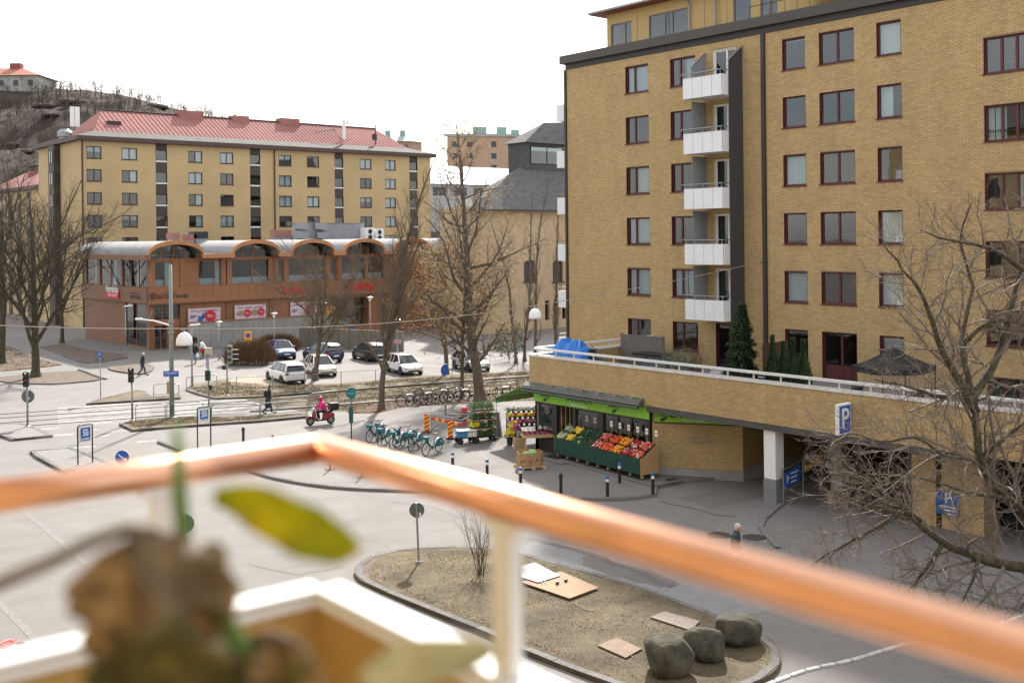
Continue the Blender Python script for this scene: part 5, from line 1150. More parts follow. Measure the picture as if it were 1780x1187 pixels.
# ================================================================ street furniture
RZ = math.atan2(RT.y, RT.x)                                # local x to the right of the view, local -y towards it
M_TEAL = mat('teal_paint', (.005, .16, .19), .4, .08, 4); M_TEALD = mat('teal_dark', (.005, .09, .10), .45, .08, 4); M_RUBBER = mat('rubber', (.018, .018, .018), .8, .1, 5); M_GREEN = mat('dark_green_paint', (.01, .045, .03), .45, .1, 4)
M_BACK = mat('sign_back_grey', (.12, .14, .13), .55, .08, 4, metal=.3); M_RUST = mat('rust', (.17, .065, .03), .85, .3, 6); M_YEL = mat('sign_yellow', (.8, .42, .02), .5, .05, 4); M_SIGNRED = mat('sign_red', (.55, .02, .02), .5, .05, 4); M_LAMPW = mat('lamp_white', (.82, .82, .82), .35, .03, 3)
M_BROWNWOOD = mat('raw_wood', (.36, .23, .12), .8, .2, 6, stretch=(1,1,6)); M_GREYWOOD = mat('grey_boards', (.16, .145, .125), .9, .25, 5, stretch=(5,5,.4)); M_CARD = mat('cardboard', (.36, .215, .105), .85, .1, 4)
def upright(name, label, cat, px, py, z=0, rz=None, group=None): return thing(name, label, cat, G(px, py, z), RZ if rz is None else rz, group)
def hgt(px, py, t): return zof(px, py, t.location)-t.location.z
def pole(t, h, r=.05, mt=None, top=None, base=True):
    MB().tube([(0,0,0),(0,0,h)], [r, top or r], 10).build('pole', mt or M_GALV, t, smooth=True)
    if base: MB().lathe([(r*2.2,-.02),(r*2.2,.03),(r*1.3,.06)], (0,0,0), 10).build('pole_base', mt or M_GALV, t)
def disc(t, c, r, mt, name='sign_disc', th=.02, n=24, rot=None):
    M_ = Matrix.Rotation(R(90), 3, 'X')
    if rot: M_ = Matrix.Rotation(rot, 3, 'Z') @ M_
    return MB().lathe([(0,-th/2),(r,-th/2),(r,th/2),(0,th/2)], c, n, M_).build(name, mt, t)
# tall lamp column with street name plate
t = upright('lamp_column', 'tall grey green column carrying the blue street name plate', 'lamp post', 299, 725, .12); H = hgt(296, 460, t); pole(t, H, .15, M_GREYPOLE, .09)
for zz in (.55, .62): MB().lathe([(.17,0),(.17,.06)], (0,0,H*zz), 12).build('pole_band', M_GREYPOLE, t)
zs = hgt(299, 654, t); o = MB().box(-.42, .48, -.2, -.17, zs, zs+.34).build('street_name_plate', M_BLUE, t)
text('Västergatan', .16, M_WHITE, t, (.03, -.205, zs+.23), UX, UZ); text('8 - 32', .12, M_WHITE, t, (-.2, -.205, zs+.08), UX, UZ)
MB().box(-.26, -.16, -.1, .02, zs-1.0, zs-.3).build('switch_box', M_BROWNWOOD, t)
za = hgt(299, 566, t); MB().tube([(0,0,za),(-1.0,0,za+.3),(-2.0,0,za+.42)], [.05,.045,.04], 8).build('arm', M_LAMPW, t); MB().tube([(-1.3,0,za+.33),(-1.1,0,za+.85)], .02, 6).build('arm_bracket', M_GALV, t); MB().box(-2.1,-1.7,-.06,.06,za+.36,za+.48).build('camera_head', M_LAMPW, t)
# span wire with two hanging dome lamps
W0, W1, W2, W3 = at(-60,563,29.5), at(320,571,33.2), at(930,531,42.3), at(1324,455,0.01)
W3 = onX(1324, 455, XF-.03)
pts = []
for a, c, sg_ in ((W0, W1, .05), (W1, W2, .28), (W2, W3, .1)):
    for i in range(10): u = i/10; pts.append(a.lerp(c, u) - Vector((0,0,sg_*4*u*(1-u))))
pts.append(W3)
wire = MB().tube(pts, .016, 6).build('span_wire', mat('wire', (.34, .29, .22), .6, .1, 3)); tag(wire, 'long span wire crossing the square and carrying two dome lamps', 'wire')
MB().lathe([(.07,0),(.07,.04),(.03,.05),(.02,.12)], (0,0,0), 10, Matrix.Rotation(R(-90),3,'Y')).build('wire_anchor', M_GALV, None).location = W3
tag(bpy.data.objects['wire_anchor'], 'small iron anchor of the span wire on the brick facade', 'anchor')
for i, (w_, lab) in enumerate(((W1, 'white dome lamp hanging beside the tall column'), (W2, 'white dome lamp hanging before the poplars'))):
    t = thing('hanging_lamp', lab, 'lamp', w_ - Vector((0,0,.52)), group='dome lamps on the span wire')
    prof = [(.02,.42),(.06,.40),(.13,.365),(.19,.30),(.235,.2),(.25,.08),(.25,0),(.235,0),(.22,.1),(.17,.25),(0,.33)]
    MB().lathe([(r, z) for r, z in prof[::-1]], (0,0,0), 28).build('dome', M_LAMPW, t, smooth=True)
    MB().tube([(0,0,.4),(0,0,.52)], .03, 8).tube([(-.12,0,.5),(.12,0,.5)], .025, 6).build('hanger', M_GALV, t); MB().ball((0,0,.12), .08, 10, 8).build('bulb', M_LAMPW, t, smooth=True)
# traffic lights
def signal_box(t, z0, h, x=0, w_=.28, name='signal_head', lenses=3, mt=None, y=-.12):
    o = MB().box(x-w_/2, x+w_/2, y-.12, y+.1, z0, z0+h).build(name, mt or M_BLACK, t, bevel=.02)
    for k in range(lenses):
        zc = z0+h*(k+.5)/lenses; MB().lathe([(0,0),(w_*.33,0),(w_*.33,.02)], (x, y-.122, zc), 14, Matrix.Rotation(R(90),3,'X')).build('lens', mat(['lens_green','lens_amber','lens_red'][k % 3], [(.01,.05,.03),(.12,.06,.01),(.10,.008,.008)][k % 3], .3, .05, 4), o)
        MB().add([(x+w_*.38*math.cos(q_), y-.122, zc+w_*.38*math.sin(q_)) for q_ in [math.pi*i/8 for i in range(9)]] + [(x+w_*.38*math.cos(q_), y-.28, zc+w_*.36*math.sin(q_)) for q_ in [math.pi*i/8 for i in range(9)]], [(i, i+1, i+10, i+9) for i in range(8)]).build('visor', M_BLACK, o)
    return o
t = upright('traffic_light', 'traffic light on the left cobbled refuge with a round sign back', 'traffic light', 48, 741, .12); H = hgt(47, 672, t); pole(t, H, .06); signal_box(t, H, hgt(47, 646, t)-H); disc(t, (0, .08, hgt(47, 689, t)), .37, M_BACK, 'sign_back'); MB().box(.02,.1,.06,.07,hgt(47,695,t),hgt(47,690,t)).build('sticker', M_WHITE, t)
t = upright('traffic_light', 'traffic light at the left tip of the railed verge', 'traffic light', 230, 731, .12); H = hgt(229, 664, t); pole(t, H, .06); signal_box(t, H, hgt(229, 639, t)-H)
t = upright('traffic_light', 'crossing signal pole with blue banner and dark push box', 'traffic light', 363, 715, .0); H = hgt(362, 606, t); pole(t, H-.3, .055)
MB().box(-.2,.22,-.12,.12,H-.35,H+.05).build('detector_box', mat('cream_box', (.42,.36,.27), .6, .1, 4), t); MB().box(-.13,-.05,-.08,-.05,hgt(362,640,t),hgt(362,619,t)).build('banner', M_BLUE, t); signal_box(t, hgt(362,661,t), hgt(362,643,t)-hgt(362,661,t), 0, .3, lenses=1, mt=M_GREEN); MB().box(.06,.22,-.1,.05,hgt(362,677,t),hgt(362,669,t)).build('push_box', M_BLACK, t)
for k in range(4): MB().obox((-.09, -.083, hgt(362,637-k*4.5,t)), (.05,.006,.09), Matrix.Rotation(.6,3,'Y')).build('banner_mark', M_WHITE, t)
t = upright('traffic_light', 'traffic light with grey visors in front of the round hedge', 'traffic light', 395, 687, .1); H = hgt(395, 634, t); pole(t, H, .055); MB().tube([(0,0,H),(.25,0,H+.05),(.3,0,H+.3)], .03, 6).build('bracket', M_GALV, t); signal_box(t, H+.15, hgt(397,600,t)-H-.15, .25, .3, mt=M_GREYPOLE)
MB().box(-.3,-.08,-.1,.08,hgt(395,642,t),hgt(395,635,t)).build('push_box', M_BLACK, t)
for k in range(3): MB().box(.35,.75,-.02,.2,H+.35+.32*k,H+.38+.32*k).build('louvre', M_GALV, t)
# sign posts
t = upright('sign_post', 'thin post with small blue sign and grey plate at the crossing', 'sign', 175, 693, .1); H = hgt(174, 611, t); pole(t, H, .03); MB().box(-.16,.12,-.05,-.03,hgt(174,621,t),H).build('blue_sign', M_BLUE, t); text('P', .22, M_WHITE, t, (-.02,-.052,(hgt(174,621,t)+H)/2), UX, UZ); MB().box(-.42,.34,.035,.05,hgt(174,631,t),hgt(174,622,t)).build('grey_plate', M_BACK, t)
t = upright('no_stopping_sign', 'round blue and red sign at the left edge', 'sign', 1, 632); zc = hgt(1, 586, t); pole(t, zc+.2, .03); disc(t, (0,-.06,zc), .32, M_SIGNRED); disc(t, (0,-.075,zc), .24, M_BLUE)
def street_lamp(label, px, py, top, kind, group='street lamps'):
    t = upright('street_lamp', label, 'street lamp', px, py, group=group); H = hgt(px, top, t); pole(t, H, .06, None, .045)
    if kind == 'flat': MB().tube([(0,0,H-.05),(.15,0,H),(.3,0,H+.02)], .03, 6).build('arm', M_GALV, t); MB().hexa([(-.1,-.12,H-.02),(.6,-.12,H+.06),(.6,.12,H+.06),(-.1,.12,H-.02),(-.1,-.1,H+.1),(.6,-.08,H+.17),(.6,.08,H+.17),(-.1,.1,H+.1)]).build('lamp_head', M_LAMPW, t)
    else:
        MB().lathe([(.1,H-.35),(.14,H-.05),(.13,H-.02)], (0,0,0), 12).build('lantern', M_LAMPW, t); MB().lathe([(.34,H-.02),(.32,H+.03),(.1,H+.09),(0,H+.1)], (0,0,0), 14).build('lamp_hat', M_GALV, t)
    MB().lathe([(.1,0),(.1,.9),(.07,.95)], (0,0,0), 10).build('pole_sleeve', M_GALV, t)
street_lamp('grey street lamp by the glass corner of the pavilion', 219, 622, 533, 'flat'); street_lamp('street lamp right of the dome lamp with flat white head', 334, 674, 566, 'flat')
for px, py, tp, lab in ((381,626,560,'hat lamp left of the big hedge'), (477,618,545,'hat lamp behind the hedges'), (564,603,527,'hat lamp before the third poster'), (644,603,517,'hat lamp below the larger red lettering'), (691,645,556,'hat lamp left of the tan leaved trees')): street_lamp(lab, px, py, tp, 'hat')
t = upright('no_parking_sign', 'yellow plate with blue no parking disc above the hedge', 'sign', 432, 634); z0, z1 = hgt(432,593,t), hgt(432,576,t); pole(t, z1, .03); MB().box(-.3,.3,-.06,-.035,z0,z1).build('plate', M_YEL, t); disc(t, (0,-.07,z0+(z1-z0)*.6), .22, M_SIGNRED, 'ring'); disc(t, (0,-.082,z0+(z1-z0)*.6), .17, M_BLUE, 'disc'); MB().box(-.2,.2,-.066,-.062,z0+.08,z0+.14).build('print_line', M_INK, t)
t = upright('parking_notice', 'yellow notice board left of the pavilion entrance', 'sign', 576, 603); z0, z1 = hgt(576,547,t), hgt(576,533,t); pole(t, z1, .03); MB().box(-.38,.38,-.06,-.035,z0,z1).build('plate', M_YEL, t)
t = upright('parking_notice', 'small pink plate on a post right of the black car', 'sign', 692, 636); z0, z1 = hgt(692,597,t), hgt(692,590,t); pole(t, z1, .025); MB().box(-.3,.3,-.06,-.035,z0,z1).build('plate', mat('faded_pink',(.5,.27,.33),.7,.1,3), t)
# max 30 signs in green hoops
for i, (a, b_, top, lab, zb) in enumerate((((135.5,808),(161,803),739,'blue max 30 sign in a green hoop on the left cobbled refuge',.12), ((343.5,779),(366.5,776),708,'blue max 30 sign in a green hoop near the blurred plant stem',.1))):
    A, B_ = G(*a, zb), G(*b_, zb); e = (B_-A); W = e.length; t = thing('speed_sign', lab, 'sign', A, math.atan2(e.y, e.x), 'max 30 signs'); H = zof(a[0], top, A)-zb
    pts = [(0,0,-.05),(0,0,H-.15)] + [(.12-.12*math.cos(q), 0, H-.15+.12*math.sin(q)) for q in (.5,1.0,1.57)] + [(W-.12+.12*math.sin(q), 0, H-.15+.12*math.cos(q)) for q in (0,.5,1.0,1.57)] + [(W,0,-.05)]
    MB().tube(pts, .035, 8).build('hoop', M_GREEN, t); h_ = W*1.06
    MB().box(.05, W-.05, -.03, .0, H-.07-h_, H-.07).build('plate', M_WHITE, t); MB().box(.13, W-.13, -.036, -.031, H-h_+.03, H-.16).build('blue_field', M_BLUE, t)
    zc = H-.07-h_/2; text('max', .16, M_WHITE, t, (W/2,-.04,zc+.22), UX, UZ, bold=.004); text('30', .32, M_WHITE, t, (W/2,-.04,zc+.02), UX, UZ, bold=.008); text('km/tim', .15, M_WHITE, t, (W/2,-.04,zc-.21), UX, UZ, bold=.004)
t = upright('keep_right_sign', 'round blue sign with white arrow behind the railing', 'sign', 214, 836, .0); zc = hgt(215, 794, t); pole(t, zc+.3, .035); disc(t, (0,-.06,zc), .315, M_WHITE, 'rim'); disc(t, (0,-.072,zc), .30, M_BLUE)
Mr = Matrix.Rotation(R(38), 3, 'Y'); MB().obox((-.03,-.087,zc+.02), (.36,.008,.05), Mr).build('arrow_shaft', M_WHITE, t); q = Vector((.2,-.087,zc-.155)); MB().plate([q, q+Mr@Vector((-.14,0,.1)), q+Mr@Vector((-.1,0,0)), q+Mr@Vector((-.14,0,-.1))], (0,-.006,0)).build('arrow_head', M_WHITE, t)
t = upright('round_sign', 'grey back of a round sign on the grass island', 'sign', 728, 978, .12); zc = hgt(724, 887, t); MB().tube([(0,0,0),(-.06,-.0,zc+.24)], .035, 8).build('pole', M_GALV, t); MB().lathe([(.1,0),(.1,.06),(.05,.08)], (0,0,0), 10).build('pole_base', M_CONC, t); disc(t, (-.05,.06,zc), .245, M_BACK, 'sign_back'); MB().box(.02,.09,.03,.048,zc-.2,zc-.08).build('sticker', M_WHITE, t)
t = upright('round_sign', 'round dark sign back half hidden behind the plant stem', 'sign', 322, 1008, 0); zc = hgt(320, 910, t); pole(t, zc+.28, .035); disc(t, (-.02,.06,zc), .30, M_BACK, 'sign_back')
t = upright('bike_share_sign', 'teal rounded bike share sign beside the scooter', 'sign', 611, 766, .1); H = hgt(611, 673, t); pole(t, H-.1, .035, M_TEALD); P = [(.27*math.cos(q)*1, -.06, H-.3+.3*math.sin(q)+.04*math.sin(2*q)) for q in [2*math.pi*i/20 for i in range(20)]]; MB().plate(P, (0,.04,0)).build('sign_head', M_TEAL, t); MB().box(-.11,.11,-.06,-.04,hgt(611,735,t),hgt(611,707,t)).build('panel', M_TEALD, t); text('Styr & Ställ', .08, M_WHITE, t, (0,-.065,H-.3), UX, UZ)
t = upright('path_sign', 'oval seeming blue path sign on a thin post by the parked bicycles', 'sign', 774, 722, .1); zc = hgt(774, 643, t); pole(t, zc+.3, .03); disc(t, (0,-.05,zc), .33, M_BLUE, rot=R(50)); MB().obox((-.03,-.06,zc), (.05,.012,.4), R(50)).build('symbol', M_WHITE, t)
# bollards
def bollard(label, px, py, h, kind, z=.1):
    t = thing('bollard', label, 'bollard', G(px, py, z), group='bollards along the plaza')
    if kind == 'blue':
        MB().lathe([(.07,0),(.065,h*.72)], (0,0,0), 12).build('post', M_BLACK, t); MB().lathe([(.066,h*.72),(.066,h*.86)], (0,0,0), 12).build('white_band', M_WHITE, t); MB().lathe([(.075,h*.86),(.075,h*.95),(.05,h),(0,h)], (0,0,0), 12).build('cap', M_BLUE, t)
    elif kind == 'black': MB().lathe([(.07,0),(.065,h*.75),(.085,h*.77),(.085,h*.86),(.06,h),(0,h*1.02)], (0,0,0), 12).build('post', M_BLACK, t)
    else: MB().tube([(0,0,0),(0,0,h)], .045, 10).build('post', M_RUST, t); MB().box(-.2,.2,-.14,.14,0,.03).build('foot_plate', M_RUST, t)
for px, py, tp, k, lab in ((787,818,786,'blue','blue capped bollard nearest the teal bicycles'), (847,832,798,'blue','blue capped bollard between the bicycles and the cabbage box'), (905,848,812,'blue','blue capped bollard in front of the cabbage box'), (975,857,822,'black','all black bollard between the blue capped ones'), (1056,862,827,'blue','blue capped bollard right of the all black one'), (1077,839,804,'blue','blue capped bollard nearest the fruit stand'), (1135,859,821,'blue','rightmost blue capped bollard near the stand end')):
    p = G(px, py, .1); bollard(lab, px, py, zof(px, tp, p)-.1, k)
for px, py, lab in ((423,771,'dark bollard at the left end of the plaza kerb'), (474,786,'rusty bollard second from the left along the plaza edge'), (521,803,'rusty bollard third from the left under the handrail'), (574,816,'rusty bollard fourth from the left under the handrail'), (629,829,'rusty bollard fifth from the left under the handrail')):
    bollard(lab, px, py, .85, 'rust' if px > 450 else 'black')
# hoop guard rails and fence posts
def guard(label, a, b_, top, z=.12, mid=True, group='pedestrian guard rails', mt=None):
    A, B_ = G(*a, z), G(*b_, z); e = B_-A; W = e.length; t = thing('guard_rail', label, 'railing', A, math.atan2(e.y, e.x), group); h = zof(a[0], top, A)-z; r = .14
    pts = [(0,0,-.05),(0,0,h-r),(r*.3,0,h-r*.3),(r,0,h),(W-r,0,h),(W-r*.3,0,h-r*.3),(W,0,h-r),(W,0,-.05)]
    MB().tube(pts, .026, 7).build('hoop', mt or M_GALV, t)
    if mid: MB().tube([(0,0,h*.2),(W,0,h*.2)], .018, 6).build('lower_bar', mt or M_GALV, t)
for a, b_, tp, lab in (((236,730),(287,727),704,'first hoop rail from the left on the railed verge'), ((290,727),(353,723),702,'hoop rail behind the tall column'), ((368,725),(451,725),702,'hoop rail just right of the second max 30 sign'), ((453,725),(534,719),701,'hoop rail behind the walking woman'), ((267,690),(311,689),668,'hoop rail on the far verge left of the column'), ((324,681),(377,677),655,'hoop rail around the street lamp foot'), ((482,713),(537,708),692,'hoop rail left of the scooter rider'), ((540,708),(588,702),684,'hoop rail behind the scooter rider')):
    guard(lab, a, b_, tp)
fp = [(411,683,655),(474,678,652),(530,683,650),(593,669,645),(653,668,642),(721,655,629),(786,655,632),(845,652,628),(900,648,620)]
prev = None
for i, (px, py, tp) in enumerate(fp):
    t = thing('fence_post', ['fence post left of the white hatchback', 'fence post at the white hatchback', 'fence post by the small tree', 'fence post right of the beige car', 'fence post beside the poplar trunk', 'fence post by the white saloon nose', 'fence post before the tan leaved trees', 'fence post behind the oak', 'fence post behind the shop awning'][i], 'post', G(px, py, .1), group='thin fence posts on the verge'); h = zof(px, tp, t.location)-.1
    MB().tube([(0,0,-.05),(0,0,h)], .03, 6).build('post', M_GALV, t)
    if prev is not None: a = prev.location+Vector((0,0,ph-.06))-t.location; MB().tube([a, (0,0,h-.06)], .014, 5).build('top_wire', M_GALV, t)
    prev = t; ph = h

# ================================================================ bicycles
def bike_parts(t, frame_m, share=False, basket=False, step=False, seed=0):
    rw_, xb, xf = .33, -.52, .55
    for x, nm in ((xb, 'rear_wheel'), (xf, 'front_wheel')):
        wo = MB().torus((x,0,rw_), rw_-.02, .022, 'y', 24, 6).build(nm, M_RUBBER, t); MB().torus((x,0,rw_), rw_-.05, .012, 'y', 24, 5).build('rim', M_GALV, wo)
        sp = MB()
        for k in range(10): q = 2*math.pi*k/10; sp.tube([(x,0,rw_), (x+(rw_-.05)*math.cos(q),0,rw_+(rw_-.05)*math.sin(q))], .004, 3)
        sp.lathe([(.03,-.04),(.03,.04)], (x,0,rw_), 8, Matrix.Rotation(R(90),3,'X')); sp.build('spokes', M_GALV, wo)
    bb = (-.05,0,.3); st = (-.22,0,.78); hd0, hd1 = (.38,0,.62), (.33,0,.85); r = .026 if share else .018
    f = MB(); f.tube([bb, st], r, 7); f.tube([bb, (xb,0,rw_)], r*.7, 6); f.tube([st, (xb,0,rw_)], r*.6, 6); f.tube([hd0, hd1], r*1.1, 7)
    if share or step: f.tube([bb, (.12,0,.38), hd0], r*1.5, 8)
    else: f.tube([bb, hd0], r, 7); f.tube([(-.19,0,.7), hd1], r, 7)
    f.build('frame', frame_m, t); MB().tube([hd0, (.42,0,.5), (xf,0,rw_)], [.024,.02,.014], 6).build('fork', frame_m, t)
    MB().tube([hd1, (.30,0,1.02)], .018, 6).tube([(.2,-.28,1.06),(.3,-.12,1.03),(.3,.12,1.03),(.2,.28,1.06)], .016, 6).build('handlebar', M_BLACK, t)
    MB().tube([st, (-.24,0,.92)], .016, 6).build('seat_post', M_GALV, t); MB().hexa([(-.38,-.09,.93),(-.12,-.03,.93),(-.12,.03,.93),(-.38,.09,.93),(-.36,-.08,.98),(-.1,-.02,.96),(-.1,.02,.96),(-.36,.08,.98)]).build('saddle', M_BLACK, t, bevel=.015)
    c = MB(); c.lathe([(.09,-.01),(.09,.01)], (-.05,-.06,.3), 12, Matrix.Rotation(R(90),3,'X')); c.tube([(-.05,-.09,.3),(.08,-.09,.2)], .012, 5); c.tube([(-.05,.09,.3),(-.18,.09,.4)], .012, 5); c.obox((.1,-.12,.19),(.09,.08,.02)); c.obox((-.2,.12,.41),(.09,.08,.02)); c.build('crank', M_BLACK, t)
    if share:
        for s_ in (-1, 1):
            P = [Vector((xb,s_*.06,rw_-.02))] + [Vector((xb+(rw_+.06)*math.cos(q), s_*.06, rw_+(rw_+.06)*math.sin(q))) for q in [R(a) for a in range(20, 171, 15)]]
            MB().plate(P, (0, s_*.012, 0)).build('skirt_guard', M_TEAL, t); MB().lathe([(0,0),(.07,0),(.07,.004)], (xb-.12, s_*.074, rw_+.2), 12, Matrix.Rotation(R(90*s_*-1),3,'X')).build('emblem', mat('coral_disc',(.75,.25,.2),.5,.05,3), t)
        P = [(xb+(rw_+.06)*math.cos(R(a)), 0, rw_+(rw_+.06)*math.sin(R(a))) for a in range(20, 190, 15)]; fb = MB(); vs = []
        for p in P: vs += [(p[0],-.07,p[2]), (p[0],.07,p[2])]
        fb.add(vs, [(2*i,2*i+1,2*i+3,2*i+2) for i in range(len(P)-1)]); fb.build('mudguard', M_WHITE, t)
        MB().box(.42,.66,-.13,.13,.78,.93).build('front_basket', M_TEAL, t, bevel=.02); MB().box(.4,.5,-.06,.06,.62,.78).build('lock_box', M_TEALD, t)
    else:
        P = [(xb+(rw_+.04)*math.cos(R(a)), 0, rw_+(rw_+.04)*math.sin(R(a))) for a in range(10, 200, 15)]; MB().tube(P, .018, 5).build('mudguard', frame_m, t); MB().box(-.8,-.32,-.07,.07,.74,.76).build('carrier', M_BLACK, t)
        if basket: b_ = MB(); b_.box(.42,.75,-.17,.17,.8,.82); [b_.tube([(.42+.33*(i//2), -.17+.34*(i % 2), .8),(.40+.37*(i//2), -.19+.38*(i % 2), 1.05)], .012, 4) for i in range(4)]; b_.tube([(.4,-.19,1.05),(.77,-.19,1.05),(.77,.19,1.05),(.4,.19,1.05),(.4,-.19,1.05)], .012, 5); b_.tube([(.41,-.18,.93),(.76,-.18,.93),(.76,.18,.93),(.41,.18,.93)], .008, 4); b_.build('basket', M_BLACK, t)
    MB().tube([(-.1,.05,.3),(-.16,.2,.01)], .012, 5).build('kickstand', M_GALV, t)
def ang_px(ax, ay, bx, by, z=.1): d = G(bx, by, z)-G(ax, ay, z); return math.atan2(d.y, d.x)
sb = thing('share_bicycle', 'rightmost teal share bicycle with round skirt guard towards the view', 'bicycle', G(752, 789, .1), 0, 'teal share bicycles'); bike_parts(sb, M_TEAL, share=True)
base_a = ang_px(768, 784, 742, 792)
SBS = [(752,789,0,None), (722,781,.22,'teal share bicycle second from the right'), (692,779,.15,'teal share bicycle in the middle with its wheel by the bollards'), (704,775,-.15,'teal share bicycle third from the right, partly behind another'), (667,773,.3,'teal share bicycle second from the left'), (652,766,.12,'leftmost teal share bicycle'), (660,763,.45,'teal share bicycle rearmost of the left pair')]
sb.rotation_euler.z = base_a
for x, y, da, lab in SBS[1:]: dup(sb, G(x, y, .1), base_a+da, lab)
M_BIKES = [mat('bike_black',(.02,.02,.022),.4,.1,4), mat('bike_silver',(.35,.36,.37),.4,.1,4,metal=.5), mat('bike_wine',(.10,.015,.02),.4,.1,4), mat('bike_cream',(.42,.36,.27),.5,.1,4), mat('bike_blue',(.03,.06,.14),.4,.1,4)]
protos = []
for i, mt_ in enumerate(M_BIKES):
    t = thing('bicycle', 'bicycle', 'bicycle', (0,0,0), 0, 'bicycles in the rack by the tram track'); bike_parts(t, mt_, basket=(i in (0, 3)), step=(i % 2 == 0)); protos.append(t)
labs = ['dark bicycle with wire basket, first in the rack from the left', 'silver bicycle second in the rack from the left', 'wine red bicycle third in the rack from the left', 'cream bicycle left of the path sign', 'dark blue bicycle at the path sign', 'dark bicycle right of the path sign', 'silver bicycle before the young trunk', 'wine red bicycle between the young trunk and the oak', 'cream bicycle right behind the oak trunk', 'dark bicycle under the green side awning']
for i, (px, py) in enumerate(((712,706),(724,704),(742,702),(757,701),(765,700),(783,698),(795,697),(820,695),(850,693),(890,690))):
    k = i % 5; a = ang_px(px-14, py+1.5, px+14, py-.5, .02)+(.25 if i % 2 else -.2)
    t = protos[k] if i < 5 else dup(protos[k], (0,0,0)); t.location = G(px, py, .02); t.rotation_euler = (R(6)*(1 if i % 2 else -1), 0, a); t['label'] = labs[i]
for i, px in enumerate((737, 770, 858, 868, 880, 893)):
    t = thing('bike_rack', ['low hoop of the bike rack behind the wine red bicycle', 'low hoop of the bike rack at the path sign', 'first dark rack hoop right of the oak', 'second dark rack hoop right of the oak', 'third dark rack hoop right of the oak', 'fourth dark rack hoop by the awning'][i], 'rack', G(px, 702-(px-737)*.09, .02), RZ+.6, 'bike rack hoops'); MB().tube([(-.3,0,-.02),(-.3,0,.6),(-.2,0,.75),(.2,0,.75),(.3,0,.6),(.3,0,-.02)], .025, 6).build('hoop', M_RUST, t)
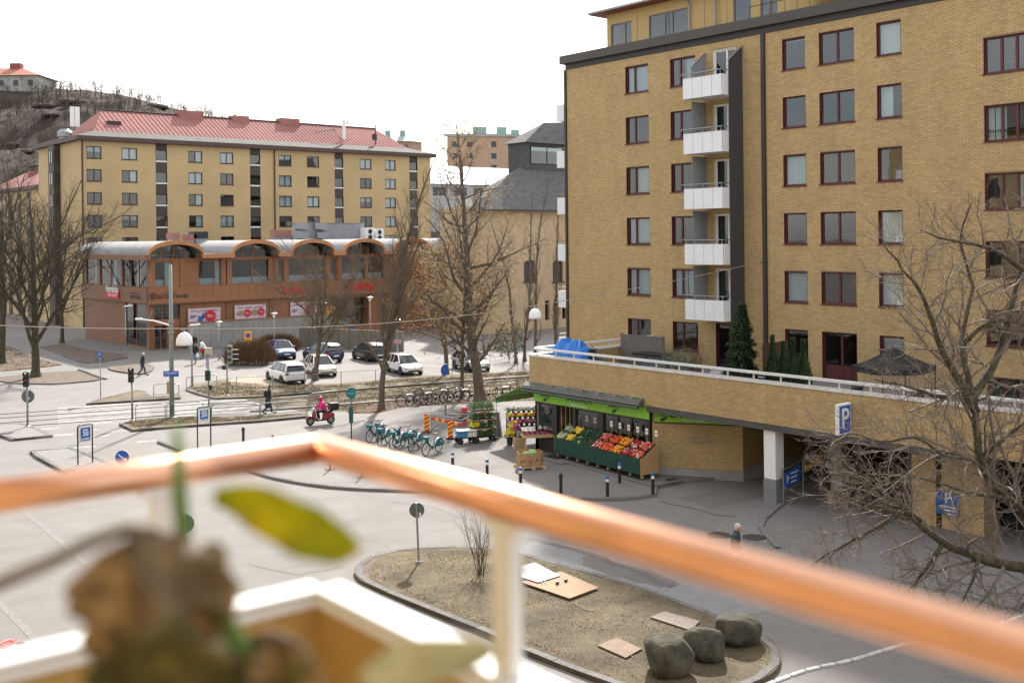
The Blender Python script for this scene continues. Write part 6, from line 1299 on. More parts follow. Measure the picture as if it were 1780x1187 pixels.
# ================================================================ cars
M_CGLASS = mat('car_glass', (.012, .014, .015), .06, .05, 2, spec=.9); M_CHROME = mat('chrome', (.6, .6, .6), .2, .05, 3, metal=1); M_TAIL = mat('tail_lamp', (.30, .008, .012), .25, .05, 4); M_HEAD = mat('head_lamp', (.55, .57, .58), .15, .08, 4, metal=.4); M_PLATE = mat('plate_white', (.7, .7, .68), .5, .04, 4)
def car(label, fpx, rpx, paint, L=4.3, W=1.8, H=1.5, style='suv', far=True, trim=False, mid=None, head=None):
    if mid is None:
        F_, R_ = G(*fpx), G(*rpx); e = (F_-R_).normalized(); n = Vector((-e.y, e.x, 0))
        if n.dot(FW) < 0: n = -n
        c = (F_+R_)/2 + n*(W/2-.12)
    else: c = G(*mid); d = G(*head)-c; e = d.normalized()
    t = thing('parked_car', label, 'car', c, math.atan2(e.y, e.x), 'cars in the car park'); w_ = W/2; k = H/1.5; wb = L*.3
    zb = {'suv': .98, 'hatch': .93, 'saloon': .9}[style]*k
    # lower body: sections along the length (x, underside, shoulder, half width)
    st = [(-L/2, .42, zb*.86, w_*.80), (-L/2+.06, .28, zb*.96, w_*.90), (-L/2+.4, .22, zb, w_*.97), (-wb*.6, .2, zb*1.0, w_), (wb*.5, .2, zb*.985, w_), (L*.26, .2, zb*.97, w_*.985), (L*.38, .22, zb*.88, w_*.95), (L/2-.12, .26, zb*.74, w_*.87), (L/2-.02, .34, zb*.6, w_*.74)]
    vs = []; fs = []; m_ = 12
    for (x, z0, z1, hw) in st:
        half = [(hw*.55, z0), (hw*.9, z0+.03), (hw, z0+.22*(z1-z0)), (hw*1.0, z0+.62*(z1-z0)), (hw*.965, z1-.06), (hw*.86, z1)]
        vs += [(x, -y, z) for y, z in half[::1]] + [(x, y, z) for y, z in half[::-1]]
    for i in range(len(st)-1):
        for j in range(m_): j2 = (j+1) % m_; fs.append((i*m_+j, i*m_+j2, (i+1)*m_+j2, (i+1)*m_+j))
    fs += [tuple(range(m_)), tuple((len(st)-1)*m_+j for j in range(m_-1, -1, -1))]
    bo = MB().add(vs, fs).build('body', paint, t, smooth=True)
    sb_ = bo.modifiers.new('sub', 'SUBSURF'); sb_.levels = 1; sb_.render_levels = 2
    # greenhouse: glass with painted roof and pillars
    if style == 'saloon': g_ = [(-L*.40,zb), (-L*.27,H-.12), (-L*.15,H-.02), (0,H), (L*.07,H-.05), (L*.235,zb*.985)]
    elif style == 'hatch': g_ = [(-L*.46,zb), (-L*.38,H-.14), (-L*.27,H-.03), (-L*.02,H), (L*.06,H-.05), (L*.245,zb*.985)]
    else: g_ = [(-L*.465,zb), (-L*.41,H-.2), (-L*.34,H-.03), (-L*.05,H), (L*.06,H-.06), (L*.23,zb*.985)]
    def hw_at(z): return w_*(.90-.27*(z-zb)/(H-zb))
    gl = MB(); vs = [];
    for (x, z) in g_: vs += [(x, -hw_at(z), z), (x, hw_at(z), z)]
    n = len(g_); gl.add(vs, [(2*i, 2*i+2, 2*i+3, 2*i+1) for i in range(n-1)] + [tuple(2*i for i in range(n)), tuple(2*i+1 for i in range(n-1, -1, -1))]); gl.build('windows', M_CGLASS, t)
    rf = MB(); tp = [(x, z) for x, z in g_[1:5]]; vs = []
    for (x, z) in tp: q = hw_at(z); vs += [(x, -q-.012, z-.05), (x, -q*.96, z+.012), (x, -q*.5, z+.03), (x, q*.5, z+.03), (x, q*.96, z+.012), (x, q+.012, z-.05)]
    rf.add(vs, [(6*i+j, 6*i+j+1, 6*i+6+j+1, 6*i+6+j) for i in range(3) for j in range(5)]); rf.build('roof', paint, t, smooth=True)
    pl = MB()
    for s_ in (-1, 1):
        for (a, b_) in ((5, 4), (0, 1)): (x0, z0), (x1, z1) = g_[a], g_[b_]; pl.tube([(x0, s_*hw_at(z0), z0), (x1, s_*hw_at(z1), z1)], .045 if a == 5 else .07, 6)
        for u in (-.10*L, -.29*L if style == 'suv' else -.25*L): pl.tube([(u+.05, s_*(hw_at(zb)+.0), zb), (u-.02, s_*hw_at(H-.06), H-.06)], .04, 6)
    pl.build('pillars', paint, t)
    ra = .33*k
    for (x, s_) in ((wb, -1), (wb, 1), (-wb, -1), (-wb, 1)):
        M_ = Matrix.Rotation(R(90), 3, 'X'); y = s_*(w_-.1)
        wo = MB().lathe([(ra*.62,-.1),(ra*.97,-.1),(ra,-.06),(ra,.06),(ra*.97,.1),(ra*.62,.1)], (x, y, ra), 20, M_).build('wheel', M_RUBBER, t)
        b_ = MB(); b_.lathe([(0,-.075),(ra*.64,-.075),(ra*.64,.075),(0,.075)], (x, y, ra), 16, M_); b_.build('rim', mat('alloy', (.34,.34,.35), .35, .1, 5, metal=.6), wo)
        b_ = MB()
        for q in range(5):
            a = 2*math.pi*q/5+.3; b_.obox((x+ra*.36*math.cos(a), s_*(w_-.1)+s_*.078, ra+ra*.36*math.sin(a)), (ra*.14, .012, ra*.38), Matrix.Rotation(-a+math.pi/2, 3, 'Y'))
        b_.build('spokes', M_BLACK, wo)
        MB().torus((x, s_*(w_-.045), ra*1.02), ra*1.1, .045, 'y', 20, 5).build('wheel_arch', M_BLACK if (style == 'suv' or trim) else M_RUBBER, t)
    for s_ in (-1, 1):
        MB().obox((L/2-.22, s_*w_*.66, zb*.69), (.30, .36, .12), s_*-.35).build('headlight', M_HEAD, t, bevel=.03)
        MB().obox((-L/2+.10, s_*w_*.70, zb*.83), (.16, .42, .15), s_*.25).build('tail_light', M_TAIL, t, bevel=.02)
        MB().obox((L*.19, s_*(w_+.04), zb+.04), (.14, .2, .13)).build('mirror', paint, t, bevel=.03)
        MB().box(-wb+.42, wb-.42, s_*w_-.012 if s_ > 0 else -w_-.008, s_*w_+.008 if s_ > 0 else -w_+.012, .26, .36).build('sill_trim', M_BLACK, t)
        for u in (-.16*L, .03*L): MB().obox((u, s_*(w_-.004), zb*.86), (.17, .03, .03)).build('door_handle', M_CHROME, t)
    MB().box(L/2-.07, L/2-.012, -.5, .5, .33, .44).build('grille', M_BLACK, t); MB().box(L/2-.05, L/2+.006, -.26, .26, .46, .57).build('number_plate', M_PLATE, t)
    MB().box(-L/2-.015, -L/2+.03, -.26, .26, .55, .67).build('number_plate', M_PLATE, t); MB().box(-L/2-.0, -L/2+.08, -w_*.72, w_*.72, .26, .38).build('rear_bumper_trim', M_BLACK if style != 'saloon' else paint, t)
    if style != 'saloon': x, z = g_[0]; x1, z1 = g_[1]; MB().hexa([(x1-.14,-w_*.55,z1+.08),(x1+.1,-w_*.6,z1+.13),(x1+.1,w_*.6,z1+.13),(x1-.14,w_*.55,z1+.08),(x1-.14,-w_*.55,z1+.11),(x1+.1,-w_*.6,z1+.16),(x1+.1,w_*.6,z1+.16),(x1-.14,w_*.55,z1+.11)]).build('roof_spoiler', paint, t)
    return t
def paint(name, c): return mat(name, c, .3, .02, 2, coat=.8)
PW = paint('car_white', (.72,.72,.71)); PB = paint('car_beige', (.62,.58,.51)); PBL = paint('car_blue', (.012,.04,.16)); PN = paint('car_navy', (.012,.02,.075)); PK = paint('car_black', (.013,.013,.014)); PS = paint('car_silver', (.32,.33,.34))
car('white hatchback with dark sills seen from behind at the fence', (464,661), (495,670), PW, 4.35, 1.8, 1.55, 'suv', trim=True)
car('beige hatchback facing the view beside the small tree', None, None, PB, 4.3, 1.74, 1.5, 'hatch', mid=(557,651), head=(585,664))
car('dark blue hatchback facing the view beside the hedge', None, None, PBL, 4.25, 1.82, 1.55, 'suv', mid=(489,622), head=(515,632))
car('navy estate with red tail lights behind the small tree', (531,626), (563,631), PN, 4.5, 1.85, 1.6, 'suv')
car('black car parked by the retaining wall behind the poplar', (613,623), (643,630), PK, 4.5, 1.85, 1.55, 'suv')
car('white saloon with its nose right, beside the poplar trunk', (702,654), (672,645), PW, 4.35, 1.78, 1.45, 'hatch')
car('dark silver car half hidden behind the tan leaved trees', (817,647), (790,640), PS, 4.3, 1.8, 1.5, 'hatch')

# ================================================================ people
M_SKIN = mat('skin', (.50, .31, .23), .6, .06, 6); M_HAIRG = mat('grey_hair', (.55, .52, .48), .8, .15, 12); M_HAIRD = mat('dark_hair', (.025, .017, .012), .7, .2, 12); M_JEAN = mat('jeans', (.035, .055, .10), .9, .15, 8); M_JEANL = mat('light_jeans', (.12, .20, .27), .9, .15, 8); M_JKT = mat('black_jacket', (.018, .018, .02), .85, .2, 6); M_OLIVE = mat('olive_jacket', (.03, .028, .02), .9, .2, 6); M_WJ = mat('white_jacket', (.70, .69, .67), .8, .06, 6); M_MAG = mat('magenta_jacket', (.62, .015, .17), .7, .1, 6); M_SHOE = mat('shoes', (.03, .03, .032), .6, .1, 6); M_TEALJ = mat('dark_teal_jacket', (.02, .05, .05), .8, .2, 6); M_BLUEJ = mat('blue_coat', (.03, .06, .20), .8, .15, 6)
def rem(o, vox=.022, sm=4):
    r_ = o.modifiers.new('join', 'REMESH'); r_.mode = 'VOXEL'; r_.voxel_size = vox; r_.use_smooth_shade = True
    s_ = o.modifiers.new('soft', 'SMOOTH'); s_.iterations = sm; s_.factor = .5; return o
def limb(m_, pts, rs, n=10):
    m_.tube(pts, rs, n); [m_.ball(p, r, 10, 6) for p, r in zip(pts, rs)]
def hand(m_, wr, d, side, curl=.5):
    d = Vector(d).normalized(); a = d.orthogonal().normalized(); b_ = d.cross(a); wr = Vector(wr)
    m_.hexa([wr+a*s1*.035+b_*s2*.014+d*l for l in (0, .09) for s1, s2 in ((-1,-1),(1,-1),(1,1),(-1,1))])
    for k, ln in enumerate((.068, .078, .074, .058)):
        p0 = wr+d*.085+a*(-.027+.018*k); p1 = p0+d*ln*.5; p2 = p1+(d*(1-curl)+b_*curl).normalized()*ln*.5; m_.tube([p0, p1, p2], [.009, .0085, .007], 6)
    p0 = wr+d*.025+a*.034; m_.tube([p0, p0+(d+a*.8).normalized()*.045, p0+(d+a*.3).normalized()*.08], [.0105, .01, .008], 6)
def person(label, pos, rz, top_m, leg_m, hair_m, pose='walk', H=1.75, coat=0.0, hat=None, arms=None, extra=None, phase=1, hood=None, bend=0.0, group='people on the square'):
    t = thing('person', label, 'person', pos, rz, group); s = H/1.75; P = lambda x, y, z: Vector((x*s, y*s, z*s)); B = MB()
    if pose == 'walk':
        k = phase; hips = [(0,.09,.93), (0,-.09,.93)]
        legs = [[P(0,.09,.93), P(.16*k,.1,.52), P(.26*k-.04,.1,.10), P(.40*k-.02 if k > 0 else .02,.11,.035)], [P(0,-.09,.93), P(.02*k,-.1,.50), P(-.26*k-.05,-.1,.14), P(-.20*k+.0,-.11,.05)]]
    elif pose == 'stand': legs = [[P(0,.09,.93), P(.03,.11,.5), P(0,.12,.09), P(.14,.14,.035)], [P(0,-.09,.93), P(.03,-.11,.5), P(-.02,-.12,.09), P(.12,-.14,.035)]]
    else: legs = [[P(0,.1,.72), P(.42,.13,.74), P(.36,.13,.36), P(.5,.14,.31)], [P(0,-.1,.72), P(.42,-.13,.74), P(.36,-.13,.36), P(.5,-.14,.31)]]
    hz = .72 if pose == 'ride' else .93; fwd = bend + (.06 if pose == 'walk' else (.12 if pose == 'ride' else 0))
    pel = P(0,0,hz); ch = P(fwd*.9,0,hz+.36); sh = P(fwd*1.25,0,hz+.52); nk = P(fwd*1.5+.01,0,hz+.60); hd = P(fwd*1.75+.03,0,hz+.72)
    if arms is None: arms = [[(.0,.20,.47),(-.10,.25,.22),(.08,.24,.02)], [(.0,-.20,.47),(-.06,-.25,.22),(.18,-.22,.06)]]
    ar = [[sh+P(*a[0])-P(0,0,.52), sh+P(*a[1])-P(0,0,.52), sh+P(*a[2])-P(0,0,.52)] for a in arms]
    for L_ in legs: limb(B, L_, [.082*s, .058*s, .042*s, .035*s])
    limb(B, [pel, pel.lerp(ch, .5), ch, sh], [.135*s, .12*s, .14*s, .10*s]); B.tube([ar[0][0], sh, ar[1][0]], [.065*s, .09*s, .065*s], 10)
    for a in ar: limb(B, a, [.055*s, .042*s, .030*s])
    limb(B, [sh, nk], [.06*s, .055*s]); B.ball(hd, (.098*s, .078*s, .118*s), 14, 10); B.ball(hd+P(.03,0,-.07), (.06*s, .05*s, .055*s), 10, 8)
    B.tube([hd+P(.085,0,.02), hd+P(.115,0,-.025)], [.012*s, .018*s], 6)
    for y in (-1, 1): B.ball(hd+P(-.01,y*.082,-.01), (.018*s, .012*s, .03*s), 6, 5)
    body = rem(B.build('body', M_SKIN, t), .014, 2)
    for nm, idx in (('hand', 0), ('hand', 1)):
        m_ = MB(); a = ar[idx]; hand(m_, a[2], (a[2]-a[1]), idx); m_.build(nm, M_SKIN, t)
    J = MB(); limb(J, [pel+P(0,0,-.02), pel.lerp(ch, .5), ch, sh], [.155*s, .15*s, .165*s, .12*s]); J.tube([ar[0][0], sh, ar[1][0]], [.085*s, .11*s, .085*s], 10)
    for a in ar: limb(J, [a[0], a[1], a[1].lerp(a[2], .93)], [.078*s, .064*s, .05*s])
    if coat: limb(J, [pel, P(.0,0,hz-coat*.5), P(-.02,0,hz-coat)], [.16*s, .175*s, .19*s])
    rem(J.build('jacket', top_m, t), .02, 5)
    T = MB()
    for L_ in legs: limb(T, [L_[0], L_[1], L_[2]], [.10*s, .074*s, .062*s])
    T.ball(pel+P(0,0,-.03), (.13*s,.155*s,.12*s), 10, 8); rem(T.build('trousers', leg_m, t), .02, 4)
    for L_ in legs: S_ = MB(); d = (L_[3]-L_[2]); d.z = 0; d = d.normalized() if d.length > .01 else Vector((1,0,0)); S_.ball(L_[3]+d*.02*s+Vector((0,0,.01)), (.13*s, .05*s, .05*s), 10, 6, Matrix.Rotation(math.atan2(d.y, d.x), 3, 'Z')); S_.build('shoe', M_SHOE, t, smooth=True)
    Hh = MB(); Hh.ball(hd+P(-.018,0,.03), (.105*s, .088*s, .108*s), 14, 10); Hh.ball(hd+P(-.055,0,-.03), (.06*s,.078*s,.09*s), 10, 8)
    if hat == 'bobble': Hh.ball(hd+P(-.02,0,.15), .05*s, 8, 6)
    if hat == 'long': Hh.ball(hd+P(-.07,0,-.14), (.06*s,.08*s,.15*s), 10, 8)
    if hat != 'helmet': Hh.build('hair' if hat != 'bobble' else 'bobble_hat', hair_m, t, smooth=True)
    E = MB(); [E.ball(hd+P(.088, y*.032, .012), .011*s, 6, 5) for y in (-1, 1)]; E.obox(hd+P(.082,0,-.075), (.02*s,.04*s,.01*s)); E.build('eyes_and_mouth', M_HAIRD, t)
    return t, dict(hd=hd, ar=ar, sh=sh, pel=pel, s=s)
def facing(a, b_): d = G(*b_)-G(*a); return math.atan2(d.y, d.x)
person('white haired man in dark jacket and jeans striding past the kerbed bed', G(247, 653), RZ, M_OLIVE, M_JEAN, M_HAIRG, H=1.78)
t, q = person('person in black coat and bobble hat walking along the tram verge', G(466, 719), RZ+.1, M_JKT, M_JEAN, M_BLACK, H=1.7, coat=.42, hat='bobble')
bp = MB().ball(q['sh']+Vector((-.2,0,-.2)), (.12,.15,.22), 10, 8).build('backpack', M_JKT, t, smooth=True)
t, q = person('person in black jacket and blue jeans walking towards the view', G(340, 632), RZ-math.pi/2-.1, M_JKT, M_JEANL, M_HAIRD, H=1.75)
bag = thing('carrier_bag', 'white plastic bag in the hand of the jeans wearer', 'bag', G(340, 632)+Matrix.Rotation(RZ-math.pi/2-.1, 3, 'Z')@(q['ar'][0][2]+Vector((.04,.02,-.42)))); MB().lathe([(.08,0),(.14,.08),(.13,.24),(.05,.33),(.02,.42)], (0,0,0), 10).build('bag_body', M_WHITE, bag, smooth=True); MB().torus((0,0,.40), .05, .008, 'y', 10, 4).build('bag_handle', M_WHITE, bag)
t, q = person('person in white jacket bending forward with a red bag', G(357, 623), RZ+2.9, M_WJ, M_JKT, M_HAIRD, H=1.68, bend=.22)
MB().tube([q['sh']+Vector((.02,.14,.02)), q['sh']+Vector((.16,0,-.2)), q['pel']+Vector((.05,-.16,.02))], .012, 5).build('strap', M_BLACK, t)
bag = thing('carrier_bag', 'red bag beside the person in the white jacket', 'bag', G(351, 622)+Vector((0,0,.45))); MB().hexa([(-.1,-.07,0),(.1,-.07,0),(.1,.07,0),(-.1,.07,0),(-.14,-.05,.34),(.14,-.05,.34),(.14,.05,.34),(-.14,.05,.34)]).build('bag_body', M_PRED, bag); MB().torus((0,0,.36), .07, .01, 'y', 10, 4).build('bag_handle', M_PRED, bag)
person('long haired person in dark coat standing by the pavilion wall', G(338, 613), RZ-1.2, M_JKT, M_JKT, mat('brown_hair', (.06,.03,.018), .7, .2, 10), pose='stand', H=1.7, coat=.35, hat='long')
t, q = person('person in blue coat at the pavilion entrance behind the tree', G(612, 592), RZ+1.4, M_BLUEJ, M_JKT, M_HAIRD, H=1.75, pose='stand', coat=.3)
t, q = person('white haired person in dark teal jacket walking near the garage', G(1277, 1003), RZ-.3, M_TEALJ, M_JKT, M_HAIRG, H=1.64, coat=.2)
# scooter and rider
spos = G(558, 738, 0); sa = ang_px(588, 736, 536, 741, 0)
sc = thing('motor_scooter', 'pink and red delivery scooter with black top box', 'scooter', spos, sa); M_SCR = mat('scooter_red', (.26,.015,.035), .35, .05, 4, coat=.5)
for x, nm in ((.62,'front_wheel'), (-.58,'rear_wheel')):
    wo = MB().torus((x,0,.25), .19, .06, 'y', 20, 8).build(nm, M_RUBBER, sc); MB().lathe([(0,-.04),(.14,-.04),(.14,.04),(0,.04)], (x,0,.25), 14, Matrix.Rotation(R(90),3,'X')).build('rim', M_GALV, wo)
MB().hexa([(.30,-.2,.3),(.46,-.12,.3),(.46,.12,.3),(.30,.2,.3),(.33,-.2,.82),(.45,-.1,.86),(.45,.1,.86),(.33,.2,.82)]).build('leg_shield', M_SCR, sc, bevel=.04)
MB().box(-.25,.34,-.16,.16,.24,.32).build('footboard', M_BLACK, sc); MB().hexa([(-.8,-.1,.42),(-.1,-.17,.28),(-.1,.17,.28),(-.8,.1,.42),(-.78,-.1,.62),(-.12,-.15,.66),(-.12,.15,.66),(-.78,.1,.62)]).build('tail_body', M_SCR, sc, bevel=.05)
MB().box(-.66,-.06,-.13,.13,.665,.74).build('seat', M_BLACK, sc, bevel=.03); MB().tube([(.62,0,.25),(.5,0,.6),(.4,0,.95)], .03, 7).tube([(.34,-.3,1.0),(.4,0,.96),(.34,.3,1.0)], .018, 6).build('handlebar', M_BLACK, sc)
MB().ball((.44,0,.9), (.1,.13,.1), 10, 8).build('headlamp', M_HEAD, sc, smooth=True); P = [(.62+.27*math.cos(R(a)), 0, .25+.27*math.sin(R(a))) for a in range(20, 170, 15)]; MB().tube(P, .05, 6).build('front_mudguard', M_SCR, sc)
MB().box(-1.0,-.48,-.25,.25,.78,1.2).build('top_box', M_BLACK, sc, bevel=.03); MB().tube([(-.5,.0,.66),(-.75,0,.77)], .03, 6).build('box_carrier', M_BLACK, sc); MB().tube([(-.3,-.14,.26),(-.75,-.16,.3)], .05, 8).build('exhaust', M_GALV, sc)
for y in (-1, 1): MB().tube([(.36,y*.2,.98),(.33,y*.26,1.14)], .01, 5).ball((.33,y*.27,1.16), (.02,.06,.04), 8, 6).build('mirror', M_BLACK, sc)
t, q = person('scooter rider in magenta jacket and pink helmet', spos+Matrix.Rotation(sa, 3, 'Z')@Vector((-.22,0,.05)), sa, M_MAG, M_JKT, M_HAIRD, pose='ride', H=1.7, hat='helmet', arms=[[(0,.20,.47),(.2,.28,.24),(.42,.27,.2)], [(0,-.20,.47),(.2,-.28,.24),(.42,-.27,.2)]])
hl = MB(); hl.ball(q['hd']+Vector((-.005,0,.02)), (.14,.125,.15), 16, 12); hl.build('helmet', mat('helmet_pink', (.45,.01,.10), .3, .05, 4, coat=.5), t, smooth=True); MB().ball(q['hd']+Vector((.06,0,.02)), (.09,.105,.06), 12, 8).build('visor', M_CGLASS, t, smooth=True)
# ================================================================ fruit shop under the terrace
M_LIME = mat('lime_sign', (.22, .52, .03), .5, .04, 2); M_AWN = mat('awning_green', (.20, .42, .10), .7, .08, 3); M_DKGREEN = mat('dark_green_cloth', (.008, .05, .035), .8, .15, 4); M_OSB = mat('osb_board', (.42, .25, .10), .85, .25, 14); M_WOODL = mat('pale_timber', (.50, .37, .2), .8, .12, 6)
XS = 34.72; sf = Frame((XS, 0, 0), (0, 1, 0), (-1, 0, 0)); ys1, ys0 = 38.95, 31.45
sh_ = thing('fruit_shop', 'fruit shop front with lime green sign boards under the terrace', 'shop', (XS, ys1, .1))
ZG0, ZG1 = 2.49, 3.1
zb0 = .1
wn = [(onX(960,740,XS).y, onX(933,740,XS).y, .95, ZG0-.06), (onX(1040,770,XS).y, onX(1000,760,XS).y, .95, ZG0-.06), (ys0+.25, onX(1048,770,XS).y, .95, ZG0-.06)]
door = (onX(996,760,XS).y, onX(968,750,XS).y, .12, ZG0-.06)
b = MB()
for c in cells(ys0, ys1, zb0, ZG0, wn+[door]): sf.box(b, c[0], c[1], -.2, 0, c[2], c[3])
b.build('shopfront_wall', M_DARK, sh_, world=True)
MB().box(XS, XS+8, ys1-.2, ys1, zb0, 3.09).box(XS+4, XS+4.2, ys0, ys1-.2, zb0, 3.09).build('shop_inner_wall', mat('shop_interior', (.16, .15, .13), .9, .35, 1.5), sh_, world=True)
for o, pn in zip(wn, ((1,), (1,), (1, 1, 1))): window(sh_, sf, *o, pn, M_DARK, M_GLASS, rec=.08, fw=.06, sill=False, name='shop_window')
for o in wn: MB().box(XS+.12, XS+.4, o[0]+.06, o[1]-.06, 1.15, 1.22).build('window_shelf', M_WOODL, sh_, world=True)
rgs = random.Random(4)
for o in wn:                                               # goods and furniture dimly seen inside
    for k in range(4): y = rgs.uniform(o[0]+.2, o[1]-.2); MB().ball((XS+.9+rgs.random(), y, 1.3+rgs.random()*.5), (.2,.25,.3), 8, 6).build('window_display', mat(['display_a','display_b','display_c'][k % 3], [(.08,.10,.03),(.25,.2,.12),(.10,.03,.03)][k % 3], .8, .3, 5), sh_, world=True)
for k in range(7): y = door[0]+.12+k*(door[1]-door[0]-.24)/6; MB().box(XS+.05, XS+.09, y-.015, y+.015, .15, ZG0-.1).build('door_slat', M_BROWNWOOD if k % 2 else M_BLACK, sh_, world=True)
o = MB(); sf.box(o, ys0-.05, ys1, .03, .09, ZG0, ZG1); sg1 = o.build('sign_board', M_LIME, sh_, world=True)
RD = Vector((0,-1,0)); ML = mat('sign_dark_green', (.012, .05, .02), .5, .05, 3)
def on_sign(body, size, mt_, y, z, **k): p = sf(y, .095, z)-sh_.location; return text(body, size, mt_, sh_, p, RD, UZ, **k)
yc = (onX(985,700,XS).y+onX(1032,710,XS).y)/2
on_sign('LANDALA', .40, ML, yc, ZG0+.38, bold=.006); on_sign('FRUKTHALL', .18, M_WHITE, yc, ZG0+.11, sx=1.2)
for y in (onX(950,690,XS).y, onX(1070,715,XS).y):
    on_sign('LANDALA', .16, ML, y, ZG0+.32); p = sf(y, .098, ZG0+.14); MB().plate([p+Vector((0,dy,dz)) for dy, dz in ((.17,-.08),(.0,-.1),(-.14,.0),(-.19,.1),(-.02,.08),(.1,.02))], (-.005,0,0)).build('leaf_emblem', ML, sh_, world=True)
# retracted awning cassette and the open side awning
aw = thing('awning', 'dark retracted awning case above the shop front', 'awning', (XW, ys1, 3.1))
o = MB(); P = [(XW-.02,3.42),(XW-.30,3.27),(XW-.36,3.15),(XW-.3,3.05),(XW-.02,3.05)]
o.add([(x, ys0+.1, z) for x, z in P] + [(x, ys1+.35, z) for x, z in P], [tuple(range(5)), tuple(range(9, 4, -1))] + [(i, (i+1) % 5, 5+(i+1) % 5, 5+i) for i in range(5)]); o.build('cassette', mat('awning_case', (.10,.10,.085), .6, .2, 3), aw, world=True)
MB().box(XW-.42, XW-.30, ys0+.15, ys1+.3, 2.98, 3.046).build('front_bar', M_GREEN, aw, world=True); MB().box(XW-.43, XW-.37, ys0+.15, ys1+.3, 3.05, 3.07).build('front_trim', M_GALV, aw, world=True)
for k in range(6): y = ys0+.7+k*1.05; MB().box(XW-.16, XW-.02, y-.06, y+.06, 3.34, 3.44).build('bracket', M_GALV, aw, world=True)
MB().tube([(XW-.1, ys0+.1+i*.3, 3.40+.05*math.sin(i*1.7)) for i in range(22)], .018, 5).build('cable', mat('cable_grey',(.3,.29,.27),.7,.1,3), aw, world=True)
aw2 = thing('awning', 'open light green awning on the left side of the shop', 'awning', (XW, YL, 3.1))
a0, a1 = Vector((XW+.1, YL+.08, 3.35)), Vector((XW+3.2, YL+.08, 3.35)); c0, c1 = Vector((XW+.1, YL+2.75, 2.35)), Vector((XW+3.2, YL+2.75, 2.35)); th = Vector((0,0,-.03))
MB().hexa([a0+th, a1+th, c1+th, c0+th, a0, a1, c1, c0]).build('fabric', M_AWN, aw2, world=True); MB().hexa([c0+th-Vector((0,0,.25)), c1+th-Vector((0,0,.25)), c1+Vector((0,.03,-.28)), c0+Vector((0,.03,-.28)), c0+th, c1+th, c1+Vector((0,.03,-.03)), c0+Vector((0,.03,-.03))]).build('valance', M_AWN, aw2, world=True)
MB().tube([a0-Vector((0,0,.5)), c0-Vector((0,0,.08))], .03, 6).tube([a1-Vector((0,0,.5)), c1-Vector((0,0,.08))], .03, 6).build('arm', M_BLACK, aw2, world=True); MB().box(XW+.05, XW+3.25, YL+.0, YL+.12, 3.28, 3.45).build('roller', M_GREEN, aw2, world=True)
# angled brick wall with second sign
A1, A2v = Vector((XS+.12, ys0-.05, 0)), Vector((36.9, 28.1, 0)); av = (A2v-A1).normalized(); LN = (A2v-A1).length; nv = Vector((av.y, -av.x, 0))
if nv.dot(CAMP-A1) < 0: nv = -nv
fa = Frame(A1, av, nv); o = MB(); fa.box(o, 0, LN, -.25, 0, 0, 3.09); o.build('angled_wall', M_MORTAR, sh_, world=True)
brick_wall(sh_, fa, 0.0, LN, .42, 2.35, [], M_BRICK, near=300, bl=.235, bh=.062, seed=9)
o = MB(); fa.box(o, -.02, LN+.02, -.26, .05, 0, .40); o.build('plinth', M_CONC, sh_, world=True)
o = MB(); fa.box(o, .12, LN-.05, .02, .08, 2.4, 3.06); o.build('sign_board', M_LIME, sh_, world=True); o = MB(); fa.box(o, .1, LN-.03, .0, .1, 2.35, 2.395); o.build('sign_rail', M_DARK, sh_, world=True)
def on_a(body, size, mt_, a, z, **k): return text(body, size, mt_, sh_, fa(a, .085, z)-sh_.location, av, UZ, **k)
on_a('LANDALA', .42, ML, 1.75, 2.74, bold=.006); on_a('FRUKTHALL', .17, M_WHITE, 1.85, 2.49, sx=1.2); on_a('LANDALA', .15, ML, .5, 2.68); p = fa(.5, .088, 2.53); MB().plate([p+av*dx+UZ*dz for dx, dz in ((-.17,-.08),(0,-.1),(.14,0),(.19,.1),(.02,.08),(-.1,.02))], nv*.005).build('leaf_emblem', ML, sh_, world=True)
o = MB(); fa.box(o, 1.5, 2.6, .3, .36, 1.72, 1.78); o.tube([fa(2.05,.33,1.78), fa(2.05,.33,ZG0-.05)], .012, 5); o.tube([fa(1.7,.0,1.75), fa(1.7,.33,1.75)], .015, 5); o.tube([fa(2.4,.0,1.75), fa(2.4,.33,1.75)], .015, 5); o.build('strip_lamp', M_GALV, sh_, world=True)
# P sign, garage signs
pp = onX(1441, 728, XW-.95); ps = thing('parking_sign', 'large blue P box sign standing out from the terrace wall', 'sign', (XW, onX(1477, 728, XW-.08).y, 3.2))
zp = zof(1450, 752, ps.location)-3.2; hp = 1.12
MB().box(-.92, -.1, -.075, .075, zp, zp+hp).build('sign_box', M_WHITE, ps, bevel=.02); MB().box(-.86, -.16, -.083, -.076, zp+.07, zp+hp-.07).build('blue_face', M_BLUE, ps); text('P', 1.02, M_WHITE, ps, (-.5, -.088, zp+hp*.5), UX, UZ, bold=.012); MB().box(-.1, -.02, -.05, .05, zp+.2, zp+.35).box(-.1, -.02, -.05, .05, zp+.8, zp+.95).build('bracket', M_GALV, ps)
pg = G(1359, 872); gs = thing('parking_direction_sign', 'blue arrow shaped parking sign on a rail behind the white pillar', 'sign', G(1361, 878), math.atan2(av.y, av.x)*0+RZ+R(52))
L_ = 3.2; gz = hgt(1380, 838, gs); MB().tube([(0,0,gz+.45),(L_*1.5,0,gz+.75)], .025, 6).tube([(0,0,gz-.4),(L_*1.5,0,gz-.1)], .025, 6).tube([(L_*.62,0,0),(L_*.62,0,gz+.6)], .03, 6).tube([(0.05,0,0),(.05,0,gz+.5)], .03, 6).build('rail', M_GALV, gs)
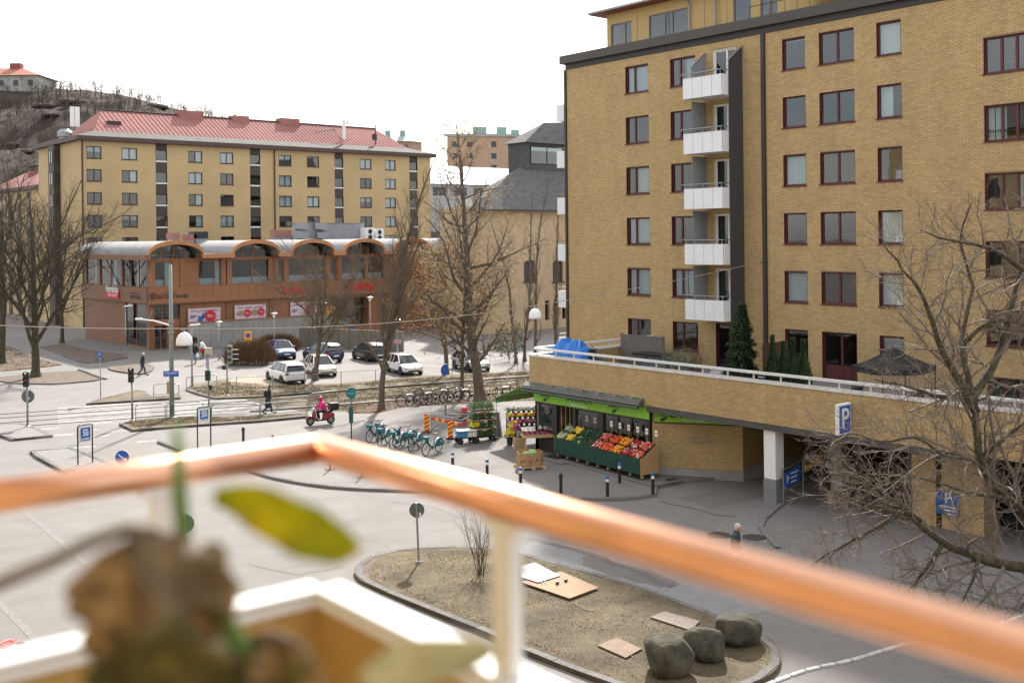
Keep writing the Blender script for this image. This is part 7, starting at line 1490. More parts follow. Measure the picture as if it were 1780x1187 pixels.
MB().plate([(.15,-.05,gz-.28),(1.5,-.05,gz-.2),(1.75,-.05,gz+.12),(1.5,-.05,gz+.42),(.15,-.05,gz+.34)], (0,.03,0)).build('arrow_board', M_BLUE, gs); text('P', .45, M_WHITE, gs, (.38,-.055,gz+.03), UX, UZ)
for k in range(3): MB().box(.65,1.4-.1*k,-.055,-.051,gz+.2-.17*k,gz+.26-.17*k).build('print_line', M_WHITE, gs)
for k in range(3): MB().box(L_*.66+k*.65,L_*.66+k*.65+.55,-.05,-.02,gz+.02+.1*k,gz+.32+.1*k).build('yellow_board', mat('dim_yellow',(.5,.3,.03),.6,.1,4), gs)
pb_ = thing('parking_board', 'blue parking terms board on the brick pier behind the bare tree', 'sign', (XW+1.57, onX(1648, 875, XW+1.57).y, zof(1648, 895, onX(1648, 895, XW+1.57)))); zz = onX(1648,856,XW+1.57).z-pb_.location.z
MB().box(-.03,0,-.42,.42,zz*.45,zz).build('upper_board', M_BLUE, pb_); MB().box(-.03,0,-.42,.42,0,zz*.42).build('lower_board', M_BLUE, pb_); text('P', .5, M_WHITE, pb_, (-.035,0,zz*.74), SY, UZ); [MB().box(-.036,-.031,-.34,.3-.1*k,zz*.34-.12*k,zz*.34-.12*k+.05).build('print_line', M_WHITE, pb_) for k in range(3)]
# ---------------- fruit stand
f0, f1 = G(964,786.5,.33), G(1113,826,.33); Xst = f0.x; Yl = f0.y; back = 1.02; SROT = math.atan2(f1.x-f0.x, f0.y-f1.y)
st_ = thing('fruit_stand', 'long dark green fruit stand with sloping trays in front of the shop', 'stand', (Xst, Yl, .1), SROT); Ls = math.hypot(f1.x-f0.x, f1.y-f0.y); SM = Matrix.Rotation(SROT, 3, 'Z'); SO = Vector((Xst, Yl, .1))
hf, hb_ = .92, 1.5                                        # front and rear edge height
n = 8
for k in range(n): y0 = -Ls*k/n; y1 = -Ls*(k+1)/n; MB().box(-.02, .02, y1+.008, y0-.008, .24, hf).build('front_board', M_DKGREEN, st_)
for y in (0, -Ls-.03): MB().plate([(0,y,.22),(back,y,.22),(back,y,hb_-.02),(.18,y,hf+.04),(0,y,hf)], (0,.03,0)).build('side_board', M_OSB, st_)
MB().box(0.03, back, -Ls, 0, .24, .28).hexa([(.03,-Ls,hf-.14),(back,-Ls,hb_-.14),(back,0,hb_-.14),(.03,0,hf-.14),(.03,-Ls,hf-.11),(back,-Ls,hb_-.11),(back,0,hb_-.11),(.03,0,hf-.11)]).build('sloping_deck', M_BLACK, st_)
for k in range(9): MB().box(.1,.2,-Ls*k/8.2-.12,-Ls*k/8.2-.05,.07,.24).build('leg', M_WOODL, st_)
pr = thing('plank_platform', 'grey timber edging plank under the fruit stand', 'planks', (Xst-.2, Yl, .1), SROT)
MB().box(-.2,-.06,-Ls-1.0,-.9,0,.07).build('plank', M_GREYWOOD, pr); MB().box(-.42,-.22,-1.5,.25,0,.06).build('plank', M_GREYWOOD, pr); MB().box(-.64,-.44,-1.5,.25,0,.06).build('plank', M_GREYWOOD, pr); MB().box(-.2,1.6,-Ls-1.15,-Ls-1.02,0,.07).build('plank', M_GREYWOOD, pr)
M_CR = mat('crate_black', (.02,.025,.022), .6, .1, 4); M_CRG = mat('crate_green', (.015,.10,.05), .6, .1, 4)
PROD = [('leeks',(.30,.42,.12),'leek'), ('yellow honey melons',(.72,.48,.06),.075), ('dark green cucumbers',(.02,.09,.02),'long'), ('green avocados',(.025,.06,.018),.035), ('pink red apples',(.55,.10,.07),.04), ('orange red tomatoes',(.72,.10,.02),.042), ('oranges',(.80,.30,.01),.042), ('dark red peppers',(.38,.012,.02),.045), ('mixed red and white packs',(.62,.08,.03),.04)]
fc_ = lambda x: hf-.11+(hb_-hf)*(x-.03)/(back-.03)
mats_p = [mat('produce_%s' % p_[0].replace(' ', '_'), p_[1], .45, .12, 6, island=.3) for p_ in PROD]; M_PALE = mat('pale_packs', (.7,.62,.55), .6, .15, 6, island=.3)
rgp = random.Random(3); cw = Ls/len(PROD); sl = math.atan2(hb_-hf, back-.03)
for k, (nm, c_, rd) in enumerate(PROD):
    for row in range(2):
        xa = .05+row*.48; y0 = -cw*k-.015; y1 = -cw*(k+1)+.015; org = SO+SM@Vector((xa, y1, fc_(xa)))
        t = thing('produce_crate', '%s tray of %s on the fruit stand' % (('lower front', 'upper back')[row], nm), 'crate', org, SROT, group='trays on the fruit stand'); W = y0-y1; D = .5
        T_ = Matrix.Rotation(-sl, 3, 'Y'); b = MB(); mc = M_CRG if k in (0, 2, 3) else M_CR
        for (x0, x1, ya, yb_, z0, z1) in ((0,D,0,W,0,.015),(0,.015,0,W,.015,.12),(D-.015,D,0,W,.015,.12),(.015,D-.015,0,.015,.015,.12),(.015,D-.015,W-.015,W,.015,.12)): b.obox(T_@Vector(((x0+x1)/2,(ya+yb_)/2,(z0+z1)/2)), (x1-x0,yb_-ya,z1-z0), T_)
        b.build('crate', mc, t); q = MB(); q2 = MB()
        if rd == 'leek':
            for i in range(34): y = rgp.uniform(.05, W-.05); x = rgp.uniform(.02,.2); a = T_@Vector((x,y,.08+rgp.random()*.08)); e_ = T_@Vector((x+.3,y+rgp.uniform(-.12,.12),.11+rgp.random()*.1)); (q if i % 3 else q2).tube([a, e_], [.012,.02], 5)
        elif rd == 'long':
            for i in range(46): y = rgp.uniform(.06, W-.06); x = rgp.uniform(.06,D-.06); a = rgp.uniform(0,3.1); d_ = Vector((math.cos(a),math.sin(a),.1))*.09; c = Vector((x,y,.1+rgp.random()*.09)); (q if i % 9 else q2).tube([T_@(c-d_), T_@(c+d_)], .022, 6)
        else:
            m__ = max(1, int(W*D/(rd*rd*3.0)*1.5))
            for i in range(m__): c = Vector((rgp.uniform(rd,D-rd), rgp.uniform(rd,W-rd), .09+rgp.random()*.09)); (q2 if (k in (4, 8, 7) and rgp.random() < .13) else q).ball(T_@c, rd*rgp.uniform(.85,1.1), 7, 5)
        q.build('produce', mats_p[k], t, smooth=True, kind='stuff')
        if q2.v: q2.build('produce_pale', M_PALE, t, smooth=True, kind='stuff')
for k in range(10):
    px = 1001+k*14.9; py = 722+k*5.6; p = SO+SM@Vector((back+.03, -.55-k*(Ls-.5)/9.3, hb_-.25)); t = thing('price_tag', 'white price card on a stick behind the fruit stand, %s from the left' % ('first','second','third','fourth','fifth','sixth','seventh','eighth','ninth','tenth')[k], 'price tag', p, SROT, group='price cards along the stand')
    MB().tube([(0,0,0),(0,0,.62)], .012, 5).build('stick', M_WOODL, t); MB().box(-.012,.0,-.09,.09,.5,.76).build('card', M_WHITE, t); MB().box(-.015,-.0125,-.06,.06,.6,.66).build('print', M_PRED, t)
# ---------------- berry table, flowers, cabbage box
tp_ = G(938, 785, .1); bt_ = thing('market_table', 'wooden table covered with berry punnets left of the fruit stand', 'table', tp_, RZ+R(8)); TW, TD, THh = 1.75, 1.1, .82
MB().box(-TW/2, TW/2, -TD/2, TD/2, THh-.04, THh).build('table_top', M_WOODL, bt_)
for sx in (-1, 1):
    for sy in (-1, 1): MB().box(sx*(TW/2-.12)-.035, sx*(TW/2-.12)+.035, sy*(TD/2-.1)-.035, sy*(TD/2-.1)+.035, 0, THh-.04).build('leg', M_WOODL, bt_)
RM = Matrix.Rotation(RZ+R(8), 3, 'Z'); M_BER = [mat('berries_%d' % i, c, .5, .2, 8, island=.4) for i, c in enumerate(((.30,.01,.03),(.04,.03,.10),(.42,.05,.05)))]
pn_me = []
for i in range(3):
    b = MB(); b.hexa([(-.1,-.07,0),(.1,-.07,0),(.1,.07,0),(-.1,.07,0),(-.12,-.085,.09),(.12,-.085,.09),(.12,.085,.09),(-.12,.085,.09)]); m1 = b.mesh('punnet_tray', mat('punnet_card',(.5,.36,.22),.8,.1,5)); q = MB()
    for k in range(22): q.ball((rgp.uniform(-.09,.09), rgp.uniform(-.06,.06), .09+rgp.random()*.03), .024, 6, 4)
    pn_me.append((m1, q.mesh('berries', M_BER[i], True)))
for ix in range(7):
    for iy in range(5):
        t = tag(link('punnet', pn_me[(ix*2+iy) % 3][0], None, tp_+RM@Vector((-.72+ix*.24, -.40+iy*.2, THh+.001)), (0,0,RZ+R(8))), 'card punnet of berries in the %s row, %s from the left' % (('front','second','third','fourth','rear')[iy], ('first','second','third','fourth','fifth','sixth','seventh')[ix]), 'punnet', 'berry punnets on the market table'); link('berries', pn_me[(ix*2+iy) % 3][1], t)['kind'] = 'stuff'
for k, (x, y) in enumerate(((-.5,.35),(-.2,.4),(.1,.42),(-.35,-.05),(.35,.2))):
    t = thing('price_tag', ['left rear price card on the berry table', 'second rear price card on the berry table', 'third rear price card on the berry table', 'front price card on the berry table', 'right price card on the berry table'][k], 'price tag', tp_+RM@Vector((x,y,THh+.1)), RZ, 'price cards on the berry table'); MB().box(-.06,.06,-.005,.005,.1,.28).build('card', M_WHITE, t); MB().tube([(0,0,0),(0,0,.12)], .006, 4).build('stick', M_WOODL, t)
def flower_mass(t, c, rad, h, mg, mf, n, seed, fs=.05):
    rg = random.Random(seed); g_ = MB(); f_ = MB()
    for i in range(n):
        v = rv(rg).normalized()*rg.random()**.5; p = Vector(c)+Vector((v.x*rad, v.y*rad, abs(v.z)*h)); a = rv(rg).normalized(); b = a.orthogonal().normalized(); s_ = rg.uniform(.05,.1); g_.add([p, p+a*s_*.5+b*s_*.25, p+a*s_, p+a*s_*.5-b*s_*.25], [(0,1,2,3)])
        if mf and i % 3 == 0: f_.ball(p+Vector((0,0,.04)), fs*rg.uniform(.7,1.2), 6, 4)
    g_.build('foliage', mg, t, fixn=False)
    if mf: f_.build('blossoms', mf, t, smooth=True)
M_LEAFG = mat('fresh_leaves', (.07,.16,.03), .6, .25, 5, island=.4); M_YF = mat('yellow_blossom', (.8,.62,.03), .6, .1, 5, island=.2); M_PF = mat('pink_blossom', (.55,.10,.28), .6, .1, 5, island=.3); M_POT = mat('black_pot', (.015,.015,.016), .6, .1, 5)
for i, (px, py, mf, lab, h) in enumerate(((886,773,M_YF,'black bucket of yellow daffodils',.5), (899,764,M_PF,'black bucket of pink flowers beside the berry table',.45), (893,762,M_YF,'second bucket of yellow flowers behind the first',.5))):
    t = thing('flower_bucket', lab, 'flowers', G(px, py, .1), group='buckets of cut flowers'); MB().lathe([(.13,0),(.17,.42),(.18,.42),(.15,.40)], (0,0,0), 14).build('bucket', M_POT, t); flower_mass(t, (0,0,.42), .27, h, M_LEAFG, mf, 260, i, .05)
fs_ = thing('flower_rack', 'stepped flower rack with potted blooms at the shop corner', 'flower rack', G(909, 752, .1), RZ+R(10)); 
for k in range(3): MB().box(-.85,.85,-.55+.4*k,-.2+.4*k,.4+.28*k,.44+.28*k).build('shelf', M_GREYWOOD, fs_)
for sx in (-.8,.8): MB().tube([(sx,-.5,0),(sx,-.5,.4)], .03, 5).tube([(sx,.5,0),(sx,.5,1.0)], .03, 5).tube([(sx,.1,0),(sx,.1,.7)], .03, 5).build('leg', M_GREYWOOD, fs_)
RM2 = Matrix.Rotation(RZ+R(10), 3, 'Z'); k = 0
for row in range(3):
    for ix in range(6):
        mf = (M_PF, M_YF, None)[row] if ix < 5 or row else mat('white_blossom',(.7,.65,.7),.6,.1,5,island=.2)
        if row == 1 and ix % 2: mf = mat('orange_blossom',(.7,.25,.03),.6,.1,5,island=.2)
        t = thing('potted_flower', ['pink bloom on the lowest shelf of the flower rack, %s pot','yellow or orange bloom on the middle shelf of the rack, %s pot','leafy plant on the top shelf of the flower rack, %s pot'][row] % ('leftmost','second','third','fourth','fifth','rightmost')[ix], 'potted plant', fs_.location+RM2@Vector((-.7+.28*ix, -.38+.4*row, .44+.28*row)), 0, ['lower shelf pots','middle shelf pots','top shelf pots'][row]); MB().lathe([(.07,0),(.1,.14)], (0,0,0), 9).build('pot', M_POT, t); flower_mass(t, (0,0,.12), .19, .22, M_LEAFG if row < 2 else MATS['thuja_foliage'], mf, 150, k, .035); k += 1
wc = thing('wooden_crate', 'upright pale wooden crate under the berry table edge', 'crate', G(902, 781, .1), RZ+R(12))
for k in range(4): MB().box(-.24,.24,-.2,-.185,.02+.15*k,.14+.15*k).box(-.24,.24,.185,.2,.02+.15*k,.14+.15*k).box(-.255,-.24,-.2,.2,.02+.15*k,.14+.15*k).box(.24,.255,-.2,.2,.02+.15*k,.14+.15*k).build('slat', M_WOODL, wc)
for sx in (-1,1): MB().box(sx*.22-.02,sx*.22+.02,-.18,-.14,0,.6).box(sx*.22-.02,sx*.22+.02,.14,.18,0,.6).build('corner_post', M_WOODL, wc)
MB().box(-.23,.23,-.18,.18,.5,.52).build('lid', M_WOODL, wc); MB().lathe([(.11,0),(.13,.35),(.14,.36)], (0,0,.521), 12).build('bucket', M_GALV, wc)
cbp = G(921, 813, .1); pal = thing('pallet', 'pale wooden pallet under the cardboard cabbage box', 'pallet', cbp, RZ+R(20))
for k in range(5): MB().box(-.6,.6,-.5+k*.235,-.5+k*.235+.1,.10,.125).build('deck_board', M_WOODL, pal)
for k in range(3): MB().box(-.6+k*.53,-.6+k*.53+.14,-.5,.5,.0,.022).build('bottom_board', M_WOODL, pal)
for i in range(3):
    for j in range(3): MB().box(-.6+i*.53,-.46+i*.53,-.5+j*.45,-.4+j*.45,.0225,.0995).build('block', M_WOODL, pal)
cb_ = thing('cardboard_box', 'eight sided brown cardboard box full of cabbages', 'box', cbp+Vector((0,0,.126)), RZ+R(20)); oc = [(.56*sx_, .3*sy_) for sx_, sy_ in ()] + [(-.34,-.46),(.34,-.46),(.56,-.24),(.56,.24),(.34,.46),(-.34,.46),(-.56,.24),(-.56,-.24)]
o = MB(); hh_ = .62
for i in range(8): a, c = Vector((*oc[i],0)), Vector((*oc[(i+1) % 8],0)); ia, ic = a*.965, c*.965; o = MB().hexa([a, c, ic, ia] + [v+Vector((0,0,hh_)) for v in (a, c, ic, ia)]); po = o.build('side_panel', M_CARD, cb_); m_ = (a+c)/2; 
for i in (0, 1, 7): a, c = Vector((*oc[i],0)), Vector((*oc[(i+1) % 8],0)); tt = (c-a).normalized(); nn = Vector((tt.y,-tt.x,0)); [MB().obox(a.lerp(c,u)+nn*.004+Vector((0,0,z)), (.05,.012,.09), math.atan2(tt.y,tt.x)).build('hand_hole', M_BLACK, cb_) for u, z in ((.3,.25),(.75,.3))]
for k in range(11):
    q = 2.4*k; r_ = .12+.3*(k % 4)/4; t = thing('cabbage', 'pale green cabbage heaped in the cardboard box', 'cabbage', cbp+Vector((r_*math.cos(q), r_*math.sin(q), .126+.42+.06*(k % 3))), 0, 'cabbages in the box'); b = MB(); b.ball((0,0,.05), (.13,.13,.11), 12, 8); b.build('head', mat('cabbage_leaf',(.33,.45,.17),.6,.15,9,bump=.3), t, smooth=True); b = MB()
    for j in range(4): a = j*1.57; b.ball((.05*math.cos(a),.05*math.sin(a),.02), (.1,.1,.09), 9, 6)
    b.build('outer_leaf', mat('cabbage_outer',(.20,.36,.10),.6,.2,9,bump=.3), t, smooth=True)
MB_mat = thing('door_mat', 'dark rubber mat on the pavement at the shop door', 'mat', G(958, 795, .105), RZ+R(45)); MB().box(-.7,.7,-.45,.45,0,.012).build('mat', M_RUBBER, MB_mat)
# ---------------- crowd barriers, marker boards, trolleys
def barrier(label, a, b_, top, z=.1):
    A, B_ = G(*a, z), G(*b_, z); e = B_-A; W = e.length; t = thing('crowd_barrier', label, 'barrier', A, math.atan2(e.y, e.x), 'steel crowd barriers'); h = zof(a[0], top, A)-z
    MB().tube([(0,0,.15),(0,0,h),(W,0,h),(W,0,.15),(0,0,.15)], .022, 6).build('frame', M_GALV, t); b = MB(); n = int(W/.13)
    for i in range(1, n): b.tube([(W*i/n,0,.15),(W*i/n,0,h)], .008, 4, cap=False)
    b.build('bars', M_GALV, t)
    for x in (.25, W-.25): MB().obox((x,0,.06), (.06,.6,.02)).tube([(x,0,.06),(x,0,.16)], .02, 5).build('foot', M_GALV, t)
    return t, W, h
t, W, h = barrier('front crowd barrier with red and yellow striped plank', (750,747), (803,760), 719)
M_SY = M_YEL
for k in range(9): MB().box(.15+k*(W-.2)/9, .15+(k+1)*(W-.2)/9, -.04, -.02, h-.3, h-.14).build('striped_plank', M_YEL if k % 2 else M_SIGNRED, t)
barrier('left side crowd barrier running away from the marker board', (750,747), (776,728), 719); t, W, h = barrier('rear crowd barrier by the bicycles', (776,728), (846,722), 703); t, W, h = barrier('right side crowd barrier behind the plant trolley', (803,760), (846,735), 730)
for k in range(7): MB().box(.1+k*(W-.2)/7, .1+(k+1)*(W-.2)/7, -.04, -.02, h-.3, h-.14).build('striped_plank', M_YEL if k % 2 else M_SIGNRED, t)
for px, py, tp2, lab in ((742,752,720,'left red and yellow marker board'), (783,763,730,'middle red and yellow marker board before the barrier'), (851,744,720,'right red and yellow marker board behind the plants')):
    t = upright('marker_board', lab, 'marker board', px, py, .1, group='striped marker boards'); h = hgt(px, tp2, t); b0 = MB().box(-.13,.13,-.02,.0,.06,h).build('board', M_SIGNRED, t); MB().box(-.25,.25,-.15,.15,0,.06).build('foot', M_RUBBER, t)
    for k in range(4): z = .1+k*(h-.1)/4; MB().plate([(-.13,-.024,z),(.13,-.024,z+.13),(.13,-.024,min(h,z+.25)),(-.13,-.024,z+.12)], (0,.003,0)).build('stripe', M_YEL, t)
rubble = thing('plank_pile', 'grey planks and red helmet piled inside the barriers', 'planks', G(808, 738, .1), RZ)
for k in range(7): MB().obox((rgp.uniform(-.3,.4), rgp.uniform(-.3,.3), .1+.09*k), (1.3,.18,.06), rgp.uniform(-.6,.6)).build('plank', M_GREYWOOD, rubble)
hm = thing('red_bucket', 'upturned red plastic tub on the plank pile', 'tub', G(808, 738, .1)+Vector((0,0,.76))); MB().lathe([(.22,0),(.19,.16),(.14,.22),(0,.23)], (0,0,0), 14).build('tub', M_SIGNRED, hm); MB().torus((0,0,.01), .22, .02, 'z', 16, 5).build('rim', M_SIGNRED, hm)
tr = upright('plant_trolley', 'steel plant trolley stacked with trays of green herbs', 'trolley', 838, 766, .1, RZ+R(25)); W, D, H = 1.35, .62, hgt(838, 700, tr)
for x in (-W/2, W/2):
    for y in (-D/2, D/2): MB().tube([(x,y,.1),(x,y,H)], .018, 6).build('post', M_GALV, tr)
for x in (-W/2+.1, W/2-.1):
    for y in (-D/2+.05, D/2-.05): MB().lathe([(.0,-.03),(.09,-.03),(.09,.03),(0,.03)], (x,y,.09), 12, Matrix.Rotation(R(90),3,'X')).build('wheel', M_RUBBER, tr)
for k in range(4):
    z = .22+k*(H-.35)/3.6; MB().box(-W/2, W/2, -D/2, D/2, z, z+.03).build('shelf', M_BROWNWOOD if k else M_BLACK, tr)
    for j in range(3):
        ty = thing('herb_tray', '%s tray of green herbs on the %s shelf of the plant trolley' % (('left','middle','right')[j], ('bottom','second','third','top')[k]), 'plant tray', tr.location+Matrix.Rotation(RZ+R(25),3,'Z')@Vector((-W/2+.25+j*.42, 0, z+.031)), RZ+R(25), 'herb trays %d' % k); MB().box(-.19,.19,-.27,.27,0,.06).build('tray', M_POT, ty); flower_mass(ty, (0,0,.05), .27, .30 if k < 3 else .42, M_LEAFG, M_YF if (k == 1 and j == 0) else None, 520, 40+k*3+j)
ct = upright('hand_cart', 'low hand cart loaded with blue and white boxes', 'cart', 812, 770, .1, RZ+R(18)); MB().box(-.55,.55,-.32,.32,.3,.34).build('deck', M_BLACK, ct)
for x in (-.42,.42):
    for y in (-.28,.28): MB().lathe([(0,-.04),(.15,-.04),(.15,.04),(0,.04)], (x,y,.15), 14, Matrix.Rotation(R(90),3,'X')).build('wheel', M_RUBBER, ct)
b = MB(); b.tube([(-.55,-.32,.62),(.55,-.32,.62),(.55,.32,.62),(-.55,.32,.62),(-.55,-.32,.62)], .014, 5); [b.tube([(-.55+1.1*i/6,-.32,.34),(-.55+1.1*i/6,-.32,.62)], .009, 4) for i in range(7)]; b.build('cage', M_BLACK, ct)
RM3 = Matrix.Rotation(RZ+R(18), 3, 'Z')
for i, (x, mt_, lab) in enumerate(((-.3, mat('cyan_box',(.05,.28,.5),.5,.1,5), 'light blue styrofoam box on the hand cart'), (.2, M_WHITE, 'white styrofoam box on the hand cart'))):
    t = thing('foam_box', lab, 'box', ct.location+RM3@Vector((x,0,.341)), RZ+R(18)); MB().box(-.24,.24,-.27,.27,0,.3).build('box', mt_, t, bevel=.015); MB().box(-.25,.25,-.28,.28,.302,.35).build('lid', M_WHITE, t, bevel=.015)
bd = upright('leaning_board', 'tan board leaning behind the plant trolley', 'board', 862, 760, .1, RZ+R(25)); MB().plate([(-.35,0,.0),(.35,0,.0),(.35,.35,1.25),(-.35,.35,1.25)], (0,.02,.01)).build('panel', M_GREYWOOD, bd); MB().tube([(-.36,-.01,0),(.36,-.01,0),(.36,.35,1.25),(-.36,.35,1.25),(-.36,-.01,0)], .025, 5).build('frame', M_WHITE, bd)

# ================================================================ on the terrace
def terr(px, X, z=TERR): p = onX(px, 640, X); p.z = z; return p
p = Vector((36.1, 37.6, TERR)); tp0 = thing('tarpaulin', 'bright blue tarpaulin draped over garden furniture on the terrace', 'tarpaulin', p); M_TARP = mat('blue_tarp', (.015,.17,.55), .45, .12, 3, bump=.4, bscale=5)
NXq, NYq = 34, 16; vs = []; fs = []; rgt = random.Random(2)
for i in range(NXq+1):
    for j in range(NYq+1):
        u, v = i/NXq*2-1, j/NYq*2-1; top = 1.85-.2*(u*.5+.5)+.14*math.sin(u*9); side = max(abs(u)**5, abs(v)**4); z = top*(1-side)+.02+.06*math.sin(u*23+v*3)*(.4+side); k_ = 1+.12*side+.05*math.sin(v*15+u*11)*side
        vs.append((v*.75*k_, -u*1.2*k_, max(.01, z)))
for i in range(NXq):
    for j in range(NYq): k = i*(NYq+1)+j; fs.append((k, k+1, k+NYq+2, k+NYq+1))
MB().add(vs, fs).build('sheet', M_TARP, tp0, smooth=True)
rp_ = MB(); rp_.tube([(-.8,-1.0,.6),(0,-.4,1.9),(.7,.8,1.7)], .015, 5); rp_.build('rope', M_WHITE, tp0)
p = terr(1028, 36.3); bk = thing('folded_chair', 'folded dark metal garden chair beside the tarpaulin', 'chair', p, R(60)); MB().tube([(0,0,0),(-.4,0,1.5)], .025, 6).tube([(.3,0,0),(-.25,0,1.2)], .025, 6).tube([(-.4,-.22,1.5),(-.4,.22,1.5)], .02, 6).build('frame', M_BLACK, bk); MB().obox((-.25,0,1.25),(.05,.4,.4)).build('back', M_DARK, bk); MB().obox((.1,0,.55),(.4,.4,.04), Matrix.Rotation(.4,3,'Y')).build('seat', M_DARK, bk)
y0, y1 = terr(1152, 40.5).y, terr(1080, 40.5).y; fn = thing('board_fence', 'grey weathered board fence on the terrace below the left windows', 'fence', (40.5, y1, TERR)); n = 17; hF = zof(1100, 580, Vector((40.5, y1-.5, 0)))-TERR
for i in range(n): ya = -(y1-y0)*i/n; MB().box(-.012,.012,ya-(y1-y0)/n+.012,ya,.1+.03*(i % 3),hF-.1).build('board', M_GREYWOOD, fn)
MB().box(-.03,.05,-(y1-y0)-.05,.05,hF-.1,hF-.03).box(.013,.05,-(y1-y0),0,.5,.6).build('rail', M_GREYWOOD, fn)
for yy in (0, -(y1-y0)): MB().box(.015,.12,yy-.05,yy+.05,0,hF+.02).build('post', M_GREYWOOD, fn)
p = terr(1133, 39.4); bx = thing('storage_box', 'slate grey storage box with dark lid before the board fence', 'box', p); MB().box(-.4,.4,-.85,.85,.02,1.02).build('box', mat('slate_plastic',(.10,.12,.15),.6,.08,3), bx); MB().box(-.46,.46,-.92,.92,1.025,1.1).build('lid', M_BLACK, bx); MB().box(-.42,-.4,-.08,.08,.8,.95).build('latch', M_BLACK, bx)
p = terr(1240, 36.6); ch_ = thing('garden_chair', 'garden chair under a pale grey cloth by the terrace railing', 'chair', p); MB().hexa([(-.3,-.32,.0),(.3,-.32,.0),(.3,.32,.0),(-.3,.32,.0),(-.22,-.28,.75),(.25,-.28,1.05),(.25,.28,1.05),(-.22,.28,.75)]).build('cloth', mat('grey_cloth',(.28,.28,.30),.9,.12,5,bump=.3), ch_, bevel=.06); MB().tube([(-.2,-.3,0),(.28,-.3,1.1)], .02, 5).tube([(-.2,.3,0),(.28,.3,1.1)], .02, 5).build('frame', M_GALV, ch_)
p = terr(1326, 38.8); wf = thing('picket_fence', 'brown slatted partition fence between the spruce and the thujas', 'fence', p); hW = zof(1326, 597, p)-TERR
for i in range(12): MB().box(i*.16,i*.16+.12,-.015,.015,.05,hW).build('slat', mat('brown_stain',(.075,.04,.025),.8,.2,5), wf)
MB().box(0,1.9,.016,.05,.3,.38).box(0,1.9,.016,.05,hW-.3,hW-.22).build('rail', MATS['brown_stain'], wf)
p = terr(1330, 37.6); gr_ = thing('barbecue', 'black kettle barbecue beside the thujas', 'barbecue', p); MB().lathe([(.1,.62),(.26,.7),(.3,.85),(.28,.98),(.15,1.1),(0,1.12)], (0,0,0), 16).build('kettle', M_BLACK, gr_, smooth=True); [MB().tube([(.1*math.cos(a),.1*math.sin(a),.65),(.3*math.cos(a),.3*math.sin(a),0)], .015, 5).build('leg', M_GALV, gr_) for a in (0,2.1,4.2)]; MB().torus((0,0,.86), .3, .015, 'z', 18, 5).build('rim', M_CHROME, gr_)
p = onX(1553, 640, 38.2); p.z = TERR; gz_ = thing('gazebo', 'black pop up gazebo on the terrace', 'gazebo', p); M_CANV = mat('black_canvas', (.014,.014,.017), .8, .2, 3, bump=.2); hs = 1.15; ze_, zt__ = 1.78, 2.5
vs = []; fs = []; n = 8
cr = [(-hs,-hs),(hs,-hs),(hs,hs),(-hs,hs)]
b = MB()
for i in range(4):
    a, c = cr[i], cr[(i+1) % 4]; pts = []
    for r_ in range(6):
        t_ = r_/5; row = []
        for q in range(9): u = q/8; x = a[0]+(c[0]-a[0])*u; y = a[1]+(c[1]-a[1])*u; s_ = 1-t_; row.append((x*s_, y*s_, ze_+(zt__-ze_)*t_**1.5*1 - .10*math.sin(math.pi*u)*(1-t_)*.8))
        pts.append(row)
    V = [v for r_ in pts for v in r_]; b.add(V, [(r_*9+q, r_*9+q+1, r_*9+9+q+1, r_*9+9+q) for r_ in range(5) for q in range(8)])
    b.add([(a[0]+(c[0]-a[0])*q/8, a[1]+(c[1]-a[1])*q/8, ze_-.10*.8*math.sin(math.pi*q/8)) for q in range(9)] + [(a[0]+(c[0]-a[0])*q/8, a[1]+(c[1]-a[1])*q/8, ze_-.22-.10*.8*math.sin(math.pi*q/8)) for q in range(9)], [(q, q+1, q+10, q+9) for q in range(8)])
b.build('canopy', M_CANV, gz_, smooth=False)
for x, y in cr: MB().box(x*.97-.02,x*.97+.02,y*.97-.02,y*.97+.02,0,ze_).build('leg', M_BLACK, gz_)
p = terr(1536, 37.0); tb_ = thing('garden_table', 'dark garden table under the gazebo', 'table', p); MB().box(-.45,.45,-.7,.7,.7,.74).build('table_top', M_DARK, tb_); [MB().tube([(sx*.35,sy*.6,0),(sx*.35,sy*.6,.7)], .025, 5).build('leg', M_BLACK, tb_) for sx in (-1,1) for sy in (-1,1)]
for k, (dy, lab) in enumerate(((1.2,'dark garden chair left of the gazebo table'), (-1.3,'dark garden chair right of the gazebo table'))):
    t = thing('garden_chair', lab, 'chair', p+Vector((-.1,dy,0))); MB().box(-.25,.25,-.25,.25,.42,.46).build('seat', M_BLACK, t); MB().box(.2,.25,-.25,.25,.46,.98).build('backrest', M_BLACK, t); [MB().tube([(sx*.22,sy*.22,0),(sx*.22,sy*.22,.42)], .02, 5).build('leg', M_BLACK, t) for sx in (-1,1) for sy in (-1,1)]
p = terr(1443, 36.0); cs = thing('cushion', 'small pale cushion leaning on the terrace near the red doors', 'cushion', p+Vector((0,0,.55)), R(40)); MB().ball((0,0,.22), (.08,.26,.22), 12, 8).build('cushion', M_WOODL, cs, smooth=True); MB().box(-.3,.3,-.35,.35,-.55,-.01).build('stool', M_DARK, cs)

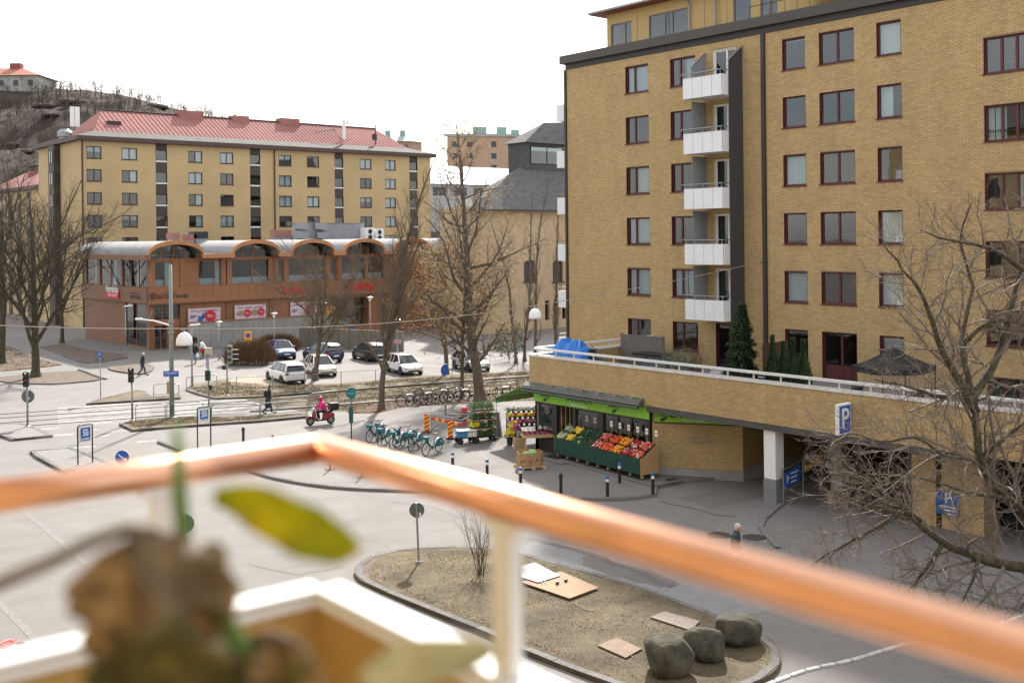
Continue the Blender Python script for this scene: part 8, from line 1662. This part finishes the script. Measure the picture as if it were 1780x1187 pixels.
# ================================================================ on the grass island
M_STONE = mat('boulder', (.036,.034,.022), .95, .4, 2.5, bump=.9, col2=(.10,.09,.06), bscale=9)
for i, (px, py, w_, h_, lab, sd_) in enumerate(((1160,1168,1.15,.98,'left boulder, largest and squarest of the three',1), (1228,1142,1.02,.80,'middle boulder of the three on the island tip',2), (1282,1116,1.15,.72,'right boulder, low and wide at the back',3))):
    t = thing('boulder', lab, 'boulder', G(px, py, .12), RZ+.3*i, 'boulders on the island'); b = MB(); b.ball((0,0,h_*.44), (w_*.56,w_*.5,h_*.6), 30, 20); nv_ = []; rgb_ = random.Random(sd_); planes_ = [(Vector((math.cos(a_),math.sin(a_),rgb_.uniform(-.3,.6))).normalized(), rgb_.uniform(.95,1.25)) for a_ in [rgb_.uniform(0,6.28) for _ in range(5)]] + [(Vector((rgb_.uniform(-.3,.3),rgb_.uniform(-.3,.3),1)).normalized(), 1.1)]
    for v in b.v:
        V_ = Vector(v); d = V_-Vector((0,0,h_*.44)); f = 1+.22*mn.noise(d*1.5+Vector((sd_*7,0,0)))+.07*mn.noise(d*4+Vector((0,sd_,0))); d = d*f
        for (pn_, pd_) in planes_:
            e_ = d.dot(pn_)-pd_*(.72 if abs(pn_.z) < .5 else .6)*w_*.5
            if e_ > 0: d = d-pn_*e_*.85
        nv_.append((d.x, d.y, max(-.03, h_*.44+d.z)))
    b.v = nv_; b.build('stone', M_STONE, t, smooth=True)
def slab(name, label, px, z, th, mt, cat='sheet'):
    P = [G(x, y, z) for x, y in px]; c = sum(P, Vector())/len(P); t = thing(name, label, cat, c); MB().plate([p-c for p in P], (0,0,th)).build('panel', mt, t, bevel=.004); return t
M_PLY = mat('plywood', (.33,.22,.135), .9, .1, 3)
t = slab('plywood_sheet', 'large pale plywood sheet lying on the grass', [(905,1012),(975,994),(1041,1022),(990,1041)], .17, .03, M_PLY)
for dx in (-.1,.25): MB().obox((dx,.1,.075), (.1,.07,.08), .4).build('wood_block', M_DARK, t)
t = slab('plastic_panel', 'shiny clear corrugated panel on top of the plywood', [(905,985),(930,978),(974,1001),(935,1013),(905,1003)], .215, .02, mat('clear_sheet', (.15,.148,.145), .6, .3, 3))
for k in range(9): a = G(905+k*5.2,984+k*2.1,.24)-t.location; c = G(880+k*6.2+18,1003+k*1.4,.24)-t.location; MB().tube([a, c], .01, 4).build('rib', mat('rib_grey', (.2,.2,.195), .6, .1, 4), t)
slab('ground_plate', 'rusty tan cover plate in front of the boulders', [(1038,1122),(1072,1109),(1116,1128),(1088,1144)], .14, .025, mat('tan_plate', (.2,.135,.095), .85, .2, 3), 'plate')
slab('ground_plate', 'pale chequered cover plate behind the boulders', [(1130,1073),(1155,1063),(1217,1080),(1200,1096)], .14, .025, mat('pale_plate', (.21,.165,.14), .85, .25, 9), 'plate')
cr_ = slab('earth_crack', 'dark earth rut in the grass near the plywood', [(995,1048),(1012,1052),(1032,1064),(1016,1060)], .125, .008, M_DIRT, 'rut')
for i, pl in enumerate([[(628,995),(642,975),(660,965),(650,985),(640,1005)], [(652,1008),(668,985),(690,966),(672,995),(664,1012)], [(650,1012),(690,1030),(740,1050),(700,1040)]]): sheet('wheel_rut', pl, .126+.001*i, M_DIRT)
# roadworks corner, bottom left
t = thing('roadworks_box', 'red box shaped road barrier at the lower left edge', 'barrier', G(17, 1150), RZ+.15); H = hgt(17,1117,t); MB().box(-.28,.18,-.25,.25,0,H).build('body', M_SIGNRED, t, bevel=.02); MB().torus((-.05,0,H), .2, .03, 'z', 4, 5).build('rim', mat('pale_red',(.65,.3,.27),.5,.1,3), t)
t = thing('marker_board', 'yellow roadworks panel beside the red barrier', 'marker board', G(34, 1150), RZ+.15); H = hgt(36,1116,t); MB().box(-.22,.12,.03,.06,0,H).build('backing', M_BACK, t); MB().box(-.08,.1,-.02,.028,.1,H-.12).build('panel', M_YEL, t); MB().box(-.25,.25,-.2,.2,0,.06).build('foot', M_RUBBER, t)

# ================================================================ balcony of the viewpoint
HR = .35; zr_ = HC-HR
def rp(px, py, h=HR): return G(px, py, HC-h)
A_, C0, D_ = rp(-160, 885), rp(556, 781), rp(2050, 1214)
bal = thing('balcony_railing', 'out of focus copper coloured handrail on white posts in the foreground', 'railing', C0)
M_COPR = mat('copper_handrail', (.74,.40,.25), .3, .08, 9, metal=1.0)
MB().tube([A_-C0, Vector((0,0,0)) + (A_-C0)*.02, Vector((0,0,0)), (D_-C0)*.02, D_-C0], .0235, 20).build('handrail', M_COPR, bal, smooth=True)
M_ALU = mat('white_aluminium', (.72,.72,.71), .45, .04, 4)
hcap = .575; dn = Vector((0,0,-(hcap-HR)))
def seg(a, c, u): return a.lerp(c, u)
def cap_piece(P0, P1, nm):
    t = (P1-P0); t.z = 0; t.normalize(); n = Vector((-t.y, t.x, 0)); n = n if n.dot(FW) > 0 else -n
    b = MB(); q = [P0-n*.022, P1-n*.022, P1+n*.038, P0+n*.038]; b.hexa([v+dn-Vector((0,0,.012)) for v in q] + [v+dn for v in q]); b.build(nm, M_ALU, bal, world=True, bevel=.004)
    b = MB(); q = [P0-n*.02, P1-n*.02, P1+n*.0, P0+n*.0]; b.hexa([v+dn-Vector((0,0,.028)) for v in q] + [v+dn-Vector((0,0,.0125)) for v in q]); b.build('cap_fold', M_ALU, bal, world=True)
    b = MB(); q = [P0-n*.015, P1-n*.015, P1+n*.015, P0+n*.015]; b.hexa([v+dn-Vector((0,0,.95)) for v in q] + [v+dn-Vector((0,0,.0285)) for v in q]); b.build('front_panel', mat('ochre_panel', (.42,.26,.075), .7, .08, 3), bal, world=True)
cap_piece(A_, C0, 'parapet_cap'); cap_piece(C0, D_, 'parapet_cap')
for (P0, P1, px) in ((C0, D_, 880), (A_, C0, 284)):
    best = min((abs(((lambda v: CX+(v-CAMP).dot(RT2)/(v-CAMP).dot(FW)*FPX)(P0.lerp(P1, u/400)))-px), u/400) for u in range(401))[1]; c = P0.lerp(P1, best); t = (P1-P0).normalized(); n = Vector((-t.y, t.x, 0)); n = n if n.dot(FW) > 0 else -n
    MB().obox(c+Vector((0,0,-.16)), (.036,.02,.29), math.atan2(t.y, t.x)).build('post', M_ALU, bal, world=True)
    MB().obox(c+Vector((0,0,-.026)), (.07,.03,.012), math.atan2(t.y, t.x)).build('post_head', M_ALU, bal, world=True)
# balcony floor below the view
fl_ = [A_, C0, D_, D_-FW*1.6, A_-FW*1.6]; b = MB(); b.add([Vector((v.x, v.y, HC-1.5)) for v in fl_] + [Vector((v.x, v.y, HC-1.56)) for v in fl_], [(0,1,2,3,4), (9,8,7,6,5)] + [(i, (i+1) % 5, 5+(i+1) % 5, 5+i) for i in range(5)]); b.build('balcony_floor', M_CONC, bal, world=True)
# withering potted plant on the balcony

def leafmat(name, c1, c2, sc=14):
    m = mat(name, c1, .6, .2, sc, col2=c2, bump=.2); t = m.node_tree; b = t.nodes['Principled BSDF']; o = t.nodes['Material Output']; src = b.inputs['Base Color'].links[0].from_socket
    tl = t.nodes.new('ShaderNodeBsdfTranslucent'); x = t.nodes.new('ShaderNodeMixShader'); x.inputs[0].default_value = .6; t.links.new(src, tl.inputs[0]); t.links.new(b.outputs[0], x.inputs[1]); t.links.new(tl.outputs[0], x.inputs[2]); t.links.new(x.outputs[0], o.inputs[0]); return m
M_LFY = leafmat('yellow_green_leaf', (.30,.33,.01), (.55,.47,.02)); M_LFB = leafmat('withered_leaf', (.18,.12,.06), (.42,.31,.17), 26); M_STEM = mat('green_stem', (.10,.19,.03), .6, .2, 12); M_LFP = leafmat('pale_leaf', (.36,.33,.2), (.5,.47,.33)); M_LFG = leafmat('dull_green_leaf', (.10,.09,.02), (.26,.21,.06), 22); M_STB = mat('brown_stem', (.12,.09,.055), .8, .25, 12)
pbase = at(345, 1150, 1.0); pbase.z = HC-1.5
pt = thing('potted_plant', 'withering potted plant out of focus in the left foreground', 'potted plant', pbase)
L0 = lambda px, py, d: at(px, py, d)-pbase
MB().lathe([(.1,0),(.14,.22),(.15,.24),(.15,.26),(.13,.26),(.12,.22),(0,.22)], (0,0,0), 20).build('pot', mat('terracotta',(.36,.15,.08),.85,.1,6), pt, smooth=True)
def stem(pts, r, mt_): P = [L0(*p) for p in pts]; MB().tube(P, [r]*len(P), 8).build('stem', mt_, pt, smooth=True)
MB().tube([(0,0,.2), L0(365,1187,1.0)*.5+Vector((0,0,.1)), L0(390,1130,1.0), L0(360,1010,1.0), L0(322,960,1.0), L0(312,860,1.0), L0(308,740,1.0)], [.012,.010,.009,.009,.0085,.008,.004], 8).build('stem', M_STEM, pt, smooth=True)
stem([(322,960,1.0),(270,925,1.0),(215,920,1.0),(150,945,.99),(80,980,.98),(-20,1022,.97)], .0062, M_STB); stem([(345,1000,1.0),(395,1075,.99),(425,1130,.99),(415,1187,.99)], .008, M_STEM)
def leaf(path, widths, mt_, curl=.3, twist=0.0, nrm=None, wav=.0):
    P = [L0(*p) for p in path]; n = len(P); vs = []; cs_ = 5
    Q = []; Wd = []
    for i in range(n-1):
        for q in range(4):
            t = q/4; p0, p1, p2, p3 = P[max(0,i-1)], P[i], P[i+1], P[min(n-1,i+2)]; Q.append(.5*((2*p1)+(p2-p0)*t+(2*p0-5*p1+4*p2-p3)*t*t+(3*p1-p0-3*p2+p3)*t**3)); Wd.append(widths[i]+(widths[i+1]-widths[i])*t)
    Q.append(P[-1]); Wd.append(widths[-1]); m__ = len(Q)
    for i in range(m__):
        tg = (Q[min(i+1,m__-1)]-Q[max(0,i-1)]).normalized(); s_ = tg.cross(nrm if nrm is not None else -FW).normalized(); u_ = s_.cross(tg)
        for j in range(cs_): v = j/(cs_-1)*2-1; vs.append(Q[i]+s_*v*Wd[i]+u_*(abs(v)*curl*Wd[i]+wav*math.sin(i*1.1+v*2)*Wd[i]))
    o = MB().add(vs, [(i*cs_+j, i*cs_+j+1, (i+1)*cs_+j+1, (i+1)*cs_+j) for i in range(m__-1) for j in range(cs_-1)]).build('leaf', mt_, pt, smooth=True)
    sol = o.modifiers.new('thick', 'SOLIDIFY'); sol.thickness = .0012; sb2 = o.modifiers.new('sub', 'SUBSURF'); sb2.levels = 1; sb2.render_levels = 1
leaf([(372,862,1.02),(430,872,1.0),(490,898,.98),(545,925,.97),(592,945,.97),(628,950,.97)], [.006,.019,.025,.025,.019,.003], M_LFY, .3, wav=.15)
leaf([(330,940,.96),(290,985,.93),(245,1030,.91),(200,1070,.92),(165,1098,.94),(150,1090,.95)], [.01,.034,.05,.046,.028,.006], M_LFB, .45, wav=.2)
leaf([(335,960,.94),(350,1010,.92),(340,1060,.92),(290,1095,.93),(230,1125,.94)], [.014,.026,.034,.03,.01], M_LFB, -.4, wav=.2)
leaf([(330,1080,.9),(290,1130,.88),(240,1170,.88),(190,1215,.88)], [.012,.026,.032,.03], M_LFG, .4, wav=.2)
leaf([(440,1110,1.0),(490,1150,.98),(530,1200,.97),(560,1260,.97)], [.008,.02,.03,.03], M_LFB, .3, wav=.2); leaf([(420,1150,.98),(450,1190,.97),(470,1240,.97)], [.015,.035,.04], M_LFG, .3)
leaf([(640,1195,.92),(700,1155,.91),(770,1138,.9),(835,1130,.9),(862,1135,.9)], [.016,.022,.02,.012,.003], M_LFP, .3, wav=.15); leaf([(352,958,.98),(375,966,.97),(388,985,.97)], [.006,.016,.004], M_LFP, .2); leaf([(385,1110,.96),(365,1135,.95),(375,1160,.95)], [.006,.024,.006], M_LFP, .2); leaf([(395,1000,.98),(402,1020,.98),(398,1040,.98)], [.004,.012,.004], M_LFP, .2)
leaf([(300,1185,.86),(340,1170,.85),(400,1180,.85)], [.02,.03,.02], M_LFG, .3)
rgl = random.Random(12)
for k, (x, y) in enumerate(((285,950),(180,1075),(360,1060),(250,1130),(385,1145),(455,1130),(500,1165),(345,1150))):
    a = rgl.uniform(-.6, 1.2); l = rgl.uniform(35, 60); d_ = rgl.uniform(.9, 1.0); leaf([(x, y, d_), (x+l*.5*math.cos(a)-8, y+l*.5*math.sin(a)+6, d_-.01), (x+l*math.cos(a), y+l*math.sin(a), d_)], [.004, rgl.uniform(.009, .016), .003], (M_LFB, M_LFB, M_LFG, M_LFP)[k % 4], rgl.uniform(-.6, .6), wav=.3)
for pth in ([(345,1000,1.0),(300,1060,.98),(270,1187,.98)], [(390,1130,1.0),(470,1100,1.0),(520,1120,1.0),(560,1187,1.0)], [(365,1060,.98),(330,1090,.97),(310,1187,.97)]): stem(pth, .0045, M_STB)

# ================================================================ the viewpoint's own building, outside the frame (the facing windows mirror it)
ob = thing('apartment_building', 'sunlit yellow brick building of the viewpoint balcony, mirrored in the facing windows', 'building', (-3.2, 0, 0))
MB().box(-15, -3.2, -38, 52, 0, 19.2).build('wall', mat('sunlit_brick', (.36, .27, .15), .9, .12, 3), ob, world=True)
MB().add([(-15.6,-38.6,19.21),(-2.6,-38.6,19.21),(-2.6,52.6,19.21),(-15.6,52.6,19.21),(-9,-38.6,22.5),(-9,52.6,22.5)], [(0,3,5,4),(1,4,5,2),(0,4,1),(3,2,5)]).build('roof', mat('grey_tile_roof', (.12, .11, .105), .9, .2, 2), ob, world=True)
wm = MB().box(0, .03, 0, 1.5, 0, 1.5).mesh('window', MATS['dim_glazing']); wm2 = MB().box(0, 1.1, 0, 2.6, 0, .95).mesh('balcony', M_BALC)
for r_ in range(6):
    for k in range(26):
        y = -36.5+k*3.4
        if abs(y) < 4 and r_ in (2, 3): continue
        if k % 4 == 1 and r_ and abs(y) > 8: link('balcony', wm2, ob, Vector((0.002, y-.4, .8+2.9*r_)))
        link('window', wm, ob, Vector((.002, y, 1.9+2.9*r_)))
